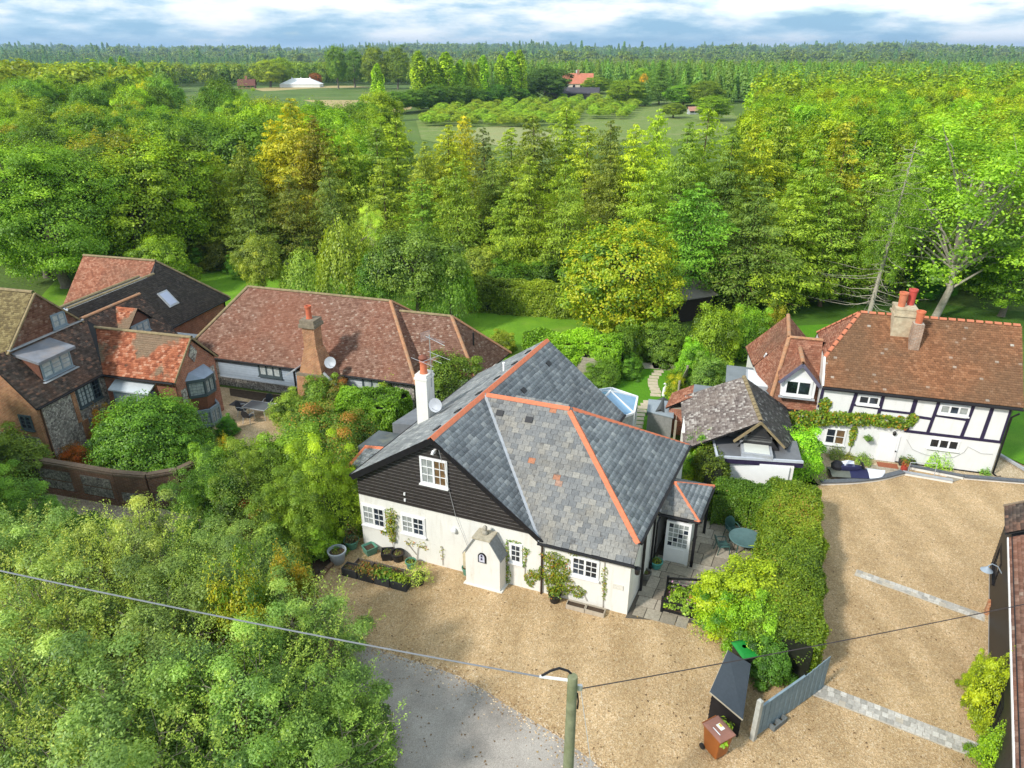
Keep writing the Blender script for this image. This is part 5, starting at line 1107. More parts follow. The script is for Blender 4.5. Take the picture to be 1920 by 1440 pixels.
window(cot, AC, 1.85, 2.9, 3.08, 3.62, M_wpaint, M_glass, leaves=2, cols=1, rows=1); window(cot, AC, 5.72, 7.1, 3.05, 3.6, M_wpaint, [M_glass_c, M_glass, M_glass_c], leaves=3, cols=1, rows=1)
window(cot, AC, 5.66, 7.1, 1.02, 1.64, M_wpaint, M_glass, leaves=3, cols=1, rows=1); window(cot, AC, .62, 1.68, .5, 1.5, M_wpaint, [M_glass, M_glass_b], leaves=2, cols=1, rows=2)
m = MB(); boxA(m, AC, 3.3, 4.3, CZ + .02, 1.5, 0, .06); boxA(m, AC, 3.42, 4.18, CZ + .04, 1.42, .06, .085)
for i in range(1, 5): boxA(m, AC, 3.42 + i * .152 - .006, 3.42 + i * .152 + .006, CZ + .04, 1.42, .085, .092)
dc = m.build('door', M_wpaint, cot); m = MB(); m.lathe([(0, 0), (.04, .02), (.04, .06), (0, .07)], AC(4.22, .55, .1), 8); m.build('knocker', M_black, dc)
m = MB(); m.lathe([(.03, .1), (.09, .02), (.08, -.12), (.02, -.16)], AC(3.95, 1.68, .12), 8); m.build('wall_lantern', M_black, cot)
pipe('downpipe', [V3(9.15, -.32, 3.65), V3(8.98, -.06, 3.3), V3(8.98, -.06, 0), V3(9.2, -.1, -.15), V3(9.35, -.15, CZ + .05)], .05, None, cot); pipe('gutter', [V3(0, -.26, 3.84), V3(9.3, -.26, 3.82)], .055, None, cot)
pts = [AC(4.6, 1.35, .03), AC(5.0, .8, .03), AC(5.5, .62, .03), AC(6.3, .48, .03), AC(7.0, .62, .03), AC(7.4, 1.0, .03), AC(7.5, 1.35, .03), AC(8.2, 1.05, .03), AC(8.7, 1.1, .03)]
m = MB(); m.tube(pts, .013, 5); m.build('string_lights', m_plain('pale cable', (.45, .45, .43), .7, .2, 8, 0), cot)
# chimney stack with three pots
m = MB(); m.box(3.15, 4.15, 2.0, 3.0, 6.1, 7.75); m.box(3.08, 4.22, 1.93, 3.07, 7.4, 7.5); m.box(3.12, 4.18, 1.97, 3.03, 7.75, 7.85); c1 = m.build('chimney', m_plain('limed stack', (.50, .43, .30), .9, .3, 4, .5, dirt=(.35, .20, .12), dirt_amt=.5), cot)
m = MB(); m.box(4.02, 4.52, 1.5, 2.05, 5.5, 7.2); m.build('chimney_offset', m_brick('lichened brick', (.36, .22, .15), (.28, .17, .12), (.45, .40, .33), patch=(.45, .42, .37), patch_amt=.7), c1)
for i, (a_, b_, z_, hgt, mt) in enumerate(((3.42, 2.35, 7.85, .75, M_terra), (3.92, 2.72, 7.85, .85, m_plain('red pot', (.50, .075, .06), .7, .15, 4, .1)), (4.27, 1.78, 7.2, .65, M_terra))):
    m = MB(); m.lathe([(.16, 0), (.17, .05), (.20, hgt * .85), (.23, hgt * .87), (.23, hgt), (.16, hgt), (.15, hgt * .8)], V3(a_, b_, z_), 16); m.build('chimney_pot', mt, c1, True)
# tile-fronted wing with the gabled dormer, left of the frame
we, wr = 2.15, 5.5
wfp = [V3(-2.3, .3, we), V3(.02, .3, we), V3(.02, 2.45, wr), V3(-1.75, 2.45, wr), V3(-2.75, 1.6, 4.2)]
wfp = [V3(-2.45, .3, we), V3(.0, .3, we), V3(.0, 2.45, wr), V3(-1.75, 2.45, wr)]
whl = [V3(-2.45, .3, we), V3(-1.75, 2.45, wr), V3(-3.3, 3.9, 3.2)]
wbl = [V3(-3.3, 3.6, 3.1), V3(-1.75, 2.45, wr), V3(-1.6, 6.0, 5.6), V3(-3.7, 6.6, 3.1)]
wbr = [V3(-1.75, 2.45, wr), V3(0.2, 2.45, wr - .1), V3(.4, 5.6, 3.6), V3(-1.6, 6.0, 5.6)]
m = MB(); m.box(-2.3, -.01, .5, 5.0, CZ, 2.2); m.add([V3(-3.1, 3.4, 0), V3(-3.5, 6.4, 0), V3(-.5, 6.2, 0), V3(-3.1, 3.4, 3.0), V3(-3.5, 6.4, 3.0), V3(-.5, 6.2, 3.0)], [(0, 1, 4, 3), (1, 2, 5, 4)]); m.build('wall', M_white, cot)
def tri_planes(p): return [[p[0], p[1], p[2]], [p[0], p[2], p[3]]] if len(p) == 4 else [p]
wrf = roof_part(cot, [wfp, whl] + tri_planes(wbl) + tri_planes(wbr)); tiled(wrf, [wfp], M_tile_r, .17, .11, .016, 44, lo=None) if False else tiled(wrf, [wfp, whl], M_tile_ro, .17, .11, .016, 44); tiled(wrf, tri_planes(wbl) + tri_planes(wbr), M_tile_ro, .19, .13, .016, 45)
ridges(wrf, [(V3(-1.75, 2.45, wr), V3(.0, 2.45, wr)), (V3(-2.45, .3, we), V3(-1.75, 2.45, wr)), (V3(-1.75, 2.45, wr), V3(-1.6, 6.0, 5.6))], R_bon, M_bonnet)
m = MB(); m.bar(V3(-2.75, 3.0, 4.2), V3(-2.9, 3.9, 3.2), .07, .1); m.build('lead_strip', M_wpaint, cot)
yd = .28; m = MB(); m.add([V3(-1.98, yd, 2.95), V3(-.25, yd, 2.95), V3(-.25, yd, 4.0), V3(-1.12, yd, 4.95), V3(-1.98, yd, 4.0), V3(-1.98, 1.5, 4.0), V3(-.25, 1.5, 4.0)], [(0, 1, 2, 3, 4), (0, 4, 5), (1, 6, 2)]); dmc = m.build('dormer', M_wpaint, cot)
dl = [V3(-2.15, yd - .25, 3.86), V3(-1.12, yd - .25, 5.02), V3(-1.12, 2.2, 5.02), V3(-2.15, 1.45, 3.86)]; d2 = [V3(-.08, yd - .25, 3.86), V3(-1.12, yd - .25, 5.02), V3(-1.12, 2.2, 5.02), V3(-.08, 1.45, 3.86)]
q = roof_part(dmc, [dl, d2], 'dormer_roof', .05); Qa, Aa, _ = tile_plane(dl, .17, .11, .016, np.random.default_rng(3)); Qb, Ab, _ = tile_plane(d2, .17, .11, .016, np.random.default_rng(4)); o = mobj('dormer_tiles', tiles_to_mesh('dormer_tiles', np.concatenate([Qa, Qb]), np.concatenate([Aa, Ab]), M_tile_ro), dmc); o['kind'] = 'stuff'
o = ridge_run(dmc, V3(-1.12, yd - .25, 5.02), V3(-1.12, 2.2, 5.02), R_bon, .3, 'ridge_tile', .01, False, M_bonnet)
for s in (-2.15, -.08): m = MB(); m.bar(V3(-1.12, yd - .27, 4.93), V3(s, yd - .27, 3.77), .04, .17); m.build('bargeboard', m_plain('grey purple board', (.13, .12, .17), .6, .2, 4, 0), dmc)
window(dmc, lambda a, b_, n: V3(a, yd - .003 - n, b_), -1.82, -.42, 3.02, 3.95, M_wpaint, M_glass, leaves=2, cols=1, rows=1, fw=.08)
m = MB(); m.bar(V3(-2.05, yd - .08, 2.9), V3(-.2, yd - .08, 2.9), .2, .05); m.build('lead_apron', M_lead, dmc); pipe('gutter', [V3(-2.5, .24, we - .05), V3(0, .24, we - .05)], .05, None, cot)

# ---------------------------------------------------------------- outbuilding with the grey tiled roof
OO = px(1380, 905)
outb = thing('grey_tiled_annexe', 'small annexe with a lichened grey tiled roof and a flat roof with a big rooflight', 'outbuilding', OO, -.29)
m = MB(); m.box(-3.0, 2.3, .6, 5.2, CZ, 2.15); m.box(-.6, 2.4, -1.3, .6, -.2, 2.1); m.build('wall', M_white, outb)
oz = 3.95; rB, rF = V3(-.15, 4.45, oz), V3(.66, -.7, oz)
ol = [V3(-3.4, 5.2, 2.05), rB, rF, V3(-1.2, -.35, 2.35), V3(-2.95, -1.0, 2.0)]
ol = [V3(-3.35, 5.0, 2.0), V3(-2.9, -1.1, 2.0), rF, rB]
olp = [[V3(-3.35, 5.0, 2.05), V3(-2.75, -1.0, 2.05), rF], [V3(-3.35, 5.0, 2.05), rF, rB]]
orp = [[rF, V3(2.0, -.45, 2.55), V3(2.55, 1.5, 2.2)], [rF, V3(2.55, 1.5, 2.2), rB], [rB, V3(2.55, 1.5, 2.2), V3(2.3, 5.0, 2.2)]]
ob = [[V3(-3.35, 5.0, 2.05), rB, V3(2.3, 5.0, 2.2)]]
orf = roof_part(outb, olp + orp + ob, th=.06); tiled(orf, olp, M_tile_g, .19, .13, .02, 51, jit=1.6); tiled(orf, orp, m_attr('dark lichened tile', [(0, (.06, .055, .05)), (.5, (.10, .09, .085)), (.9, (.16, .145, .135)), (1, (.4, .38, .35))], .9, patch=(.13, .115, .10), patch_amt=.5), .19, .13, .02, 52, jit=1.6); tiled(orf, ob, M_tile_g, .3, .2, .02, 53)
ridges(orf, [(rB, rF)], R_moss, M_moss, L=.4)
m = MB(); m.poly(V3(-.25, -.42, 2.3), V3(1.75, -.3, 2.3), rF + Vector((0, .1, -.12))); gb = m.build('gable', M_under, outb)
boards(gb, lambda a, b_, n: V3(a, -.47 - n + a * .06, b_), .0, 1.3, 2.75, 3.05, .15, m_plain('grey board', (.12, .12, .115), .8, .3, 6, .3), 'board'); boards(gb, lambda a, b_, n: V3(a, -.49 - n + a * .06, b_), .3, 1.0, 3.05, 3.45, .15, m_plain('grey board b', (.13, .13, .12), .8, .3, 6, .3), 'board')
for q in (V3(-.45, -.8, 2.78), V3(1.9, -.62, 2.72)): m = MB(); m.bar(rF + Vector((0, -.06, .0)), q, .12, .1); m.build('verge', M_moss, outb)
m = MB(); m.add([V3(-1.45, .3, 2.32), V3(-1.12, -1.65, 2.3), V3(2.75, -1.0, 2.3), V3(2.6, 1.0, 2.32), V3(-1.45, .3, 2.12), V3(-1.12, -1.65, 2.1), V3(2.75, -1.0, 2.1), V3(2.6, 1.0, 2.12)], [(0, 1, 2, 3), (0, 4, 5, 1), (1, 5, 6, 2), (2, 6, 7, 3)]); fl = m.build('flat_roof', m_plain('grey membrane', (.15, .155, .165), .6, .15, 1.5, .1), outb)
for a_, b_ in ((V3(-1.48, .3, 2.36), V3(-1.15, -1.68, 2.34)), (V3(-1.15, -1.7, 2.32), V3(2.78, -1.05, 2.32))): m = MB(); m.bar(a_, b_, .1, .12); m.build('kerb_trim', m_plain('pale trim', (.5, .53, .58), .5, .1, 3, 0), fl)
m = MB(); m.bar(V3(-1.12, -1.72, 2.12), V3(2.8, -1.07, 2.12), .05, .22); m.build('fascia', M_beam, fl)
M = Matrix.Translation(V3(.62, -.48, 2.32)) @ Matrix.Rotation(.06, 4, 'Z'); m = MB(); m.box(-.72, .72, -.9, .9, 0, .22, M); rl = m.build('rooflight', M_lead, fl); m = MB(); m.box(-.58, .58, -.74, .74, .22, .26, M); m.build('pane', m_plain('frosted rooflight', (.70, .72, .66), .15, .08, 1.5, 0, spec=.5), rl)
m = MB(); m.box(-.5, 2.2, -1.42, -1.3, -.2, 2.1, Matrix.Rotation(.0, 4, 'Z')); m.build('white_panel', M_wpaint, outb)
m = MB(); m.tube([V3(-.55, -1.5, 2.0), V3(-.55, -1.5, 1.3)], .06, 8); m.build('downpipe', M_black, outb)
# second flat roof behind with rooflight, and the small brick lean-to
m = MB(); m.box(-.9, 1.5, 5.6, 8.9, 0, 2.5); m.box(-1.0, 1.6, 5.5, 9.0, 2.5, 2.66); f2_ = m.build('flat_roof', m_plain('grey membrane b', (.20, .225, .24), .6, .15, 1.5, .1), outb); m = MB(); m.box(.1, 1.4, 5.9, 8.2, 2.66, 2.86); q = m.build('rooflight', M_lead, f2_); m = MB(); m.box(.2, 1.3, 6.0, 8.1, 2.86, 2.9); m.build('pane', m_plain('white rooflight', (.78, .79, .80), .15, .03, 1.5, 0), q)
lt = [V3(-4.1, 4.0, 1.7), V3(-3.9, 6.1, 1.7), V3(-2.7, 6.1, 2.4), V3(-2.7, 4.4, 2.4)]; m = MB(); m.box(-3.9, -2.0, 4.2, 6.0, 0, 1.65); m.build('wall', M_brick, outb); q = roof_part(outb, tri_planes(lt), 'lean_to_roof', .06); tiled(q, tri_planes(lt), M_tile_ro, .19, .13, .018, 54); m = MB(); m.box(-2.72, -1.2, 4.9, 6.15, 2.2, 2.42); m.build('flat_roof', m_plain('grey membrane c', (.20, .225, .24), .6, .15, 1.5, .1), outb)

# ---------------------------------------------------------------- black boarded barn at the right edge
A0, A1 = px(1849, 1425), px(1853, 1085); ang = math.atan2((A1 - A0).y, (A1 - A0).x); LB = (A1 - A0).length
bb = thing('black_barn', 'black boarded barn on a brick footing with tiled roof and swan neck lamp', 'barn', A0, ang)
m = MB(); m.box(-6, LB + .4, -6, 0, .35, 3.2); m.build('wall', M_black, bb)
BB = lambda a, b_, n: V3(a, n, b_)
for i in range(17): z_ = .36 + i * .165; m = MB(); m.add([BB(-6, z_ + .175, .004), BB(LB + .4, z_ + .175, .004), BB(LB + .4, z_, .035), BB(-6, z_, .035), BB(-6, z_, .004), BB(LB + .4, z_, .004)], [(0, 3, 2, 1), (3, 4, 5, 2), (0, 4, 3), (1, 2, 5)]); m.build('weatherboard', M_black, bb)
m = MB(); m.box(-6, LB + .4, -6, -.02, 0, .34); m.build('footing', M_lead, bb)
for a_ in (.1, LB * .42, LB * .76): m = MB(); m.box(a_ - .16, a_ + .16, -.1, .12, 0, .55); m.build('brick_pier', M_brick_o, bb)
rs = [V3(-6, .06, 3.1), V3(LB - 1.6, .06, 3.1), V3(LB - 1.6, -3.2, 5.4), V3(-6, -3.2, 5.4)]; q = roof_part(bb, [rs]); tiled(q, [rs], M_tile_b, .2, .13, .02, 61); m = MB(); m.bar(V3(-6, .09, 3.08), V3(LB - 1.6, .09, 3.08), .06, .08); m.build('fascia', M_wpaint, bb)
gm_ = [V3(LB + .6, .2, 3.2), V3(LB + .6, -3.2, 5.6), V3(LB - 1.5, -3.2, 5.6), V3(LB - 1.5, .2, 3.2)]; q = roof_part(bb, [gm_], 'end_roof'); tiled(q, [gm_], M_tile_d, .2, .13, .016, 62); m = MB(); m.bar(V3(LB + .6, .22, 3.15), V3(LB + .6, -3.2, 5.55), .08, .2); m.build('bargeboard', m_plain('weathered board', (.25, .19, .13), .9, .3, 5, .3), bb)
m = MB(); a_ = LB * .76; m.tube([BB(a_, 1.95, .02), BB(a_, 2.2, .2), BB(a_, 2.25, .4), BB(a_, 2.1, .5)], .02, 7); m.lathe([(.03, .1), (.06, .06), (.22, -.08), (.2, -.08), (.05, .04)], BB(a_, 1.98, .5), 14); m.build('swan_neck_lamp', m_plain('blue grey enamel', (.30, .36, .42), .4, .1, 3, 0), bb, True)
window(bb, BB, LB * .82, LB * .97, 1.0, 2.0, M_black, M_glass, leaves=1, cols=1, rows=1); window(bb, BB, .3, 1.2, .9, 2.0, M_black, M_glass, leaves=2, cols=1, rows=1)
# ================================================================== THINGS IN THE YARDS AND GARDENS
random.seed(7)
M_pot_green = m_plain('green glazed pot', (.10, .26, .19), .35, .2, 4, .1); M_pot_turq = m_plain('turquoise pot', (.09, .36, .32), .35, .15, 4, .1); M_pot_grey = m_plain('grey pot', (.33, .37, .41), .6, .15, 4, .1)
M_pot_black = m_plain('black plastic', (.02, .02, .021), .5, .3, 4, .1); M_pot_stone = m_plain('mossy stone pot', (.16, .16, .14), .9, .3, 8, .4); M_crate = m_plain('dark planter', (.035, .038, .042), .6, .3, 14, .6)
RNP = np.random.default_rng(77)
def tuft(parent, name, c, r, hgt, n, leaf, mat, color=(1, 1, 1), up=.6, tin=None):
    """a small plant: leaves in an uneven dome"""
    d = rand_dir(n, RNP); d[:, 2] = np.abs(d[:, 2]); rr = RNP.uniform(.35, 1.0, n) ** .6 * (1 + .25 * np.sin(5 * np.arctan2(d[:, 1], d[:, 0]) + RNP.random() * 6))
    C = np.array(c) + d * rr[:, None] * np.array([r, r, hgt]); N = d + np.array([0, 0, up]) + RNP.normal(0, .45, (n, 3))
    o = mobj(name, leaf_mesh(name, C, N, leaf * RNP.uniform(.6, 1.3, n), mat, RNP, None if tin is None else np.clip(RNP.normal(tin, .2, n), 0, 1)), parent); o.color = tuple(color) + (1,); return o
def pot(label, x, y, r, hgt, mat, plant_=None, square=False, soil=True, group=None):
    t = thing('plant_pot', label, 'plant pot', px(x, y), random.uniform(0, 1), group)
    m = MB()
    if square:
        a, b_ = r * .8, r; m.add([(-a, -a, 0), (a, -a, 0), (a, a, 0), (-a, a, 0), (-b_, -b_, hgt), (b_, -b_, hgt), (b_, b_, hgt), (-b_, b_, hgt), (-b_ * .88, -b_ * .88, hgt), (b_ * .88, -b_ * .88, hgt), (b_ * .88, b_ * .88, hgt), (-b_ * .88, b_ * .88, hgt), (-a * .9, -a * .9, hgt * .7), (a * .9, -a * .9, hgt * .7), (a * .9, a * .9, hgt * .7), (-a * .9, a * .9, hgt * .7)],
            [(3, 2, 1, 0)] + [(i, (i + 1) % 4, 4 + (i + 1) % 4, 4 + i) for i in range(4)] + [(4 + i, 4 + (i + 1) % 4, 8 + (i + 1) % 4, 8 + i) for i in range(4)] + [(8 + i, 8 + (i + 1) % 4, 12 + (i + 1) % 4, 12 + i) for i in range(4)])
        m.build('pot', mat, t)
    else: m.lathe([(r * .66, 0), (r * .70, .02), (r * .9, hgt * .84), (r * 1.02, hgt * .86), (r * 1.02, hgt), (r * .88, hgt), (r * .84, hgt * .8)], (0, 0, 0), 24); m.build('pot', mat, t, True)
    m = MB(); m.lathe([(0, hgt * .82), (r * .85, hgt * .8)], (0, 0, 0), 16) if not square else m.poly(*[(a * r * .76, b_ * r * .76, hgt * .76) for a, b_ in ((-1, -1), (1, -1), (1, 1), (-1, 1))]); m.build('soil', M_soil, t)
    if plant_:
        rr, hh, n, lf, mt, cl_ = plant_; tuft(t, 'foliage', (0, 0, hgt * .8), rr, hh, n, lf, mt, cl_)
    return t
pot('large pale grey tapered pot at the end of the planters, nearly empty', 634, 1053, .40, .62, M_pot_grey, (.2, .12, 60, .06, M_leaf, (1, .9, .7)))
pot('round green glazed pot with a dark leaved shrub beside the house corner', 660, 1026, .34, .42, M_pot_green, (.42, .95, 420, .08, M_rust, (.55, .5, .8)))
pot('square green pot standing behind the black planters', 694, 1036, .27, .36, M_pot_green, None, True)
pot('round black pot with bare canes below the left hand windows', 727, 1046, .26, .38, M_pot_black, (.2, .2, 40, .05, M_leaf, (1, 1, .6)), True)
pot('wide black pot with canes next to the square black pot', 747, 1050, .3, .42, M_pot_black, (.2, .15, 40, .06, M_leaf, (1, 1, .6)))
pot('small pale green pot with low green growth behind the last planter', 771, 1064, .24, .36, M_pot_green, (.24, .14, 160, .05, M_leaf, (1.1, 1.2, .8)))
pot('round black tub with a grey twiggy lavender at the end of the planters', 786, 1094, .27, .44, M_pot_black, (.62, .55, 900, .06, M_twig if False else M_leaf, (2.3, 1.9, 2.2)))
pot('small green pot beside the white porch', 875, 1076, .20, .36, M_pot_green, (.15, .1, 60, .05, M_rust, (1, 1, 1)))
pot('black tub with a climbing vine against the white wall', 1040, 1127, .27, .42, M_pot_black, (.3, .4, 260, .08, M_vine, (1, 1.1, .8)))
pot('turquoise bowl pot beside the downpipe and glazed door', 1230, 1064, .27, .36, M_pot_turq, (.24, .22, 220, .06, M_leaf, (1.3, 1.1, .8)))
pot('mossy stone pot by the side wall of the white house', 1210, 1084, .24, .34, M_pot_stone, (.12, .08, 50, .04, M_leaf, (.8, .9, .8)))
# row of black planters
pa, pb = px(646, 1072), px(768, 1104); ddir = (pb - pa); pang = math.atan2(ddir.y, ddir.x)
PLT = [('first black planter in the row, mostly bare soil, next to the grey pot', (.2, .1, 50, .06, M_rust, (1, 1, 1))), ('black planter filled with browning hydrangea heads', (.42, .38, 500, .08, M_rust, (1.1, .9, .9))), ('black planter with upright leafy green and rusty plants', (.4, .42, 360, .10, M_rust, (.8, 1.4, .6))), ('last black planter in the row, with grassy green shoots', (.32, .38, 300, .08, M_leaf, (1.4, 1.4, .6)))]
for i, (lab, pl_) in enumerate(PLT):
    c = pa.lerp(pb, (i + .5) / 4); t = thing('planter_box', lab, 'planter', c, pang, 'black planters along the house front'); L_ = ddir.length / 4 * .94; hh = .38
    m = MB(); m.box(-L_ / 2, L_ / 2, -.24, -.205, 0, hh); m.box(-L_ / 2, L_ / 2, .205, .24, 0, hh); m.box(-L_ / 2, -L_ / 2 + .035, -.205, .205, 0, hh - .002); m.box(L_ / 2 - .035, L_ / 2, -.205, .205, 0, hh - .002); m.build('box', M_crate, t)
    m = MB(); m.box(-L_ / 2 + .036, L_ / 2 - .036, -.204, .204, .02, hh * .8); m.build('soil', M_soil, t)
    for k in range(3): a_ = -L_ / 2 + L_ * (k + .5) / 3; tuft(t, 'foliage', (a_, 0, hh * .75), pl_[0] * .75, pl_[1], pl_[2] // 2, pl_[3], pl_[4], pl_[5])
for i in range(3):
    c = pa.lerp(pb, (i + .9) / 4) + Vector((.14, .42, 0)); t = thing('planter_box', ('bare black planter in the back row against the wall, left of two more', 'middle black planter of the back row, with dry stalks', 'black planter of the back row nearest the white porch')[i], 'planter', c, pang, 'black planters along the house front'); L_ = ddir.length / 4 * .94; hh = .36
    m = MB(); m.box(-L_ / 2, L_ / 2, -.2, -.17, 0, hh); m.box(-L_ / 2, L_ / 2, .17, .2, 0, hh); m.box(-L_ / 2, -L_ / 2 + .03, -.17, .17, 0, hh - .002); m.box(L_ / 2 - .03, L_ / 2, -.17, .17, 0, hh - .002); m.build('box', m_plain('old planter wood', (.14, .115, .095), .9, .3, 6, .3), t)
    m = MB(); m.box(-L_ / 2 + .031, L_ / 2 - .031, -.169, .169, .02, hh * .75); m.build('soil', M_soil, t); tuft(t, 'foliage', (0, 0, hh * .7), .3, .25, 90, .06, M_rust, (1, .9, .7))
for i in range(2):
    c = px(1080 + i * 36, 1140 + i * 9); t = thing('trough', ('shallow pale wooden trough of soil beside the vine tub', 'shallow pale wooden trough of soil towards the house corner')[i], 'trough', c, HANG, 'wooden troughs under the window')
    m = MB(); m.box(-.38, .38, -.17, -.14, 0, .2); m.box(-.38, .38, .14, .17, 0, .2); m.box(-.38, -.35, -.14, .14, 0, .198); m.box(.35, .38, -.14, .14, 0, .198); m.build('box', m_plain('pale wood', (.42, .36, .28), .9, .2, 6, .3), t); m = MB(); m.box(-.349, .349, -.139, .139, .01, .14); m.build('soil', M_soil, t)
# flagstones of the patio, one by one
pat = struct(bpy.data.objects.new('patio', None)); link(pat); pat.location = (HOX, HOY, 0); pat.rotation_euler = (0, 0, HANG)
M_flag = m_attr('sandstone flag', [(0, (.25, .21, .16)), (.35, (.33, .29, .22)), (.7, (.40, .35, .275)), (1, (.46, .41, .33))], .85, use_obj=True, patch=(.22, .195, .155), patch_amt=.5, patch_scale=.9, bump=.3)
m = MB(); m.poly(h(.0, -.2, .004), h(2.6, .5, .004), h(3.6, 1.5, .004), h(5.6, 8.5, .004), h(2.0, 9.5, .004), h(0, 9.5, .004)); m.build('mortar_bed', m_plain('dark joints', (.10, .085, .065), .95, .3, 8, .3), pat)
rp = random.Random(4); vv = -.55
PATIO = [(0, -.35), (1.6, .05), (3.0, .5), (3.7, 1.5), (5.7, 8.3), (2.2, 9.4), (0, 9.4)]
while vv < 9.3:
    rh = rp.choice((.45, .6, .6, .75)); uu = .02 + rp.uniform(0, .2)
    while uu < 5.6:
        wd = rp.choice((.45, .6, .75, .9, 1.05)); cu_, cv_ = uu + wd / 2, vv + rh / 2
        if inside((cu_, cv_), PATIO) and not (cu_ < 1.25 and 4.0 < cv_ < 6.3):
            m = MB(); e = .012; j = [rp.uniform(0, .012) for _ in range(4)]
            q = [h(uu + e + j[0], vv + e, .03), h(uu + wd - e, vv + e + j[1], .03), h(uu + wd - e - j[2], vv + rh - e, .03), h(uu + e, vv + rh - e - j[3], .03)]
            z_ = rp.uniform(-.006, .006); q = [v + Vector((0, 0, z_)) for v in q]; m.add(q + [Vector((v.x, v.y, .0)) for v in q], [(0, 1, 2, 3), (0, 4, 5, 1), (1, 5, 6, 2), (2, 6, 7, 3), (3, 7, 4, 0)]); m.build('flagstone', M_flag, pat)
        uu += wd
    vv += rh
# stepping stones across the garden lawn
pth = struct(bpy.data.objects.new('stepping_stone_path', None)); link(pth); M_step = m_plain('pale stepping stone', (.52, .44, .32), .9, .15, 5, .3)
for x, y in ((1194, 800), (1196, 793), (1197, 785.5), (1199, 778), (1202, 771), (1206, 764.5), (1211, 759), (1216, 754), (1229, 741), (1230, 735), (1227.5, 729.5), (1225, 724), (1224, 718.5), (1224, 713), (1226.5, 707.5), (1231, 702), (1235, 697)):
    c = px(x, y); m = MB(); a_ = random.uniform(-.08, .08) - .12; m.box(-.33, .33, -.2, .2, 0, .035, Matrix.Translation(c) @ Matrix.Rotation(a_, 4, 'Z')); m.build('stepping_stone', M_step, pth, bevel=.015)
# garden slabs at the lawn's end
for i, (x, y) in enumerate(((1222, 686), (1240, 687), (1252, 689))): c = px(x, y); m = MB(); m.box(-.6, .6, -.5, .5, 0, .03, Matrix.Translation(c)); m.build('paving_slab', M_flag, pth)
# sett bands across the right-hand drive
M_sett = m_attr('granite sett', [(0, (.34, .32, .28)), (.5, (.46, .43, .38)), (1, (.58, .55, .49))], .85, use_obj=True)
sm = MB(); sm.box(-.098, .098, -.098, .098, 0, .04); sett_me = sm.mesh('sett', M_sett)
def band(name, a, b_, rows, c0=0.0, c1=1.0):
    t = struct(bpy.data.objects.new(name, None)); link(t); a, b_ = Vector(a), Vector(b_); d = b_ - a; n = int(d.length / .21); dn = d.normalized(); s = Vector((-dn.y, dn.x, 0)); an = math.atan2(d.y, d.x)
    m = MB(); m.add([a - s * .04, b_ - s * .04, b_ + s * (rows * .21 + .02), a + s * (rows * .21 + .02)], [(0, 1, 2, 3)]); o = m.build('mortar_bed', m_plain('pale mortar', (.46, .41, .33), .95, .25, 5, .2), t); o.location.z = .006
    for i in range(n):
        for r_ in range(rows):
            if random.random() < (.45 if i < n * c0 else .04): continue
            o = mobj('sett', sett_me, t, a + dn * (.105 + i * .21 + (r_ % 2) * .05) + s * (.105 + r_ * .21) + Vector((0, 0, -.012 + random.uniform(-.006, .006)))); o.rotation_euler.z = an + random.uniform(-.03, .03)
band('sett_strip', px(1602, 1078), px(1846, 1165), 2, .4); band('sett_strip', px(1522, 1302), px(1845, 1427), 3, .0)
# kerb of soil bed: log edging
M_log = m_plain('log edging', (.17, .11, .065), .95, .3, 6, .5)
for i, (a, b_) in enumerate((((582, 1102), (612, 1072)), ((612, 1070), (640, 1044)))):
    m = MB(); m.tube([px(*a) + Vector((0, 0, .09)), px(*b_) + Vector((0, 0, .09))], .1, 10); o = m.build('log_edging', M_log, None, True); tag(o, ('rough brown log edging the soil bed, lying beside the lane', 'rough brown log edging the soil bed, reaching to the grey pot')[i], 'log')

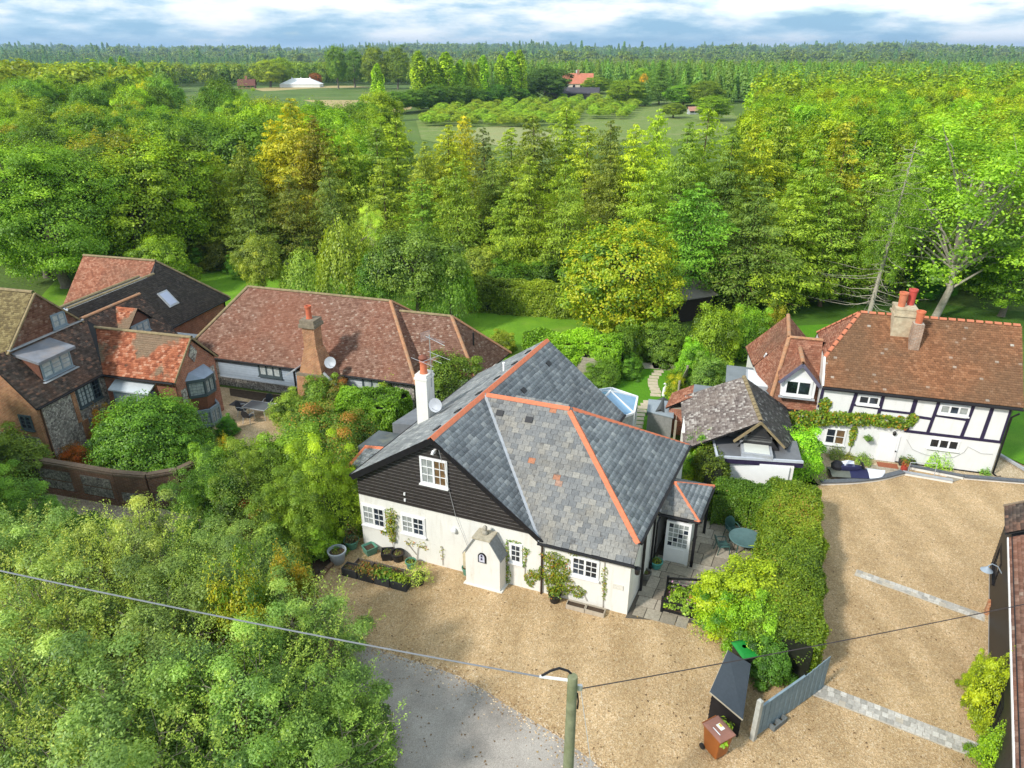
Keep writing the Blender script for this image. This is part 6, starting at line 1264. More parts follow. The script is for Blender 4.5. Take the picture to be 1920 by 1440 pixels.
# patio table and chairs
M_gtab = m_plain('green grey resin', (.085, .155, .155), .35, .15, 6, .05); M_gchair = m_plain('dark green resin', (.035, .085, .075), .45, .2, 4, .05)
TC = px(1398, 1008, .72); TC.z = 0
t = thing('round_table', 'round green grey garden table on the flagstones beside the hedge', 'table', TC)
m = MB(); m.lathe([(.0, .69), (.66, .69), (.70, .70), (.71, .72), (.69, .735), (.62, .73), (.60, .722), (0, .722)], (0, 0, 0), 40); m.build('table_top', M_gtab, t, True)
for k in range(4): a = k * math.pi / 2 + .6; m = MB(); m.tube([(.42 * math.cos(a), .42 * math.sin(a), .69), (.5 * math.cos(a), .5 * math.sin(a), 0.03)], [.03, .024], 8); m.build('leg', M_gchair, t)
def chair(label, loc, rz, mat, frame=None, group=None, name='garden_chair'):
    t = thing(name, label, 'chair', loc, rz, group)
    m = MB(); m.add([(-.24, -.22, .42), (.24, -.22, .42), (.22, .22, .40), (-.22, .22, .40), (-.24, -.22, .45), (.24, -.22, .45), (.22, .22, .43), (-.22, .22, .43)], [(3, 2, 1, 0), (4, 5, 6, 7), (0, 1, 5, 4), (1, 2, 6, 5), (2, 3, 7, 6), (3, 0, 4, 7)]); m.build('seat', mat, t, bevel=.01)
    pr = [(-.23, .42), (-.25, .62), (-.22, .80), (-.12, .90), (0, .93), (.12, .90), (.22, .80), (.25, .62), (.23, .42)]
    m = MB(); m.add([(x, .22 + (z - .42) * .3, z) for x, z in pr] + [(x, .25 + (z - .42) * .3, z) for x, z in pr], [tuple(range(9)), tuple(reversed(range(9, 18)))] + [(i, i + 9, (i + 1) % 9 + 9, (i + 1) % 9) for i in range(9)]); m.build('backrest', mat, t)
    for sx in (-1, 1):
        m = MB(); m.tube([(sx * .25, -.24, 0), (sx * .24, -.22, .44), (sx * .25, -.2, .62), (sx * .26, .1, .66), (sx * .24, .27, .64)], .02, 7); m.build('arm', frame or mat, t)
        m = MB(); m.tube([(sx * .24, .3, 0), (sx * .22, .2, .42)], .02, 7); m.build('leg', frame or mat, t)
    return t
def around(c, a, r): return Vector((c.x + r * math.cos(a), c.y + r * math.sin(a), 0))
for a, lab in ((R(185), 'dark green garden chair on the house side of the round table'), (R(105), 'dark green garden chair tucked under the hedge behind the round table'), (R(15), 'dark green garden chair between the round table and tall hedge'), (R(-35), 'dark green garden chair half hidden by the golden shrub')):
    chair(lab, around(TC, a, .98), a - math.pi / 2, M_gchair, group='chairs round the green table')
# courtyard table and chairs of the barn
M_frame = m_plain('silver tube', (.55, .56, .58), .4, .1, 4, 0, metal=.4); M_mesh = m_plain('black mesh', (.03, .03, .035), .6, .2, 6, 0); TB = px(487, 780); TB.z = 0
t = thing('glass_table', 'glass topped courtyard table with silver frame on the pale gravel', 'table', TB, -.3); m = MB(); m.box(-.75, .75, -.48, .48, .70, .72); m.build('table_top', m_plain('smoked glass', (.10, .12, .13), .08, .1, 3, 0, spec=.6), t, bevel=.008); m = MB()
m.box(-.77, .77, -.5, -.48, .68, .73); m.box(-.77, .77, .48, .5, .68, .73); m.box(-.77, -.75, -.48, .48, .68, .728); m.box(.75, .77, -.48, .48, .68, .728); m.build('frame', M_frame, t)
for sx in (-1, 1):
    for sy in (-1, 1): m = MB(); m.tube([(sx * .7, sy * .43, .69), (sx * .72, sy * .45, 0)], .02, 7); m.build('leg', M_frame, t)
for dx, dy, rz, lab in ((-.95, .05, 1.4, 'black mesh chair with silver frame at the flint cottage end of the glass table'), (-.35, -.8, 2.9, 'black mesh chair with silver frame on the garden side of the glass table'), (1.05, .15, -1.6, 'black mesh chair with silver frame at the chimney end of the glass table'), (.3, .85, -.1, 'black mesh chair with silver frame pushed in on the barn side of the glass table')):
    chair(lab, TB + Vector((dx, dy, 0)), rz, M_mesh, M_frame, 'chairs round the courtyard table')
c = px(447, 757); m = MB(); m.box(-.45, .45, -.35, .35, 0, .02, Matrix.Translation(c) @ Matrix.Rotation(-.3, 4, 'Z')); tag(m.build('drain_cover', m_plain('iron cover', (.06, .05, .05), .7, .3, 8, .2)), 'dark iron drain cover set in the courtyard gravel', 'drain cover')

# wheelie bins
def bin_(label, loc, rz, body, lid, sticker=None):
    t = thing('wheelie_bin', label, 'bin', loc, rz); w0, d0, w1, d1 = .23, .27, .29, .36
    m = MB(); m.add([(-w0, -d0, .06), (w0, -d0, .06), (w0, d0, .06), (-w0, d0, .06), (-w1, -d1, .98), (w1, -d1, .98), (w1, d1, .98), (-w1, d1, .98)], [(3, 2, 1, 0), (0, 1, 5, 4), (1, 2, 6, 5), (2, 3, 7, 6), (3, 0, 4, 7), (4, 5, 6, 7)]); m.build('body', body, t, bevel=.03)
    m = MB(); m.box(-w1 - .02, w1 + .02, -d1 - .03, -d1 + .0, .93, 1.0); m.box(-w1 - .02, w1 + .02, -d1 + .0, d1, .985, 1.0); m.build('rim', body, t, bevel=.01)
    m = MB(); m.add([(-w1 - .03, -d1 - .06, 1.005), (w1 + .03, -d1 - .06, 1.005), (w1 + .03, d1 + .02, 1.005), (-w1 - .03, d1 + .02, 1.005), (-w1 - .03, -d1 - .06, 1.03), (w1 + .03, -d1 - .06, 1.03), (w1 + .03, d1 + .02, 1.05), (-w1 - .03, d1 + .02, 1.05), (-w1 + .07, -d1 + .06, 1.07), (w1 - .07, -d1 + .06, 1.07), (w1 - .07, d1 - .1, 1.09), (-w1 + .07, d1 - .1, 1.09)], [(3, 2, 1, 0), (0, 1, 5, 4), (1, 2, 6, 5), (2, 3, 7, 6), (3, 0, 4, 7), (8, 9, 10, 11)] + [(4 + i, 4 + (i + 1) % 4, 8 + (i + 1) % 4, 8 + i) for i in range(4)]); l_ = m.build('lid', lid, t, bevel=.012)
    m = MB(); m.tube([(-w1, d1 + .07, .99), (w1, d1 + .07, .99)], .018, 8); m.build('handle', body, t)
    for s in (-1, 1): m = MB(); m.tube([(s * (w0 + .02), d0 + .02, .10), (s * (w0 + .08), d0 + .02, .10)], .10, 16); m.build('wheel', M_pot_black, t)
    if sticker: sticker(l_, t)
    return t
M_bbrown = m_plain('brown bin plastic', (.30, .095, .022), .45, .12, 3, .05); M_blid = m_plain('faded brown lid', (.27, .125, .09), .5, .12, 3, .05); M_bgreen = m_plain('green bin lid', (.015, .22, .035), .4, .12, 3, .05)
def stick1(l_, t):
    m = MB(); m.box(-.02, .14, -.12, .12, 1.081, 1.085); m.build('sticker', m_plain('white label', (.78, .78, .70), .6, .04, 20, 0), l_); m = MB(); m.box(.06, .135, -.02, .1, 1.0852, 1.087); m.build('sticker_patch', m_plain('yellow print', (.65, .52, .06), .6, .1, 20, 0), l_); m = MB(); m.box(-.17, -.14, -.22, .2, 1.078, 1.084); m.build('sticker_strip', M_wpaint, l_)
def stick2(l_, t):
    m = MB(); m.lathe([(0, 0), (.08, 0)], (0.0, .05, 1.0895), 20); o = m.build('sticker', M_wpaint, l_); m = MB(); m.lathe([(0, 0), (.05, 0)], (0.0, .05, 1.0905), 16); m.build('sticker_print', m_plain('grey print', (.3, .34, .34), .6, .2, 30, 0), l_)
BN = (px(1340, 1424) + px(1318, 1408)) / 2 + Vector((.22, .12, 0)); b1 = bin_('brown garden waste wheelie bin with faded lid and white sticker', BN, R(28), M_bbrown, M_blid, stick1)
tuft(b1, 'clippings', (.32, .1, .75), .3, .25, 120, .14, M_leaf, (1.3, 1.4, .8)); tuft(b1, 'clippings', (-.1, -.36, .78), .12, .12, 30, .14, M_leaf, (1.6, 2.0, .5))
bin_('black wheelie bin with a bright green lid standing behind the store', px(1397, 1215, 1.06) * 1 - Vector((0, 0, 1.06)), R(15), M_pot_black, M_bgreen, stick2)
# sloping-roofed log store
S = [px(1365, 1219, 1.35), px(1331, 1297, 1.35), px(1393, 1349, 1.0), px(1408, 1245, 1.0)]; cS = sum(S, Vector()) / 4; cS.z = 0
st = thing('log_store', 'small black timber store with a sloping slate grey felt roof', 'shed', cS)
q = [p - cS for p in S]; m = MB(); m.add(q + [p - Vector((0, 0, .05)) for p in q], [(0, 1, 2, 3), (7, 6, 5, 4), (0, 4, 5, 1), (1, 5, 6, 2), (2, 6, 7, 3), (3, 7, 4, 0)]); m.build('roof', m_plain('slate grey felt', (.060, .072, .085), .75, .12, 10, .4), st)
for a, b_ in ((0, 1), (1, 2)): m = MB(); m.bar(q[a] - Vector((0, 0, .03)), q[b_] - Vector((0, 0, .03)), .03, .05); m.build('roof_edge', m_plain('pale timber edge', (.42, .37, .28), .8, .15, 6, 0), st)
inn = [p * .88 for p in q]
for i in range(4):
    a, b_ = inn[i], inn[(i + 1) % 4]; n = 7; za, zb_ = q[i].z - .06, q[(i + 1) % 4].z - .06; a0, b0 = Vector((a.x, a.y, 0)), Vector((b_.x, b_.y, 0)); nn = Vector(((b0 - a0).y, -(b0 - a0).x, 0)).normalized() * .02
    for k in range(n): m = MB(); m.add([a0 + Vector((0, 0, za * (k + .04) / n)) + nn, b0 + Vector((0, 0, zb_ * (k + .04) / n)) + nn, b0 + Vector((0, 0, zb_ * (k + .98) / n)), a0 + Vector((0, 0, za * (k + .98) / n)), a0 + Vector((0, 0, za * (k + .04) / n)), b0 + Vector((0, 0, zb_ * (k + .04) / n))], [(0, 1, 2, 3), (0, 4, 5, 1)]); m.build('board', M_black, st)
# grey panel fence beside it
fa, fb = px(1414, 1384), px(1543, 1290); fd = fb - fa; fn_ = math.atan2(fd.y, fd.x); FLn = fd.length; M_fence = m_plain('blue grey fence paint', (.20, .27, .31), .75, .18, 6, .3)
fe = thing('panel_fence', 'blue grey close boarded fence panel stepping up beside the hedge', 'fence', fa, fn_); nb = 26
for i in range(nb):
    x0 = FLn * i / nb; hh = 1.35 if i < nb * .62 else 1.35 + .12 * min(1, (i / nb - .62) / .3)
    m = MB(); m.box(x0 + .008, x0 + FLn / nb - .006, -.012 + .008 * (i % 2), .012 + .008 * (i % 2), .05, hh); m.build('board', M_fence, fe)
m = MB(); m.bar((0, 0, 1.39), (FLn * .62, 0, 1.39), .07, .05); m.build('capping', M_fence, fe)
for z_ in (.3, 1.1): m = MB(); m.bar((0, .045, z_), (FLn, .045, z_), .05, .08); m.build('rail', M_fence, fe)
m = MB(); m.box(-.14, .0, -.08, .08, 0, 1.72); m.add([(-.14, -.08, 1.72), (0, -.08, 1.72), (0, .08, 1.72), (-.14, .08, 1.72), (-.07, 0, 1.8)], [(0, 1, 4), (1, 2, 4), (2, 3, 4), (3, 0, 4)]); m.build('post', m_plain('pale weathered post', (.40, .40, .36), .85, .2, 5, .3), fe)
cb = px(1457, 1358); t = thing('concrete_block', 'hollow grey concrete block lying below the fence panel', 'block', cb, fn_ + .03); m = MB(); m.box(-.34, .34, -.13, -.08, 0, .2); m.box(-.34, .34, .08, .13, 0, .2)
for x_ in (-.34, -.06, .28): m.box(x_, x_ + (.06 if x_ != -.06 else .12), -.08, .08, 0, .199)
m.build('block', m_plain('concrete', (.15, .165, .165), .9, .2, 8, .3), t)
# black slatted flower crib by the patio edge
gc = px(1285, 1140); fc = thing('flower_crib', 'black timber crib of pink flowers and leaves at the patio edge', 'planter', gc, HANG); M_pink = m_leaf('pink petals', [(0, (.5, .12, .35)), (1, (.75, .35, .6))])
for s, (a, b_) in enumerate((((-.85, -.55), (.85, -.55)), ((-.85, .55), (.85, .55)), ((-.85, -.55), (-.85, .55)), ((.85, -.55), (.85, .55)))):
    for z_ in (.12, .34, .56): m = MB(); m.bar((a[0], a[1], z_), (b_[0], b_[1], z_), .03, .1); m.build('slat', M_black, fc)
for sx, sy, hz_ in ((-.85, -.55, .75), (.85, -.55, .75), (-.85, .55, .9), (.85, .55, 1.15)): m = MB(); m.box(sx - .045, sx + .045, sy - .045, sy + .045, 0, hz_); m.build('post', M_black, fc)
m = MB(); m.bar((-.85, .6, .75), (.85, .6, 1.15), .05, .09); m.build('rail', M_black, fc); m = MB(); m.bar((-.2, .6, .1), (.75, .6, 1.0), .04, .06); m.build('brace', M_black, fc)
m = MB(); m.box(-.8, .8, -.5, .5, .02, .4); m.build('soil', M_soil, fc); tuft(fc, 'foliage', (0, 0, .35), .85, .45, 1500, .11, M_leaf, (1.2, 1.5, .8)); tuft(fc, 'flowers', (-.15, .2, .5), .75, .5, 46, .09, M_pink); m = MB(); m.box(.1, .6, -.1, .02, .62, .7); m.build('brick', M_terra, fc)

# telegraph pole with its cables
PZ = 7.2; PT = px(1074, 1268, PZ); PT.z = 0
pole = thing('telegraph_pole', 'greenish weathered telegraph pole rising at the edge of the lane', 'pole', PT)
m = MB(); m.tube([(0, 0, -.3), (0, 0, 1), (0, 0, PZ - .03), (0, 0, PZ)], [.15, .145, .115, .105], 18); m.build('post', m_plain('green grey pole timber', (.20, .21, .125), .9, .3, 5, .5, dirt=(.14, .17, .05), dirt_amt=.6), pole, True)
m = MB(); m.bar((.12, 0, PZ - .35), (.22, 0, PZ - .35), .06, .16); m.tube([(.2, 0, PZ - .3), (.2, 0, PZ - .42)], .04, 8); m.build('bracket', M_alu, pole)
m = MB(); m.tube([(.12, -.03, PZ - .5), (.15, -.03, PZ - .75), (.14, -.02, PZ - 1.0)], .022, 6); m.build('joint_tail', M_black, pole)
m = MB(); m.bar((-.1, 0, PZ - .12), (-.75, .05, PZ - .06), .05, .045); m.build('cable_clamp', M_wpaint, pole)
m = MB(); m.tube([(-.7, .06, PZ - .05), (-.5, .1, PZ + .06), (-.3, .12, PZ + .12), (-.1, .1, PZ + .06), (0, .08, PZ - .05)], .03, 7); m.build('cable_loop', M_black, pole)
def cable(label, a, b_, r, sag, mat, n=14):
    pts = [a.lerp(b_, i / n) - Vector((0, 0, 4 * sag * (i / n) * (1 - i / n))) for i in range(n + 1)]; o = MB().tube(pts, r, 6).build('overhead_cable', mat, None, True); return tag(o, label, 'cable')
cable('thick grey overhead cable running over the thicket to the pole', PT + Vector((-.72, .05, PZ - .07)), px(-260, 1012, 8.6), .020, .15, m_plain('grey sheath', (.20, .21, .23), .5, .15, 4, 0))
cable('thin dark overhead cable from the pole towards the black barn', PT + Vector((.22, 0, PZ - .38)), px(2120, 1090, 4.6), .014, .12, m_plain('dark sheath', (.05, .04, .04), .6, .2, 4, 0))
cable('pale thin stay wire slanting down from the pole bracket', PT + Vector((.2, 0, PZ - .42)), PT + Vector((1.2, -2.6, 0.0)), .010, .0, m_plain('galvanised wire', (.4, .4, .38), .6, .1, 4, 0))

# garden sheds behind the house
for lab, a, b_, z0, z1, mt in (('pale grey flat roofed garden store beside the stepping stones', (1215, 746), (1264, 786), 1.35, 1.5, m_plain('pale grey felt', (.26, .30, .33), .7, .1, 3, .1)),):
    c = [px(1216, 748, z1), px(1264, 753, z1), px(1263, 783, z0), px(1213, 771, z0)]; o0 = sum(c, Vector()) / 4; o0.z = 0; t = thing('garden_store', lab, 'shed', o0); q = [v - o0 for v in c]
    m = MB(); m.add(q + [v - Vector((0, 0, .06)) for v in q], [(0, 1, 2, 3), (7, 6, 5, 4), (0, 4, 5, 1), (1, 5, 6, 2), (2, 6, 7, 3), (3, 7, 4, 0)]); m.build('roof', mt, t); m = MB(); g_ = [v * .92 for v in q]; m.prism([(v.x, v.y) for v in g_], 0, 1.3); m.build('wall', m_plain('grey boards', (.22, .22, .21), .9, .2, 8, .3), t)
c = px(1237, 800); t = thing('garden_shed', 'small shed with dark felted pitched roof in front of the grey store', 'shed', c, -.3); m = MB(); w_, l_, e_, r_ = .78, .85, 1.05, 1.55
m.add([(-w_, -l_, e_), (w_, -l_, e_), (w_, l_, e_), (-w_, l_, e_), (0, -l_, r_), (0, l_, r_)], [(0, 4, 5, 3), (1, 2, 5, 4)]); m.add([(-w_, -l_, e_ - .04), (w_, -l_, e_ - .04), (w_, l_, e_ - .04), (-w_, l_, e_ - .04), (0, -l_, r_ - .04), (0, l_, r_ - .04)], [(3, 5, 4, 0), (4, 5, 2, 1)]); m.build('roof', m_plain('charcoal felt', (.075, .08, .08), .85, .15, 4, .2), t)
m = MB(); m.add([(-.68, -.72, 0), (.68, -.72, 0), (.68, .72, 0), (-.68, .72, 0), (-.68, -.72, 1.08), (.68, -.72, 1.08), (.68, .72, 1.08), (-.68, .72, 1.08), (0, -.72, 1.48), (0, .72, 1.48)], [(0, 1, 5, 8, 4), (1, 2, 6, 5), (2, 3, 7, 9, 6), (3, 0, 4, 7)]); m.build('wall', m_plain('brown boards', (.20, .13, .08), .9, .25, 8, .3), t)
# weathered rail fence between the gardens
rf_ = thing('garden_fence', 'low weathered timber fence between the two back gardens', 'fence', px(1268, 840)); fo = px(1268, 840); pts = [px(1263, 830), px(1267, 785), px(1270, 752), px(1285, 722), px(1297, 700)]; M_oldw = m_plain('weathered rail', (.36, .32, .25), .9, .25, 5, .4)
for a, b_ in zip(pts[:-1], pts[1:]):
    for k in range(6):
        p0, p1 = a.lerp(b_, k / 6) - fo, a.lerp(b_, (k + .92) / 6) - fo; m = MB(); m.bar(p0 + Vector((0, 0, .65)), p1 + Vector((0, 0, .65)), .03, 1.2); m.build('board', M_oldw, rf_)
for p in pts: m = MB(); m.box(-.05, .05, -.05, .05, 0, 1.4, Matrix.Translation(p - fo)); m.build('post', M_oldw, rf_)
c = px(1244, 742); t = thing('bird_statue', 'white stone bird statue on the lawn beside the fence', 'statue', c); m = MB(); m.tube([(0, 0, 0), (0, 0, .25), (.05, 0, .5), (.12, 0, .68), (.10, 0, .8), (.02, 0, .86), (-.08, 0, .82)], [.12, .10, .13, .09, .05, .06, .01], 10); m.build('figure', M_wpaint, t, True)
# wooden screen beside the laurel hedge
c = px(1096, 706); t = thing('timber_screen', 'grey weathered timber screen standing against the laurel hedge', 'fence', c, -.35)
for k in range(6): m = MB(); m.box(-1.2, 1.2, -.02, .02, .1 + k * .22, .3 + k * .22); m.build('board', M_oldw, t)
for x_ in (-1.2, 1.2): m = MB(); m.box(x_ - .05, x_ + .05, .02, .1, 0, 1.5); m.build('post', m_plain('brown post', (.16, .08, .04), .9, .2, 5, .3), t)
# dark shed under the trees
c = px(1285, 592); t = thing('tarred_shed', 'dark shed with grey felt roof half hidden under the trees', 'shed', c, .4); m = MB(); m.box(-1.6, 1.6, -1.2, 1.2, 0, 2.0); m.build('wall', m_plain('tarred boards', (.03, .022, .018), .9, .3, 6, .3), t); m = MB(); m.add([(-1.9, -1.5, 1.95), (1.9, -1.5, 1.95), (1.9, 1.5, 2.5), (-1.9, 1.5, 2.5), (-1.9, -1.5, 2.03), (1.9, -1.5, 2.03), (1.9, 1.5, 2.58), (-1.9, 1.5, 2.58)], [(3, 2, 1, 0), (4, 5, 6, 7), (0, 1, 5, 4), (1, 2, 6, 5), (2, 3, 7, 6), (3, 0, 4, 7)]); m.build('roof', m_plain('grey felt roof', (.20, .175, .155), .9, .2, 4, .2), t)

# ---------------------------------------------------------------- terrace of the timbered cottage
rw = thing('retaining_wall', 'low curved white retaining wall with dark brick coping round the sunk terrace', 'wall', (0, 0, 0)); mb = MB(); mc = MB(); RWp = TERRACE[:4]
fine = []
for i in range(len(RWp) - 1):
    for k in range(5): fine.append(RWp[i].lerp(RWp[i + 1], k / 5))
fine.append(RWp[-1])
for _ in range(3): fine = [fine[0]] + [(fine[i - 1] + fine[i] * 2 + fine[i + 1]) / 4 for i in range(1, len(fine) - 1)] + [fine[-1]]
for a, b_ in zip(fine[:-1], fine[1:]): wall_seg(mb, a, b_, TZ - .1, .12, .22); wall_seg(mc, a, b_, .12, .19, .3)
M_cop = m_attr('dark coping', [(0, (.10, .11, .125)), (1, (.16, .17, .18))], .8); mb.build('body', M_white, rw); mc.build('coping', m_plain('dark brick coping', (.12, .13, .145), .85, .3, 14, .5), rw)
s0, s1 = TERRACE[3], px(1785, 905); s2, s3 = px(1702, 878), px(1805, 898)
mb = MB(); wall_seg(mb, s0, s1, TZ - .1, .12, .16); mb.build('flank_wall', M_white, rw); mb = MB(); wall_seg(mb, s0, s1, .12, .18, .2); mb.build('coping', M_lead, rw)
mb = MB(); wall_seg(mb, s2, s3, TZ - .1, .16, .16); mb.build('flank_wall', M_white, rw); mb = MB(); wall_seg(mb, s2, s3, .16, .22, .22); mb.build('coping', m_plain('dark brick coping b', (.12, .13, .145), .85, .3, 14, .5), rw)
t3, t4 = px(1806, 897), px(1990, 912); mb = MB(); wall_seg(mb, t3, t4, TZ - .1, .1, .18); mb.build('flank_wall', M_white, rw); mb = MB(); wall_seg(mb, t3, t4, .1, .18, .26); mb.build('coping', m_plain('dark brick coping c', (.12, .13, .145), .85, .3, 14, .5), rw)
for k in range(3):
    p0, p1 = s0.lerp(s1, .25 + k * .25), s2.lerp(s3, .25 + k * .25); q0, q1 = s0.lerp(s1, .5 + k * .25), s2.lerp(s3, .5 + k * .25); z_ = TZ + .05 * (k + 1)
    m = MB(); m.add([Vector((v.x, v.y, zz)) for zz in (TZ, z_) for v in (p0, q0, q1, p1)], [(3, 2, 1, 0), (4, 5, 6, 7), (0, 1, 5, 4), (1, 2, 6, 5), (2, 3, 7, 6), (3, 0, 4, 7)]); m.build('step', M_flag, rw)
m = MB(); hp = [s0.lerp(s1, .1), s0.lerp(s1, .62)]; m.tube([hp[0] + Vector((0, 0, .1)), hp[0] + Vector((0, 0, .75))], .02, 6); m.tube([hp[1] + Vector((0, 0, .1)), hp[1] + Vector((0, 0, .95))], .02, 6); m.tube([hp[0] + Vector((0, 0, .75)), hp[1] + Vector((0, 0, .95))], .02, 6); m.build('handrail', M_lead, rw)
# jet ski on the terrace: hull, deck, seat, handlebar, draped cover
jc = px(1603, 897, TZ); js = thing('jet_ski', 'black, white and navy jet ski parked on the sunk terrace', 'jet ski', jc, -.08)
secs = []
for i in range(13):
    s = i / 12; x_ = -1.35 + 2.75 * s; w_ = .5 * (1 - max(0, (s - .55) / .45) ** 2.2) ** .5 * (.9 + .1 * math.sin(s * 3)) + .02; zk = .08 + .22 * max(0, (s - .6) / .4) ** 2; zd = .42 + .14 * math.sin(min(1, s * 1.3) * 2.2); secs.append((x_, w_, zk, zd))
M_jblack = m_plain('black hull', (.02, .02, .022), .3, .2, 3, 0, spec=.5); M_jwhite = m_plain('white gelcoat', (.72, .74, .80), .25, .05, 3, 0, spec=.5); M_navy = m_plain('navy vinyl', (.02, .022, .07), .5, .2, 5, .1); M_jgrey = m_plain('grey green deck', (.12, .13, .11), .5, .15, 5, .1)
m = MB(); vs = []
for x_, w_, zk, zd in secs: vs += [(x_, -w_, .34), (x_, -w_ * .7, zk + .04), (x_, 0, zk), (x_, w_ * .7, zk + .04), (x_, w_, .34)]
m.add(vs, [(i * 5 + j, i * 5 + j + 1, i * 5 + j + 6, i * 5 + j + 5) for i in range(12) for j in range(4)] + [(0, 1, 2, 3, 4)]); m.build('hull', M_jblack, js, True)
def deck(i0, i1, mat, nm):
    m = MB(); vs = []
    for x_, w_, zk, zd in secs[i0:i1]: vs += [(x_, -w_ * 1.02, .345), (x_, -w_ * .55, zd - .04), (x_, 0, zd + .03), (x_, w_ * .55, zd - .04), (x_, w_ * 1.02, .345)]
    n = i1 - i0; m.add(vs, [(i * 5 + j, i * 5 + j + 1, i * 5 + j + 6, i * 5 + j + 5) for i in range(n - 1) for j in range(4)]); m.build(nm, mat, js, True)
deck(0, 5, M_jgrey, 'rear_deck'); deck(4, 9, M_navy, 'deck'); deck(8, 13, M_jwhite, 'bow')
m = MB(); m.lathe([(.0, -.08), (.26, -.05), (.30, .06), (.26, .18), (.12, .24), (0, .25)], (0, 0, 0), 14); o = m.build('seat', M_navy, js, True); o.scale = (2.4, .62, 1); o.location = (-.45, 0, .58)
m = MB(); m.tube([(.35, 0, .55), (.22, 0, .85), (.15, 0, .95)], .07, 8); m.tube([(.15, -.38, .92), (.15, 0, .97), (.15, .38, .92)], .025, 7); m.build('handlebar', M_jblack, js)
m = MB(); m.add([(-.75, .5, .2), (-.15, .55, .2), (-.12, .3, .85), (-.45, .15, 1.0), (-.78, .28, .82)], [(0, 1, 2, 3, 4)]); m.add([(-.12, .3, .85), (-.45, .15, 1.0), (-.78, .28, .82), (-.7, -.1, .8), (-.2, -.1, .8)], [(0, 1, 3, 4), (1, 2, 3)]) ; m.build('folded_cover', m_plain('pale blue cover', (.60, .63, .72), .8, .1, 6, .2), js)
m = MB(); m.lathe([(0, 0), (.3, .02), (.33, .18), (.22, .34), (0, .4)], (-.95, .15, .5), 12); m.build('life_vest', m_plain('black foam', (.015, .015, .02), .8, .2, 8, .2), js, True)
for s in (-1, 1): m = MB(); m.tube([(-.5, s * .35, .1), (-.5, s * .45, .1)], .1, 12); m.build('trolley_wheel', M_pot_black, js)
m = MB(); m.bar((-1.1, 0, .06), (.9, 0, .06), .5, .06); m.build('trolley', M_lead, js)
for lab, x, y, a, b_, mt, nm, ct in (('rust brown doormat in front of the cottage door', 1664, 873, .5, .26, m_plain('coir mat', (.30, .10, .05), .95, .25, 16, .3), 'doormat', 'doormat'),):
    c = px(x, y, TZ); m = MB(); m.box(-a, a, -b_, b_, .004, .025, Matrix.Translation(c) @ Matrix.Rotation(-.275, 4, 'Z')); tag(m.build(nm, mt), lab, ct)
tp_ = struct(bpy.data.objects.new('terrace_paving', None)); link(tp_)
for i in range(4):
    for j in range(3):
        c = px(1662, 886, TZ) + Matrix.Rotation(-.275, 3, 'Z') @ Vector(((i - 1.5) * .42, (j - 1) * .42, 0)); m = MB(); m.box(-.2, .2, -.2, .2, 0, .02, Matrix.Translation(c) @ Matrix.Rotation(-.275, 4, 'Z')); m.build('paving_slab', M_flag, tp_)
c = px(1693, 886, TZ); t = thing('clay_urn', 'small red clay urn with dried flowers on the terrace corner', 'urn', c); m = MB(); m.lathe([(.10, 0), (.15, .12), (.17, .3), (.12, .45), (.15, .5), (.12, .5), (.08, .4)], (0, 0, .0), 16); m.build('pot', m_plain('red clay', (.36, .05, .03), .7, .15, 4, .1), t, True); tuft(t, 'dried_flowers', (0, 0, .5), .28, .25, 140, .07, M_rust, (1.6, 1.0, .8))
for lab, x, y, r, hh, n, col in (('round grey lavender bush under the small pane window', 1566, 858, .5, .65, 1200, (1.0, 1.0, 1.5)), ('low silver green lavender beside the cottage door', 1617, 868, .52, .5, 1200, (1.2, 1.3, 1.5)), ('bright lime green dome shaped shrub below the three light window', 1752, 872, .85, .95, 2600, (1.7, 1.9, .6)), ('small silver green plant at the cottage corner', 1845, 889, .35, .35, 500, (1.1, 1.3, 1.4)), ('mixed low plants along the cottage wall', 1590, 860, .3, .3, 300, (1.4, 1.1, .8))):
    t = thing('garden_plant', lab, 'plant', px(x, y, TZ)); tuft(t, 'foliage', (0, 0, 0.05), r, hh, n, .07, M_leaf, col, up=1.0)
c = px(1700, 872, TZ); t = thing('planter_box', 'dark trough of green and red plants right of the cottage door', 'planter', c, -.275); m = MB(); m.box(-.4, .4, -.17, .17, 0, .3); m.build('box', M_crate, t, bevel=.01); tuft(t, 'foliage', (0, 0, .28), .4, .3, 350, .07, M_rust, (.8, 1.3, .7))
c = cot.matrix_world if False else None
hb = thing('hanging_basket', 'green hanging basket on the white cottage wall beside the vine', 'hanging basket', Vector((16.43, 34.25, 0)) + Matrix.Rotation(-.275, 3, 'Z') @ Vector((2.75, -.22, 1.2))); m = MB(); m.lathe([(0, -.18), (.14, -.1), (.19, 0), (.17, 0)], (0, 0, 0), 14); m.build('bowl', M_pot_black, hb, True); tuft(hb, 'foliage', (0, 0, -.02), .27, .22, 300, .07, M_leaf, (.7, 1.1, 1.1))
# long dark fence at the back of the cottage garden, lawn edge
lf = px(1890, 838); m = MB(); a, b_ = px(1872, 852), px(1935, 890); wall_seg(m, a, b_, -.02, .1, .14); tag(m.build('stone_edging', M_lead), 'grey stone edging between the cottage gravel and lawn', 'edging')

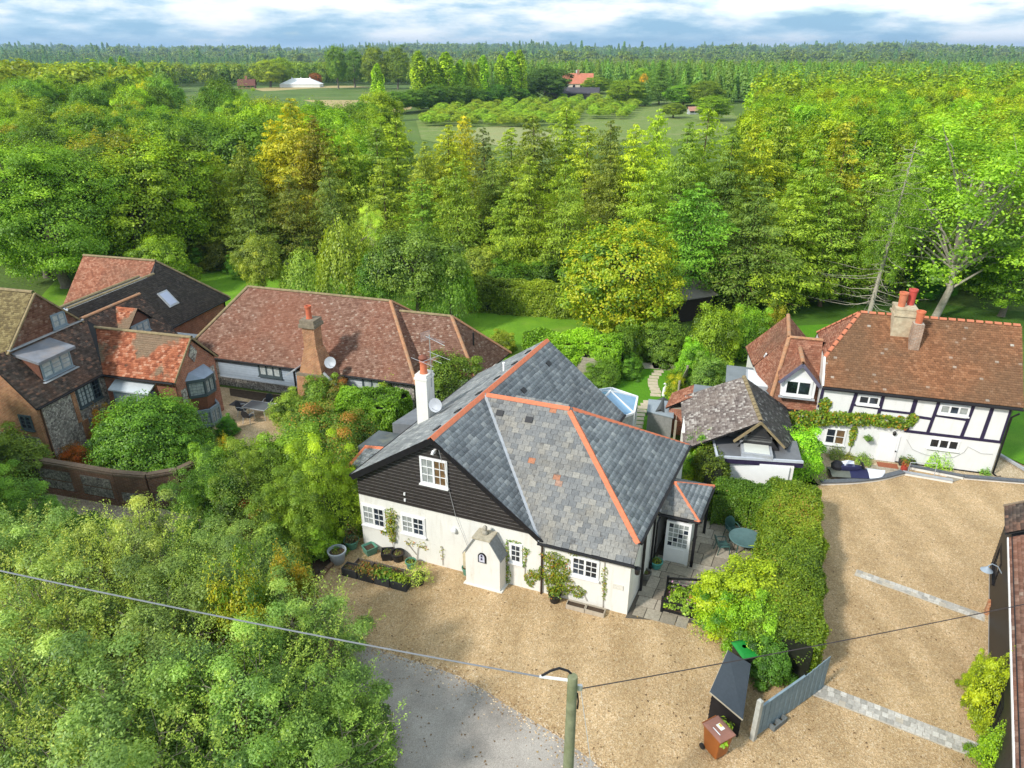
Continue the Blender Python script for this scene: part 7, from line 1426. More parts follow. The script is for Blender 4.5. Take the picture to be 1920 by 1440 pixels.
# ---------------------------------------------------------------- far buildings and the marquee
Y0 = 455; mq = pxY(566, 162, Y0); c = Vector((mq.x, Y0, terr(mq.x, Y0))); t = thing('marquee', 'white marquee with a ridged roof on the stubble field', 'marquee', c, .05); M_canvas = m_plain('white canvas', (.82, .82, .82), .8, .03, 1, 0)
hw, hd, wh, rh = 11.5, 5.5, 1.9, 5.0; m = MB(); m.add([(-hw, -hd, 0), (hw, -hd, 0), (hw, hd, 0), (-hw, hd, 0), (-hw, -hd, wh), (hw, -hd, wh), (hw, hd, wh), (-hw, hd, wh)], [(0, 1, 5, 4), (1, 2, 6, 5), (2, 3, 7, 6), (3, 0, 4, 7)]); m.build('wall', M_canvas, t)
m = MB(); rx = [-5.2, -1.7, 1.7, 5.2]; vs = [(-hw - .3, -hd - .3, wh), (hw + .3, -hd - .3, wh), (hw + .3, hd + .3, wh), (-hw - .3, hd + .3, wh)] + [(x_, 0, rh if i % 1 == 0 else rh - .4) for i, x_ in enumerate(rx)]; m.add(vs, [(0, 1, 7, 4), (1, 2, 7), (2, 3, 4, 7), (3, 0, 4)]); m.build('roof', M_canvas, t)
for x_ in rx[::3] + [0]: m = MB(); m.lathe([(.5, -.3), (.15, .5), (0, .9)], (x_, 0, rh), 8); m.build('peak', M_canvas, t)
def far_house(label, x, y, Y, L_, D_, e_, r_, roofm, wallm, rz=.0, chim=True, name='far_house', wins=4):
    p = pxY(x, y, Y); t = thing(name, label, 'house', (p.x, Y, terr(p.x, Y)), rz); m = MB(); m.box(-L_ / 2, L_ / 2, -D_ / 2, D_ / 2, 0, e_); m.add([(-L_ / 2, -D_ / 2, e_), (-L_ / 2, D_ / 2, e_), (-L_ / 2, 0, r_)], [(0, 1, 2)]); m.add([(L_ / 2, -D_ / 2, e_), (L_ / 2, D_ / 2, e_), (L_ / 2, 0, r_)], [(0, 2, 1)]); m.build('wall', wallm, t)
    m = MB(); o_ = .4; m.add([(-L_ / 2 - o_, -D_ / 2 - o_, e_ - .3), (L_ / 2 + o_, -D_ / 2 - o_, e_ - .3), (L_ / 2 + o_, D_ / 2 + o_, e_ - .3), (-L_ / 2 - o_, D_ / 2 + o_, e_ - .3), (-L_ / 2 - o_, 0, r_ + .1), (L_ / 2 + o_, 0, r_ + .1)], [(0, 1, 5, 4), (2, 3, 4, 5)]); q = m.build('roof', roofm, t)
    if chim: m = MB(); m.box(-.6, .6, -.6, .6, r_ - .5, r_ + 1.8); m.build('chimney', M_brick, q)
    for k in range(wins): a = -L_ / 2 + L_ * (k + .5) / wins; m = MB(); m.box(a - .6, a + .6, -D_ / 2 - .06, -D_ / 2 + .02, e_ * .45, e_ * .8); m.build('window', M_glass, t)
far_house('far brick house with brown roof showing above the left wood', 463, 158, 440, 9, 6, 2.0, 5.0, M_tile_b if False else m_plain('far brown tile', (.16, .065, .05), .9, .2, 1, 0), m_plain('far brick', (.26, .15, .11), .9, .2, 1, 0), .15)
far_house('far house with an orange red roof behind the orchard', 1083, 170, 400, 15, 8, 4, 8.5, m_plain('far red tile', (.50, .18, .11), .9, .2, 1, 0), m_plain('far plaster', (.6, .5, .42), .9, .2, 1, 0), -.1)
far_house('far pale roofed building behind the orange roofed house', 1073, 158, 440, 16, 7, 5, 9, m_plain('far pale slate', (.48, .46, .45), .9, .1, 1, 0), m_plain('far plaster b', (.6, .55, .5), .9, .2, 1, 0), -.1, False)
far_house('long low dark shed at the top of the orchard', 1072, 178, 345, 24, 7, 2.6, 4.6, m_plain('far dark roof', (.07, .065, .075), .8, .2, 1, 0), m_plain('far dark wall', (.10, .09, .085), .9, .2, 1, 0), -.15, False, 'far_shed', 5)
far_house('tiny brick outhouse with pale roof under the cedars', 1300, 204, 260, 3.4, 2.4, 1.5, 2.4, m_plain('far pink tile', (.42, .22, .16), .9, .2, 1, 0), m_plain('far pale wall', (.4, .42, .42), .9, .2, 1, 0), .2, False, 'far_shed', 2)
# ================================================================== PLANTING
# ---- hedges: clipped leafy shells along a path
def hedge(name, label, path, width, hgt, n, leaf, mat, color=(1, 1, 1), seed=1, bump=.10, cat='hedge', rnd_bias=0.0, taper=.0):
    rng = np.random.default_rng(seed); path = [Vector((p[0], p[1], 0)) for p in path]; o0 = path[0].copy()
    segL = [(b - a).length for a, b in zip(path[:-1], path[1:])]; tot = sum(segL); cum = np.concatenate([[0], np.cumsum(segL)])
    t = thing(name, label, cat, o0)
    ends = .5 * width * 2; per = 2 * hgt + width; frac_end = (2 * hgt * width) / (2 * hgt * width + per * tot)
    s = rng.uniform(0, tot, n); q = rng.uniform(0, per, n); isend = rng.random(n) < frac_end; which = rng.random(n) < .5
    P = np.array([tuple(p) for p in path]); i = np.clip(np.searchsorted(cum, s) - 1, 0, len(segL) - 1); f = (s - cum[i]) / np.array(segL)[i]
    B = P[i] + (P[i + 1] - P[i]) * f[:, None]; D = unit(P[i + 1] - P[i])
    # smoothed tangents
    S = np.stack([D[:, 1], -D[:, 0], np.zeros(n)], 1)
    lat = np.where(q < hgt, -width / 2, np.where(q < hgt + width, q - hgt - width / 2, width / 2)); z = np.where(q < hgt, q, np.where(q < hgt + width, hgt, per - q))
    N = np.where((q < hgt)[:, None], -S, np.where((q < hgt + width)[:, None], np.array([0, 0, 1.0]), S))
    e_lat = rng.uniform(-.5, .5, n) * width; e_z = rng.uniform(0, 1, n) * hgt; eb = np.where(which[:, None], P[0], P[-1]); ed = np.where(which[:, None], -unit(P[1:2] - P[:1]), unit(P[-1:] - P[-2:-1])); es = np.stack([ed[:, 1], -ed[:, 0], np.zeros(n)], 1)
    B = np.where(isend[:, None], eb, B); S = np.where(isend[:, None], es, S); lat = np.where(isend, e_lat, lat); z = np.where(isend, e_z, z); N = np.where(isend[:, None], ed, N)
    C = B + S * lat[:, None]; C[:, 2] += z
    # round the top edges, billow the faces
    edge = np.clip((np.abs(lat) / (width / 2) - .72) / .28, 0, 1) * np.clip((z / hgt - .85) / .15, 0, 1); C[:, 2] -= edge * .16 * hgt * .6
    bl = bump * (np.sin(C[:, 0] * 2.1 + seed) * np.sin(C[:, 1] * 1.7 + 2) + .7 * np.sin(C[:, 0] * 5.3) * np.sin(C[:, 1] * 4.7 + C[:, 2] * 4))
    C += N * (bl + rng.normal(0, .05, n) - rng.random(n) ** 2 * .12)[:, None]; C[:, 2] = np.maximum(C[:, 2], .03)
    nn = N + rng.normal(0, .55, (n, 3)) + np.array([0, 0, .25]); tin = np.clip(.45 + .3 * np.sin(C[:, 0] * .9 + seed) * np.sin(C[:, 1] * .8) + rng.normal(0, .2, n) + rnd_bias, 0, 1)
    C -= np.array(tuple(o0)); fo_ = mobj('foliage', leaf_mesh(name, C, nn, leaf * rng.uniform(.6, 1.25, n), mat, rng, tin), t); fo_.color = tuple(color) + (1,)
    mb = MB()
    for a, b_ in zip(path[:-1], path[1:]): wall_seg(mb, a - o0, b_ - o0, 0, hgt - .22, max(.2, width - .4))
    mb.build('inner_branches', M_innr, t); return t
M_innr = m_plain('dark inner branches', (.014, .017, .008), .95, .4, 6, 0)
hedge('clipped_hedge', 'tall clipped hedge of mixed green and rusty leaves between the two gravel drives', [px(1492, 905, 1.9), px(1486, 960, 1.9), px(1484, 1060, 1.9), px(1484, 1140, 1.9), px(1472, 1190, 1.9)], 2.3, 1.95, 120000, .085, M_hedge, (1.12, 1.25, .8), 3, .15)
hedge('ivy_hedge', 'lower dark green hedge behind the patio table', [px(1335, 962), px(1400, 975), px(1462, 985)], 1.5, 1.75, 42000, .085, M_hedge, (.72, 1.0, .8), 4, .12)
hedge('clipped_hedge', 'leafy hedge running up beside the annexe to the slate house', [px(1330, 950), px(1318, 900), px(1322, 850)], 1.2, 2.3, 24000, .09, M_hedge, (1.0, 1.05, .75), 5, .16)
hedge('beech_hedge', 'long square clipped hedge at the far side of the lawn', [px(885, 577), px(980, 584), px(1085, 591), px(1105, 592)], 2.2, 2.5, 46000, .17, M_leaf, (1.25, 1.25, .7), 6, .15)
hedge('laurel_hedge', 'glossy bright green laurel hedge between lawn and garden', [px(985, 694), px(1050, 691), px(1110, 693), px(1165, 701)], 2.4, 2.5, 64000, .14, M_leaf, (1.45, 1.8, .7), 7, .2)
hedge('laurel_hedge', 'dark glossy hedge dome beside the white chimney', [px(640, 800), px(700, 800), px(758, 806)], 2.4, 2.1, 40000, .12, M_leaf, (1.1, 1.35, .6), 8, .22)

# ---- near protos
broad('thicket', 51, 170, 84000, 4.6, 5.2, .088, cl=(.07, .14), lump=.34, cbase=.0, bottom=-.3, squash=1.0, aspect=.5, r0=.06, half=True, lo=.22)
broad('thicket_b', 52, 150, 76000, 5.0, 4.6, .09, cl=(.075, .15), lump=.38, cbase=.0, bottom=-.3, squash=1.15, aspect=.46, r0=.06, half=True, lo=.22)
broad('dome', 53, 260, 70000, 4.6, 6.6, .12, cl=(.085, .13), lump=.06, cbase=.0, bottom=-.1, squash=.8, r0=.12, half=True)
broad('bush', 54, 95, 30000, 2.6, 3.0, .09, cl=(.11, .21), lump=.28, cbase=.0, bottom=-.3, r0=.05, half=True)
broad('rust_bush', 55, 80, 26000, 2.6, 3.0, .09, M_rust, cl=(.17, .30), lump=.3, cbase=.0, bottom=-.3, r0=.05, half=True)
broad('gold_bush', 56, 60, 18000, 2.6, 3.0, .095, M_autumn, cl=(.17, .30), lump=.3, cbase=.0, bottom=-.3, r0=.05, half=True)
def shoots(seed, n, hgt, w, leaf):
    """upright leafy shoots standing out of a thicket"""
    rng = np.random.default_rng(seed); C, N, T = [], [], []
    for _ in range(n):
        a = rng.uniform(0, 6.28); r = w / 2 * math.sqrt(rng.random()) * .9; z0 = hgt * .55; L = rng.uniform(.6, 1.5); d = np.array([math.cos(a) * .5 + rng.normal(0, .25), math.sin(a) * .5 + rng.normal(0, .25), 1.0]); d /= np.linalg.norm(d); m_ = int(38 * L)
        s = rng.random(m_); P = np.array([r * math.cos(a), r * math.sin(a), z0 + hgt * .3 * (1 - (2 * r / w) ** 2)]) + d * (s * L)[:, None] + rng.normal(0, .05, (m_, 3)); C.append(P); T.append(d + rng.normal(0, .6, (m_, 3))); N.append(rng.normal(0, 1, (m_, 3)) + np.array([0, 0, .6]))
    C, N, T = map(np.concatenate, (C, N, T)); return leaf_mesh('shoots', C, N, leaf * rng.uniform(.6, 1.3, len(C)), M_leaf, rng, np.clip(rng.normal(.72, .18, len(C)), 0, 1), .42, T)
SH = [shoots(60 + i, 150, 4.6, 5.2, .08) for i in range(2)]
def twig_mesh(seed, n, hgt, w):
    rg = random.Random(seed); m = MB()
    for _ in range(n):
        a = rg.uniform(0, 6.28); r = w / 2 * math.sqrt(rg.random()) * .85; p = Vector((r * math.cos(a) * .5, r * math.sin(a) * .5, hgt * .3)); e = Vector((r * math.cos(a) * 1.1, r * math.sin(a) * 1.1, hgt * (1.0 - .55 * (2 * r / w) ** 2) + rg.uniform(-.2, .45)))
        mid = p.lerp(e, .6) + Vector((rg.gauss(0, .15), rg.gauss(0, .15), .1)); m.tube([p, mid, e], [.022, .014, .004], 4)
        for _k in range(2): q = mid.lerp(e, rg.uniform(.1, .8)); m.tube([q, q + Vector((rg.gauss(0, .25), rg.gauss(0, .25), rg.uniform(.05, .35)))], [.008, .003], 3)
    return m.mesh('twigs', M_twig)
TW = [twig_mesh(i, 60, 4.6, 5.2) for i in range(2)]
# foreground thicket, bottom left: (crown centre pixel, height of centre, height, width, kind, tint, label)
FG = [
 (60, 1330, 2.6, 5.0, 5.6, 'thicket', (1.26, 1.27, 2.15), 'grey green thicket bush at the bottom corner below the grey cable'),
 (250, 1400, 2.6, 5.2, 5.6, 'thicket_b', (1.20, 1.23, 1.97), 'dense grey green thicket bush under the grey cable near the lane'),
 (440, 1370, 2.3, 4.8, 5.2, 'thicket', (1.20, 1.27, 1.79), 'leafy green thicket bush spreading towards the asphalt lane'),
 (590, 1400, 1.8, 3.8, 4.4, 'thicket_b', (1.07, 1.23, 1.61), 'darker green bush leaning over the asphalt lane'),
 (560, 1230, 1.9, 3.9, 4.6, 'thicket', (1.26, 1.33, 2.06), 'grey green bush between the gravel drive and the yellowing shrub'),
 (330, 1220, 2.4, 4.9, 5.2, 'thicket_b', (1.13, 1.17, 1.70), 'tall dark hearted bush in the middle of the thicket'),
 (120, 1190, 2.5, 5.0, 5.4, 'thicket', (1.40, 1.39, 2.15), 'pale green thicket bush crossed by the grey cable'),
 (20, 1090, 2.3, 4.8, 5.0, 'thicket_b', (1.45, 1.39, 2.42), 'silvery green bush beside the garden lawn strip'),
 (250, 1080, 2.2, 4.5, 4.8, 'thicket', (1.57, 1.49, 2.33), 'pale silvery bush in front of the gravel path'),
 (420, 1100, 1.9, 3.9, 4.2, 'thicket_b', (1.26, 1.27, 1.97), 'green bush in front of the wooded shrubbery'),
 (660, 1390, .9, 2.2, 2.8, 'bush', (0.75, 1.01, 0.99), 'low dark green bush at the verge of the asphalt lane'),
 (500, 1060, 1.3, 2.6, 3.0, 'bush', (1.13, 1.17, 1.79), 'small grey green bush beside the log edging'),
]
for i, (x, y, cz_, hh, ww, kd, tint, lab) in enumerate(FG):
    c = px(x, y, cz_); o = plant('thicket_bush', lab, kd, (c.x, c.y, 0), hh, ww, tint, 'thicket of bushes beside the lane', 'bush', crown_name='foliage')
    if kd.startswith('thicket'): mobj('twigs', TW[i % 2], o); q = mobj('shoots', SH[i % 2], o); q.color = (tint[0] * 1.2, tint[1] * 1.12, tint[2], 1)
for x, y, cz_, hh, ww, kd, tint, lab in (
 (455, 1165, 3.2, 5.4, 2.4, 'gold_bush', (.95, 1.1, 1.0), 'yellowing shrub with peach tips in the middle of the thicket'),
 (545, 1120, 2.2, 4.2, 1.9, 'gold_bush', (1.05, 1.0, .9), 'small peach and yellow shrub near the gravel edge'),
 (605, 905, 2.4, 4.5, 3.8, 'thicket', (1.6, 1.8, .6), 'bright lime green small tree beside the slate house'),
 (545, 960, 2.2, 3.8, 3.2, 'thicket_b', (1.2, 1.25, .8), 'yellow green shrub between the lime tree and the thicket'),
 (470, 930, 2.2, 4.2, 4.2, 'thicket', (.8, .95, .6), 'big mixed green shrub beside the garden wall'),
 (395, 950, 1.9, 3.9, 3.4, 'thicket_b', (.6, .78, .45), 'dark green conifer like shrub at the end of the garden wall'),
 (480, 985, 1.2, 2.4, 2.4, 'rust_bush', (1.3, .85, .7), 'rusty brown and green bush in front of the mixed shrubs'),
 (580, 1000, .9, 2.0, 2.6, 'bush', (1.2, 1.4, .5), 'low yellow green bush on the soil bed by the grey pot'),
 (560, 850, 1.8, 3.4, 3.6, 'bush', (1.15, 1.25, .7), 'loose green shrub behind the lime green tree'),
 (640, 855, 1.5, 3.0, 2.8, 'rust_bush', (.9, 1.15, .7), 'shrub speckled with red berries beside the lean-to roof'),
 (590, 800, 1.6, 3.0, 3.6, 'rust_bush', (.9, 1.25, .8), 'spindle bush with orange leaves overlooking the courtyard'),
 (655, 815, 1.5, 2.8, 3.0, 'rust_bush', (.8, 1.1, .6), 'red fruited shrub below the green hedge dome'),
 (545, 765, 1.0, 2.0, 2.6, 'bush', (1.35, 1.35, 1.1), 'pale feathery shrub at the courtyard edge'),
 (600, 735, 1.4, 2.6, 2.4, 'bush', (1.0, 1.15, .7), 'green shrub at the foot of the brick barn chimney'),
 (640, 745, 1.1, 2.2, 2.0, 'rust_bush', (.9, 1.2, .7), 'small mixed shrub beside the barn chimney'),
 (730, 722, 1.4, 2.4, 2.2, 'bush', (1.6, 1.6, .6), 'yellow green topped shrub below the barn eaves'),
 (845, 705, 2.1, 3.7, 3.9, 'bush', (.75, .8, .45), 'brownish green rounded tree behind the slate house'),
 (280, 812, 2.1, 4.3, 6.3, 'dome', (.72, .95, .5), 'very large dark green dome shaped bush inside the garden wall'),
 (190, 785, 1.6, 2.3, 1.5, 'gold_bush', (1.2, .55, .4), 'orange leaved shrub against the flint wall'),
 (140, 850, .9, 1.4, 1.7, 'gold_bush', (1.2, .42, .4), 'low bright orange bush at the foot of the flint wall'),
 (420, 830, 1.4, 1.8, .9, 'gold_bush', (1.5, 1.3, .4), 'small golden yellow bush beside the dome bush'),
 (425, 798, .6, 1.2, 1.3, 'bush', (.55, .95, .4), 'small round box bush beside the oriel window'),
 (480, 870, 1.4, 2.8, 3.0, 'bush', (1.2, 1.35, .8), 'loose pale green shrub behind the mixed shrubbery'),
 (400, 880, 1.5, 2.9, 2.6, 'bush', (1.0, 1.3, .7), 'leafy shrub between the dome bush and the shrubbery'),
 (25, 860, 1.7, 3.3, 3.4, 'bush', (.9, 1.0, .8), 'twiggy shrub in front of the brick end wall'),
 (30, 985, 2.0, 4.0, 4.2, 'thicket', (.8, 1.1, .8), 'dark green shrub at the near end of the garden wall'),
 (1395, 1110, 1.2, 2.5, 3.6, 'bush', (1.75, 1.75, .5), 'bright golden green bushy shrub leaning on the tall hedge'),
 (1345, 1140, .8, 1.8, 2.0, 'gold_bush', (1.05, 1.5, .6), 'yellow leaved shrub at the gravel edge of the patio'),
 (1425, 1170, 1.3, 2.4, 2.4, 'bush', (1.3, 1.45, .5), 'lime green shrub behind the green lidded bin'),
 (1446, 1222, 1.0, 1.9, 1.9, 'bush', (.5, .8, .5), 'dark ivy mound hanging over the grey fence'),
 (1500, 850, 1.3, 2.9, 2.6, 'bush', (1.6, 2.0, .6), 'bright green shrub in front of the annexe rooflight'),
 (1440, 850, 1.0, 2.0, 1.6, 'bush', (1.3, 1.7, .6), 'small green shrub beside the annexe rooflight'),
 (1895, 1290, 1.8, 3.2, 2.0, 'bush', (1.8, 1.7, .4), 'yellow green sapling growing against the black barn'),
 (1840, 1260, 1.0, 1.8, .9, 'bush', (1.8, 1.7, .4), 'leaning yellow green branch beside the black barn'),
 (1905, 1400, 1.4, 2.6, 1.8, 'bush', (1.5, 1.6, .4), 'leafy sapling at the corner of the black barn'),
 # back garden
 (1245, 632, 1.6, 3.2, 3.4, 'bush', (.95, 1.05, .75), 'arching green shrub over the garden path'),
 (1180, 685, .8, 1.6, 1.8, 'bush', (.75, 1.05, .6), 'dark leafy border shrub below the laurel hedge'),
 (1130, 700, .8, 1.8, 2.4, 'bush', (.8, 1.1, .7), 'low border shrub beside the timber screen'),
 (1338, 625, 2.4, 4.6, 3.6, 'bush', (1.35, 1.55, .6), 'tall yellow green shrub behind the garden fence'),
 (1298, 672, 1.4, 2.8, 2.2, 'bush', (1.3, 1.7, .55), 'bright green shrub at the end of the garden lawn'),
 (1330, 700, 1.3, 2.6, 2.8, 'bush', (1.0, 1.1, 1.1), 'grey green flowering shrub beside the garden fence'),
 (1268, 720, .8, 1.7, 1.4, 'gold_bush', (1.1, 1.25, .5), 'orange flowered plant on the edge of the garden lawn'),
 (1275, 760, .8, 1.6, 1.1, 'bush', (1.4, 1.6, .6), 'lime green plant between the sheds and the fence'),
 (1170, 650, 1.5, 3.2, 2.4, 'bush', (.8, .95, .5), 'dark bush at the end of the laurel hedge'),
 (1400, 620, 2.0, 4.0, 3.2, 'bush', (1.3, 1.45, .6), 'yellow green shrub behind the tile fronted wing'),
 (1450, 610, 1.8, 3.6, 2.0, 'gold_bush', (1.0, 1.2, .7), 'yellowing shrub beside the tile fronted wing'),
 (1310, 860, 1.2, 2.6, 1.8, 'gold_bush', (.9, 1.4, .6), 'yellow and green climber on the annexe wall'),
 (940, 640, .9, 1.8, 2.0, 'bush', (1.5, 1.2, .7), 'clump of pale plume grasses beyond the barn roof'),
 (905, 645, .7, 1.4, 1.6, 'bush', (1.0, 1.3, .8), 'small green clump beside the plume grasses')):
    c = px(x, y, cz_); plant('shrub', lab, kd, (c.x, c.y, 0 if not (1538 < x < 1990 and 780 < y < 905) else TZ), hh, ww, tint, None, 'shrub', crown_name='foliage')

for i, (X, Y_, hh, ww) in enumerate(((-26.5, 21.5, 10.5, 8), (-31, 25.5, 11, 8))): plant('broadleaf_tree', ('tall leafy tree shading the garden wall, standing beyond the thicket', 'second tall tree shading the garden wall, towards the brick end wall')[i], 'bigtree', (X, Y_, 0), hh, ww, (.9, 1.2, .6))
# ---- garden and specimen trees (x, top, distance of the foot, width in px)
for nm, lab, kd, x, top, Y, wpx, tint in (
 ('broadleaf_tree', 'huge bright green spreading tree at the edge of the left wood', 'bigtree', 50, 262, 64, 285, (1.1, 1.35, .7)),
 ('broadleaf_tree', 'tall dark green tree beside the huge bright one', 'bigtree', 190, 262, 73, 190, (.5, .68, .5)),
 ('broadleaf_tree', 'deep green rounded tree between the dark tree and the larches', 'ash', 300, 330, 76, 130, (.5, .7, .45)),
 ('broadleaf_tree', 'small yellow green tree standing behind the dark roofed house', 'apple', 295, 443, 62, 105, (1.3, 1.5, .5)),
 ('maple_tree', 'golden autumn tree beside the clipped hedge and garden', 'maple', 1172, 412, 50.5, 232, (1.1, 1.25, .8)),
 ('fruit_tree', 'small olive brown tree with a bare trunk on the lawn', 'apple', 481, 443, 58.5, 88, (1.5, 1.25, .95)),
 ('fruit_tree', 'silvery green drooping tree on the lawn beside the olive one', 'willow', 562, 458, 58.5, 85, (1.4, 1.45, 1.5)),
 ('weeping_tree', 'tall weeping pale green tree on the lawn', 'willow', 640, 393, 56, 115, (1.25, 1.3, .8)),
 ('fruit_tree', 'large dark grey green spreading pear tree on the lawn', 'apple', 775, 428, 54, 175, (.95, 1.15, 1.1)),
 ('fruit_tree', 'dark green drooping tree beside the clipped hedge', 'willow', 838, 455, 53.5, 100, (.95, 1.15, .8)),
 ('fruit_tree', 'low dark crowned tree in front of the weeping tree', 'apple', 712, 468, 54.0, 95, (.8, 1.0, .7)),
 ('shrubby_tree', 'round tan coloured shrub behind the pear tree', 'apple', 905, 462, 63, 80, (1.9, 1.45, 1.3)),
 ('broadleaf_tree', 'small yellow green bush like tree on the far lawn edge', 'apple', 350, 495, 63.5, 45, (1.4, 1.4, .5)),
 ('dead_tree', 'grey leafless bushy tree among the larches', 'sparse', 690, 380, 66, 60, (2.2, 1.9, 1.8)),
 ('ash_tree', 'large thin crowned ash with a pale trunk behind the cottage', 'sparse', 1858, 205, 55.5, 330, (1.25, 1.5, .7)),
 ('broadleaf_tree', 'green understorey tree at the right edge behind the cottage', 'ash', 1930, 420, 56, 170, (.85, 1.1, .5)),
 ('broadleaf_tree', 'tall tree with a thin yellow green crown at the far right of the wood', 'sparse', 1935, 230, 63, 220, (1.3, 1.45, .6)),
 ):
    tree_px(nm, lab, kd, x, top, Y, wpx, tint)
# ---- larch and spruce belt behind the gardens
NEAR_CON = [
 (400, 300, 74, 110, 'larch', (1.15, 1.25, .5)), (445, 262, 76, 110, 'larch', (1.35, 1.3, .45)), (500, 235, 78, 120, 'larch', (1.5, 1.35, .4)), (545, 196, 78, 130, 'larch', (1.55, 1.35, .4)), (590, 212, 76, 120, 'larch', (1.5, 1.25, .4)), (620, 270, 74, 90, 'larch_thin', (1.1, 1.15, .6)), (660, 250, 78, 100, 'larch', (1.1, 1.1, .6)),
 (700, 238, 77, 100, 'larch', (1.05, 1.1, .65)), (745, 222, 79, 100, 'larch_thin', (1.1, 1.15, .6)), (790, 260, 75, 90, 'larch', (.95, 1.05, .6)), (830, 228, 77, 110, 'larch', (1.6, 1.3, .4)), (875, 226, 78, 110, 'larch', (1.6, 1.25, .4)), (918, 240, 74, 70, 'larch_thin', (.8, .9, .6)), (855, 310, 68, 120, 'larch', (1.2, 1.35, .5)),
 (965, 238, 76, 110, 'larch', (1.1, 1.2, .55)), (1010, 250, 74, 120, 'larch', (1.15, 1.3, .5)), (1060, 222, 75, 130, 'spruce', (1.1, 1.25, .5)), (1105, 240, 73, 120, 'larch', (1.2, 1.2, .5)), (1150, 262, 71, 130, 'spruce', (1.0, 1.2, .55)), (1000, 320, 65, 130, 'spruce', (.85, 1.1, .6)), (1070, 330, 62, 140, 'spruce_near', (.85, 1.1, .6)), (950, 360, 64, 110, 'spruce', (.8, 1.05, .6)),
 (1195, 250, 70, 120, 'larch', (1.25, 1.3, .5)), (1240, 238, 72, 130, 'spruce', (1.1, 1.3, .5)), (1290, 262, 67, 150, 'spruce_near', (.95, 1.2, .55)), (1330, 225, 70, 130, 'larch', (1.2, 1.3, .45)), (1380, 240, 66, 160, 'spruce_near', (1.0, 1.2, .5)), (1430, 225, 69, 140, 'larch', (1.15, 1.25, .45)), (1480, 215, 71, 140, 'spruce', (1.1, 1.25, .45)), (1420, 330, 58.5, 190, 'spruce_near', (.95, 1.25, .55)), (1310, 350, 58, 180, 'spruce_near', (.85, 1.15, .55)), (1530, 262, 62, 170, 'spruce_near', (1.0, 1.2, .5)), (1600, 225, 66, 150, 'larch', (1.35, 1.2, .45)), (1640, 280, 62, 140, 'spruce_near', (1.05, 1.2, .5)), (1500, 370, 57, 170, 'spruce_near', (.85, 1.1, .5)), (1590, 345, 58.5, 160, 'spruce_near', (.85, 1.1, .55)), (1230, 330, 62, 140, 'spruce', (.85, 1.1, .55)), (1690, 330, 64, 140, 'spruce', (.8, 1.05, .5)), (1770, 330, 66, 150, 'spruce', (.75, 1.0, .5)), (1760, 250, 72, 140, 'larch', (1.0, 1.2, .5)), (360, 355, 72, 90, 'larch', (.85, 1.1, .5)), (540, 330, 70, 110, 'larch', (1.1, 1.15, .5)), (460, 345, 70, 110, 'larch', (1.0, 1.2, .5)), (780, 330, 68, 100, 'larch_thin', (1.0, 1.15, .6)), (1150, 300, 67, 120, 'larch', (1.1, 1.25, .5)), (910, 300, 70, 100, 'larch', (1.05, 1.2, .5)), (720, 310, 70, 90, 'larch_thin', (.9, 1.0, .6)), (610, 320, 69, 90, 'larch', (.9, 1.05, .55))]
RB = random.Random(21)
DC = dead_conifer(5, 13.0); tp_d = pxY(1712, 262, 53.5)
t = thing('dead_conifer', 'tall half dead conifer with a tangle of bare grey branches behind the cottage', 'tree', (tp_d.x - .4, 53.5, 0), 0); t.rotation_euler.y = .03; t.scale = (1, 1, tp_d.z / 13.0); mobj('bare_branches', DC, t); q = mobj('crown', PROTO['sparse'][0], t); q.scale = (.42, .42, .72); q.location.z = 1.0; q.color = (1.0, 1.15, .6, 1)
for x, top, Y, wpx, kd, tint in NEAR_CON:
    ye = tint[0] > 1.3; fam = 'larch' if kd.startswith('larch') else 'spruce'
    kd = RB.choice(('larch', 'larch_b', 'larch_c', 'larch_b')) if kd == 'larch' else RB.choice(('spruce', 'spruce_b')) if kd == 'spruce' else RB.choice(('spruce_near', 'spruce_b', 'spruce_near')) if kd == 'spruce_near' else kd
    where = 'behind the dark trees' if x < 420 else 'behind the olive lawn tree' if x < 560 else 'behind the weeping tree' if x < 680 else 'behind the pear tree' if x < 860 else 'behind the tan shrub' if x < 990 else 'behind the square clipped hedge' if x < 1110 else 'behind the golden autumn tree' if x < 1260 else 'behind the dark shed' if x < 1350 else 'behind the garden shrubs' if x < 1460 else 'behind the tile fronted wing' if x < 1570 else 'behind the cottage roof'
    row = 'standing forward of the belt ' if Y < 66 else 'in the middle of the belt ' if Y < 72 else 'in the back of the belt '
    lab = ('yellowing ' if ye else 'green ') + ('feathery larch ' if fam == 'larch' else 'layered spruce ') + row + where
    k = RB.choice((.62, .8, .95, 1.1, 1.2)) * RB.uniform(.92, 1.08); tt = tuple(c * q for c, q in zip(tint, (k * RB.uniform(1.02, 1.22), k, RB.uniform(.8, 1.1))))
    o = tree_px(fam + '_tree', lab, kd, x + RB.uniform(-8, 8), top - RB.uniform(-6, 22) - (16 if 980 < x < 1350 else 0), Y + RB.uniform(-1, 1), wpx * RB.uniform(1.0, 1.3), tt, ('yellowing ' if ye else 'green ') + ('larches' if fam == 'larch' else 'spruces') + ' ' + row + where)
    o.rotation_euler.x = RB.gauss(0, .025); o.rotation_euler.y = RB.gauss(0, .025)
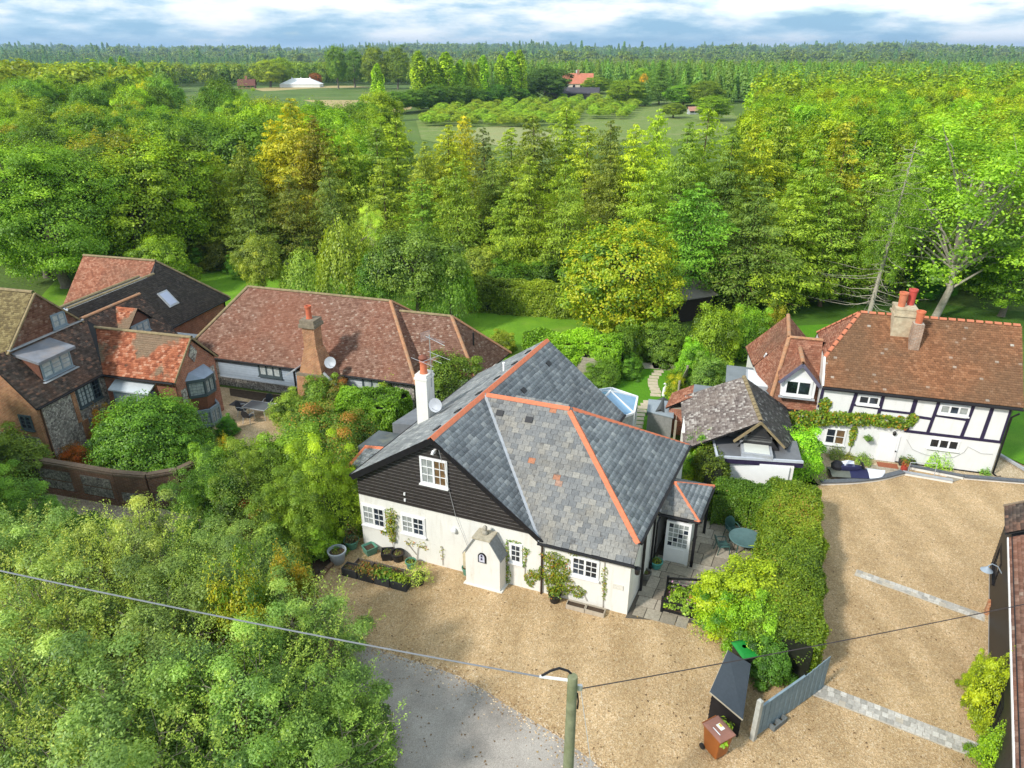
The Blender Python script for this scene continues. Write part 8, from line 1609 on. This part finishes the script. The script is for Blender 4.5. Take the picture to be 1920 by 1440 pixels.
# undergrowth along the foot of the belt
RU = np.random.default_rng(90)
for i in range(44):
    x = 330 + 1560 * (i + RU.random()) / 44; Y = 69 if x < 950 else 61.5; Y += RU.uniform(-1, 2.5); p = pxY(x, 540, Y)
    if x > 1370 and i % 3: continue
    plant('undergrowth_bush', 'dark undergrowth bush at the foot of the conifer belt', 'bush' if i % 3 else 'thicket', (p.x, Y, 0), RU.uniform(1.6, 3.6), RU.uniform(3.5, 5.5), (RU.uniform(.4, .8), RU.uniform(.6, .95), .4), 'undergrowth below the conifers', 'bush', crown_name='foliage')

# ---- the woods either side: single trees while they can be told apart
def cast(x, y):
    """which kind of wood stands here"""
    a = x / y
    if a < 0: return 'L'
    return 'R'
rng = np.random.default_rng(123); placed = []
def az_px(x): return (x - 960) / FPX / cP
def try_place(X, Y, dmin):
    for a, b_ in placed[-260:]:
        if (a - X) ** 2 + (b_ - Y) ** 2 < dmin * dmin: return False
    placed.append((X, Y)); return True
def in_clearing(X, Y):
    """open ground: gardens, fields, orchard"""
    k = X / Y
    if Y < 66: return True
    if Y < 80 and -.47 < k < .62: return True
    if -.46 + .02 * math.sin(Y * .05) < k < -.12 and 134 + 12 * math.sin(k * 30) < Y < 495: return True
    lo, hi = -.155 - .10 * min(1, max(0, (Y - 150) / 250)), .30 + .02 * min(1, (Y - 80) / 100)
    if lo < k < hi and Y < 300: return True
    if -.36 < k < -.12 and 300 <= Y < 500: return True
    if -.12 <= k < .22 and 300 <= Y < 400: return True
    return False
cand_t = []
Y = 67.0
while Y < 195:
    step = 5.4 + Y * .012
    for k in np.arange(-.80, .80, step / Y):
        X = k * Y + rng.normal(0, step * .28); YY = Y + rng.normal(0, step * .28)
        if abs(X / YY) > .80 or in_clearing(X, YY): continue
        cand_t.append((YY, X))
    Y += step * .86
cand_t.sort(); print('wood trees', len(cand_t))
def wood_tint(side, r, r2):
    if side == 'L':
        if r < .26: return (.5 + .2 * r2, .68 + .2 * r2, .45)
        if r < .62: return (.9 + .5 * r2, 1.1 + .4 * r2, .5)
        if r < .78: return (1.55, 1.6, .5)
        if r < .90: return (1.0, 1.2, .9)
        return (1.5, 1.15, .5)
    if r < .55: return (1.35 + .3 * r2, 1.4 + .15 * r2, .42)
    if r < .7: return (1.0, 1.2, .45)
    if r < .85: return (1.3, 1.55, .5)
    return (1.9, 1.55, .5)
KL = {'oak': ('round crowned green oak in the wood beyond the lawn', 'oaks in the left wood'), 'ash': ('tall billowing green tree in the wood beyond the lawn', 'tall trees in the left wood'), 'birch': ('narrow yellow green birch in the wood behind the spruces', 'birches in the right wood'), 'larch': ('slender larch standing in the wood', 'larches in the woods'), 'sparse': ('thin crowned pale tree in the wood', 'thin trees in the woods')}
nind = 0; farpts = {'oak': [], 'birch': [], 'spruce': []}
for YY, X in cand_t:
    side = 'L' if X < 0 else 'R'; r, r2, r3 = rng.random(3)
    kd = ('oak' if r3 < .45 else 'ash' if r3 < .9 else 'sparse') if side == 'L' else ('birch' if r3 < .75 else 'larch' if r3 < .85 else 'ash')
    if nind >= 290: farpts['oak' if side == 'L' else 'birch'].append((X, YY, rng.uniform(.85, 1.1))); continue
    nind += 1; hh = rng.uniform(10.5, 13.5) if side == 'L' else rng.uniform(11.5, 14); ww = hh * (rng.uniform(.62, .85) if kd in ('oak', 'ash') else rng.uniform(.42, .55))
    if X / YY < -.28 and 140 < YY: hh += 2; 
    tint = wood_tint(side, r, r2); lab, grp = KL[kd]; cw = 'dark ' if tint[1] < 1 else 'tan tinted ' if r >= (.90 if side == 'L' else .85) else 'greyish ' if tint[2] > .8 else 'yellowing ' if tint[0] > 1.5 and side == 'L' else 'bright ' if side == 'L' else 'fresh ' if tint[0] < 1.5 else ''
    if kd == 'ash' and side == 'R': lab, grp = 'full crowned green tree among the birches behind the spruces', 'full trees in the right wood'
    lab = cw + lab if cw else lab; plant('wood_tree', lab, kd, (X, YY, 0), hh, ww, tint, (cw + grp) if cw else grp)
plant('wood_tree', 'bright golden yellow tree standing out in the left wood', 'oak', (pxY(286, 160, 165).x, 163, 0), 14.2, 9, (2.6, 1.8, .35))

# ---- poplar row, park trees, orchard
for x, top, w_ in ((706, 128, 24), (783, 104, 30), (808, 116, 26), (835, 106, 34), (862, 120, 22), (880, 124, 20), (905, 112, 24), (893, 128, 20), (938, 111, 22), (958, 105, 26), (974, 102, 24)):
    Y = 232 if x == 706 else 285 - (x - 783) * -.12; tree_px('poplar_tree', 'tall narrow light green poplar standing apart from the poplar row' if x == 706 else 'tall narrow light green poplar in the row beside the orchard', 'poplar', x, top - 7, Y, w_ * 1.3, (1.9, 1.95, .7), None if x == 706 else 'poplars beside the orchard')
for x, top, Y, w_, kd, tint, lab in ((627, 84, 430, 42, 'oak', (.9, 1.0, .5), 'very tall dark tree behind the marquee field'), (700, 86, 425, 52, 'ash', (1.1, 1.05, .5), 'first of two tall trees with ivy in the park'), (741, 86, 425, 50, 'ash', (1.0, 1.0, .5), 'second tall tree with a clubbed crown in the park'), (660, 92, 450, 50, 'ash', (.7, .8, .6), 'grey green tree between the tall park trees'), (500, 110, 450, 60, 'oak', (1.7, 1.5, .5), 'yellowing round tree behind the far house'), (525, 105, 460, 50, 'oak', (1.4, 1.6, .5), 'bright green tree behind the marquee'), (567, 125, 470, 22, 'spruce', (.9, 1.1, .6), 'small pointed conifer behind the marquee'), (590, 135, 468, 26, 'oak', (1.6, .35, .4), 'copper leaved tree beside the marquee'), (740, 170, 262, 70, 'oak', (.75, .95, .5), 'dark rounded tree at the foot of the poplars'), (1025, 125, 330, 95, 'oak', (.42, .6, .55), 'large dark evergreen at the end of the poplar row'), (985, 140, 320, 50, 'oak', (.42, .6, .5), 'dark evergreen shadowing the last poplar'),
   (1325, 150, 290, 70, 'oak', (.95, 1.1, .5), 'dark green rounded tree at the right end of the clearing'), (1340, 178, 235, 70, 'ash', (1.2, 1.35, .5), 'bushy tree where the clearing meets the birch wood'), (1265, 192, 245, 46, 'oak', (1.1, 1.2, .6), 'low bushy tree beside the tiny outhouse'), (1150, 188, 270, 40, 'apple', (1.2, 1.3, .7), 'small round tree at the orchard corner'),
   (1180, 148, 300, 82, 'oak', (1.15, 1.25, .5), 'olive green tree at the corner of the orchard'), (1213, 150, 298, 40, 'spruce', (.95, 1.05, 1.6), 'blue grey cedar beside the olive tree'), (1242, 112, 310, 66, 'spruce', (.6, .8, .6), 'tall dark cedar behind the orchard'), (1290, 118, 318, 62, 'spruce', (.55, .75, .55), 'dark layered conifer beyond the cedar'), (1283, 158, 295, 72, 'oak', (.9, 1.2, .6), 'green rounded tree in front of the dark conifers'), (1120, 145, 380, 60, 'oak', (1.1, 1.3, .5), 'green tree beside the orange roofed house'), (1205, 128, 400, 40, 'oak', (1.3, 1.7, .5), 'bright green tree behind the olive tree'), (1208, 138, 370, 18, 'oak', (3.0, 1.6, .4), 'small orange tree among the green ones')):
    tree_px('park_tree', lab, kd, x, top, Y, w_, tint)
ro = np.random.default_rng(17)
for r_ in range(13):
    for c_ in range(13):
        x = 800 + 29 * c_ + 9 * r_ * .5 + ro.normal(0, 3); y = 236 - 4.0 * r_ + c_ * .3 + ro.normal(0, .5)
        p = px(x, y)
        if p.y > 335 or x > 1190 or x < 800 or (y > 225 and x > 1080): continue
        plant('orchard_tree', 'small pale green fruit tree in the orchard rows', 'apple', (p.x, p.y, 0), ro.uniform(2.6, 3.6), ro.uniform(4.0, 6.0), (1.9, 1.8, 1.2), 'orchard rows', trunk=False)
for i in range(16):
    x = 775 + 13 * i; p = pxY(x, 205, 270 + i * 2.5); plant('hedge_tree', 'dark bushy tree along the foot of the poplar row', 'oak', (p.x, p.y, 0), ro.uniform(6, 9), ro.uniform(8, 11), (.6, .85, .5), 'dark trees under the poplars', trunk=False)

# ---- far woods to the horizon: one mass each
def far_crown(name, seed, n, hgt, w, leaf, mat, conif=False):
    rg = np.random.default_rng(seed)
    if conif:
        z = rg.uniform(.05, 1, n) ** .8; a = rg.uniform(0, 6.28, n); r = w / 2 * (1 - z) ** .8 * rg.uniform(.6, 1, n); C = np.stack([r * np.cos(a), r * np.sin(a), z * hgt], 1); N = np.stack([np.cos(a), np.sin(a), np.full(n, .8)], 1) + rg.normal(0, .3, (n, 3)); t = np.clip(.3 + .4 * z + rg.normal(0, .15, n), 0, 1)
    else: C, N, t, _ = crown_points(rg, 26, n, w / 2, w / 2, hgt * .46, hgt * .54, (.24, .36))
    return leaf_mesh(name, C, N, leaf * rg.uniform(.6, 1.2, n), mat, rg, t)
def scatter(name, label, pts, me, tint, zoff=0.0):
    base = bpy.data.objects.new(name + '_crown', me); base.color = tint + (1,)
    pm = bpy.data.meshes.new(name); pm.vertices.add(len(pts)); pm.vertices.foreach_set('co', np.array([(x, y, terr(x, y) + zoff) for x, y, s in pts], np.float32).ravel())
    at = pm.attributes.new('scl', 'FLOAT', 'POINT'); at.data.foreach_set('value', np.array([s for _, _, s in pts], np.float32))
    at = pm.attributes.new('rot', 'FLOAT', 'POINT'); at.data.foreach_set('value', rng.uniform(0, 6.28, len(pts)).astype(np.float32))
    o = mobj(name, pm); tag(o, label, 'woodland', kind='stuff'); o.color = tint + (1,)
    g = bpy.data.node_groups.new(name, 'GeometryNodeTree'); g.interface.new_socket('Geometry', in_out='INPUT', socket_type='NodeSocketGeometry'); g.interface.new_socket('Geometry', in_out='OUTPUT', socket_type='NodeSocketGeometry')
    gi, go = g.nodes.new('NodeGroupInput'), g.nodes.new('NodeGroupOutput'); m2p = g.nodes.new('GeometryNodeMeshToPoints'); iop = g.nodes.new('GeometryNodeInstanceOnPoints'); oi = g.nodes.new('GeometryNodeObjectInfo'); oi.inputs['Object'].default_value = base
    a1, a2 = g.nodes.new('GeometryNodeInputNamedAttribute'), g.nodes.new('GeometryNodeInputNamedAttribute'); a1.data_type = a2.data_type = 'FLOAT'; a1.inputs['Name'].default_value = 'scl'; a2.inputs['Name'].default_value = 'rot'; cx = g.nodes.new('ShaderNodeCombineXYZ')
    L = g.links.new; L(gi.outputs[0], m2p.inputs['Mesh']); L(m2p.outputs[0], iop.inputs['Points']); L(oi.outputs['Geometry'], iop.inputs['Instance']); L(a1.outputs[0], iop.inputs['Scale']); L(a2.outputs[0], cx.inputs[2]); L(cx.outputs[0], iop.inputs['Rotation']); L(iop.outputs[0], go.inputs[0])
    md = o.modifiers.new('wood', 'NODES'); md.node_group = g; return o
FO = far_crown('far_oak', 201, 900, 12.5, 9.5, 1.15, M_leaf); FB = far_crown('far_birch', 202, 700, 13, 6.6, .9, M_leaf); FS = far_crown('far_spruce', 203, 700, 12.5, 7.5, 1.0, M_needle, True); FO2 = far_crown('far_oak_b', 204, 260, 13, 12, 2.3, M_leaf); FS2 = far_crown('far_spruce_b', 205, 200, 15, 8, 2.0, M_needle, True)
F1, F2, F3, F4, F5, F6 = farpts['oak'], farpts['birch'], [], [], [], []
Y = 196.0
while Y < 5200:
    step = 7.2 if Y < 420 else 9.5 if Y < 900 else 14 if Y < 1800 else 26
    for k in np.arange(-.86, .86, step / Y):
        X = k * Y + rng.normal(0, step * .6); YY = Y + rng.normal(0, step * .6)
        if YY < 190 or in_clearing(X, YY): continue
        big = math.sin(X * .004 + 1.0) * math.sin(YY * .0035 + .6) + .35 * math.sin(X * .011) * math.sin(YY * .013)
        s = rng.uniform(.6, 1.3) * (1 if Y < 900 else 1.25 if Y < 1800 else 1.7)
        right = k > .28
        if Y < 420: (F2 if right and Y < 260 else F1 if big < .55 else F3).append((X, YY, s * (1.1 if YY < 300 and k < -.28 else .95)))
        elif Y < 1200: (F3 if big > .4 else F4).append((X, YY, s * .95))
        else: (F5 if big > .3 or (Y > 3200 and rng.random() < .3) else F6).append((X, YY, s * (.9 if rng.random() < .93 else 1.5)))
    Y += step * .9
print('far', [len(f) for f in (F1, F2, F3, F4, F5, F6)])
scatter('distant_wood', 'mass of broadleaf crowns beyond the left wood', F1, FO, (1.25, 1.15, .5)); scatter('distant_birchwood', 'mass of yellow green birch crowns beyond the right wood', F2, FB, (1.5, 1.5, .42)); scatter('distant_pinewood', 'dark conifer plantation across the valley', F3, FS, (.75, .95, .7)); scatter('distant_oakwood', 'olive green woodland across the valley', F4, FO, (1.05, 1.05, .6)); scatter('horizon_pinewood', 'dark blue conifer woods along the horizon', F5, FS2, (.6, .75, .65)); scatter('horizon_oakwood', 'rounded woodland along the far horizon', F6, FO2, (1.0, .95, .55))

# ---- climbers on the walls
def climber(label, frame_o, rz, A, blobs, leaf, mat, color, n_m2=140, stems=(), name='climbing_vine'):
    t = thing(name, label, 'climber', frame_o, rz); C, N = [], []; rg = np.random.default_rng(len(blobs) * 7 + 3)
    for (a, b_, ra, rb_, d) in blobs:
        n = int(n_m2 * math.pi * ra * rb_) + 8; th = rg.uniform(0, 6.28, n); r = np.sqrt(rg.random(n)); aa = a + r * ra * np.cos(th) * (1 + .2 * np.sin(3 * th)); bb_ = b_ + r * rb_ * np.sin(th); dd = rg.uniform(.02, d, n) * (1.2 - r * .6)
        for i in range(n): C.append(tuple(A(aa[i], bb_[i], dd[i])))
        n0 = (A(0, 0, 1) - A(0, 0, 0)).normalized(); N.append(np.tile(np.array(n0), (n, 1)) + rg.normal(0, .5, (n, 3)) + np.array([0, 0, .35]))
    C = np.array(C); N = np.concatenate(N); o = mobj('foliage', leaf_mesh(name, C, N, leaf * rg.uniform(.6, 1.3, len(C)), mat, rg), t); o.color = color + (1,)
    m = MB()
    for st_ in stems: m.tube([A(*p) for p in st_], .014, 5)
    if stems: m.build('stem', M_twig, t)
    return t
hloc = (HOX, HOY, 0)
climber('yellow green climber between the two left windows of the white house', hloc, HANG, AF, [(-10.28, 2.05, .26, .42, .3), (-10.32, 1.5, .24, .4, .3), (-10.3, 1.0, .2, .3, .25), (-10.75, 1.15, .16, .22, .15)], .085, M_vine, (1.2, 1.25, .6), 620, [[(-10.3, 0, .05), (-10.35, 1.0, .06), (-10.3, 2.2, .05)]])
climber('sparse straggling climber under the middle window of the white house', hloc, HANG, AF, [(-9.5, .85, .25, .2, .1), (-9.0, .9, .3, .18, .1), (-8.75, .75, .15, .12, .08), (-7.95, .75, .10, .35, .12)], .07, M_vine, (1.6, 1.4, .7), 130, [[(-9.2, 0, .04), (-9.1, .7, .04), (-8.7, .9, .04)], [(-9.2, .3, .04), (-9.7, .9, .04)], [(-7.95, .1, .04), (-7.95, 1.1, .04)]])
climber('dense trailing vine over the front wall left of the double window', hloc, HANG, AF, [(-3.0, 1.85, .55, .35, .25), (-2.75, 1.35, .42, .55, .3), (-3.2, 1.1, .4, .4, .25), (-2.55, .75, .35, .5, .3), (-3.0, .55, .35, .4, .3), (-3.7, .9, .35, .25, .15), (-2.0, .55, .3, .3, .15), (-4.0, .55, .25, .35, .15)], .08, M_vine, (1.0, 1.2, .6), 620, [[(-3.1, 0, .06), (-3.0, 1.0, .06), (-3.0, 2.1, .06)], [(-3.0, .6, .05), (-4.1, .9, .05)], [(-2.8, .6, .05), (-1.9, .8, .05), (-1.6, .2, .05)]])
climber('thin vine trained round the single window beside the porch', hloc, HANG, AF, [(-5.0, 1.3, .1, .9, .12), (-4.98, .4, .14, .45, .14), (-4.2, 1.9, .18, .18, .1), (-4.25, 1.4, .08, .4, .06), (-4.7, 2.22, .3, .06, .06)], .07, M_vine, (.9, 1.2, .6), 480, [[(-5.0, 0, .04), (-5.0, 2.2, .04)], [(-4.25, .4, .04), (-4.2, 2.0, .04)]])
climber('thin vine framing the double window near the house corner', hloc, HANG, AF, [(-1.75, 2.38, .7, .07, .06), (-.98, 1.6, .12, .5, .1), (-.95, .9, .1, .5, .08), (-2.25, 2.3, .25, .1, .08)], .065, M_vine, (1.0, 1.15, .7), 380, [[(-.95, .05, .04), (-1.0, 2.3, .04), (-2.3, 2.4, .04)]])
climber('long grape vine with autumn tints trained across the timbered cottage front', (16.43, 34.25, 0), -.275, AC, [(-1.6, 1.75, .7, .5, .5), (-.7, 1.9, .8, .45, .45), (.2, 2.05, .8, .5, .45), (1.2, 2.15, .8, .42, .45), (2.2, 2.25, .8, .38, .4), (3.2, 2.3, .8, .36, .4), (4.1, 2.3, .55, .36, .35), (.3, 2.75, .3, .5, .2), (-1.2, 1.1, .5, .4, .3), (2.0, 1.2, .18, .7, .15), (-.2, 1.3, .4, .3, .25), (4.6, 2.5, .25, .4, .15)], .15, M_vine, (1.0, 1.15, .6), 420, [[(2.0, -.3, .05), (2.05, 1.0, .06), (1.9, 2.1, .08)], [(-1.5, 1.7, .1), (1, 2.1, .1), (4.3, 2.3, .1)]])

rl_ = np.random.default_rng(303); nl_ = 420
LP_ = [px(x, y) for x, y in zip(rl_.uniform(600, 1840, nl_ * 3), rl_.uniform(930, 1435, nl_ * 3))]
LP_ = [p for p in LP_ if not inside((p.x, p.y), [(Hm @ h(a, b__, 0))[:2] for a, b__ in ((-12, -.1), (.3, -.1), (6, 9.5), (-4, 9.5))])][:nl_ * 2]
C_ = np.array([(p.x, p.y, .016) for p in LP_]); N_ = np.array([0, 0, 1.0]) + rl_.normal(0, .2, (len(C_), 3)); fl_ = mobj('fallen_leaves', leaf_mesh('fallen_leaves', C_, N_, rl_.uniform(.04, .11, len(C_)), m_leaf('fallen leaf', [(0, (.10, .06, .03)), (.6, (.22, .13, .05)), (1, (.40, .28, .10))], .1), rl_)); tag(fl_, 'brown fallen leaves scattered over the gravel drives', 'leaves', kind='stuff')
# ================================================================== AIR
hz_ = MB(); hz_.box(-9800, 9800, -200, 12000, -40, 110)
m = bpy.data.materials.new('haze'); m.use_nodes = True; m.node_tree.nodes.clear(); b = NB(m)
pv_ = b.n('ShaderNodeVolumePrincipled'); pv_.inputs['Color'].default_value = (.50, .72, 1.0, 1); pv_.inputs['Density'].default_value = 0.00014; pv_.inputs['Anisotropy'].default_value = 0.3
o_ = b.n('ShaderNodeOutputMaterial'); b.l(pv_.outputs[0], o_.inputs['Volume'])
tag(hz_.build('haze', m), 'pale blue haze over the far woods', 'haze', kind='stuff')
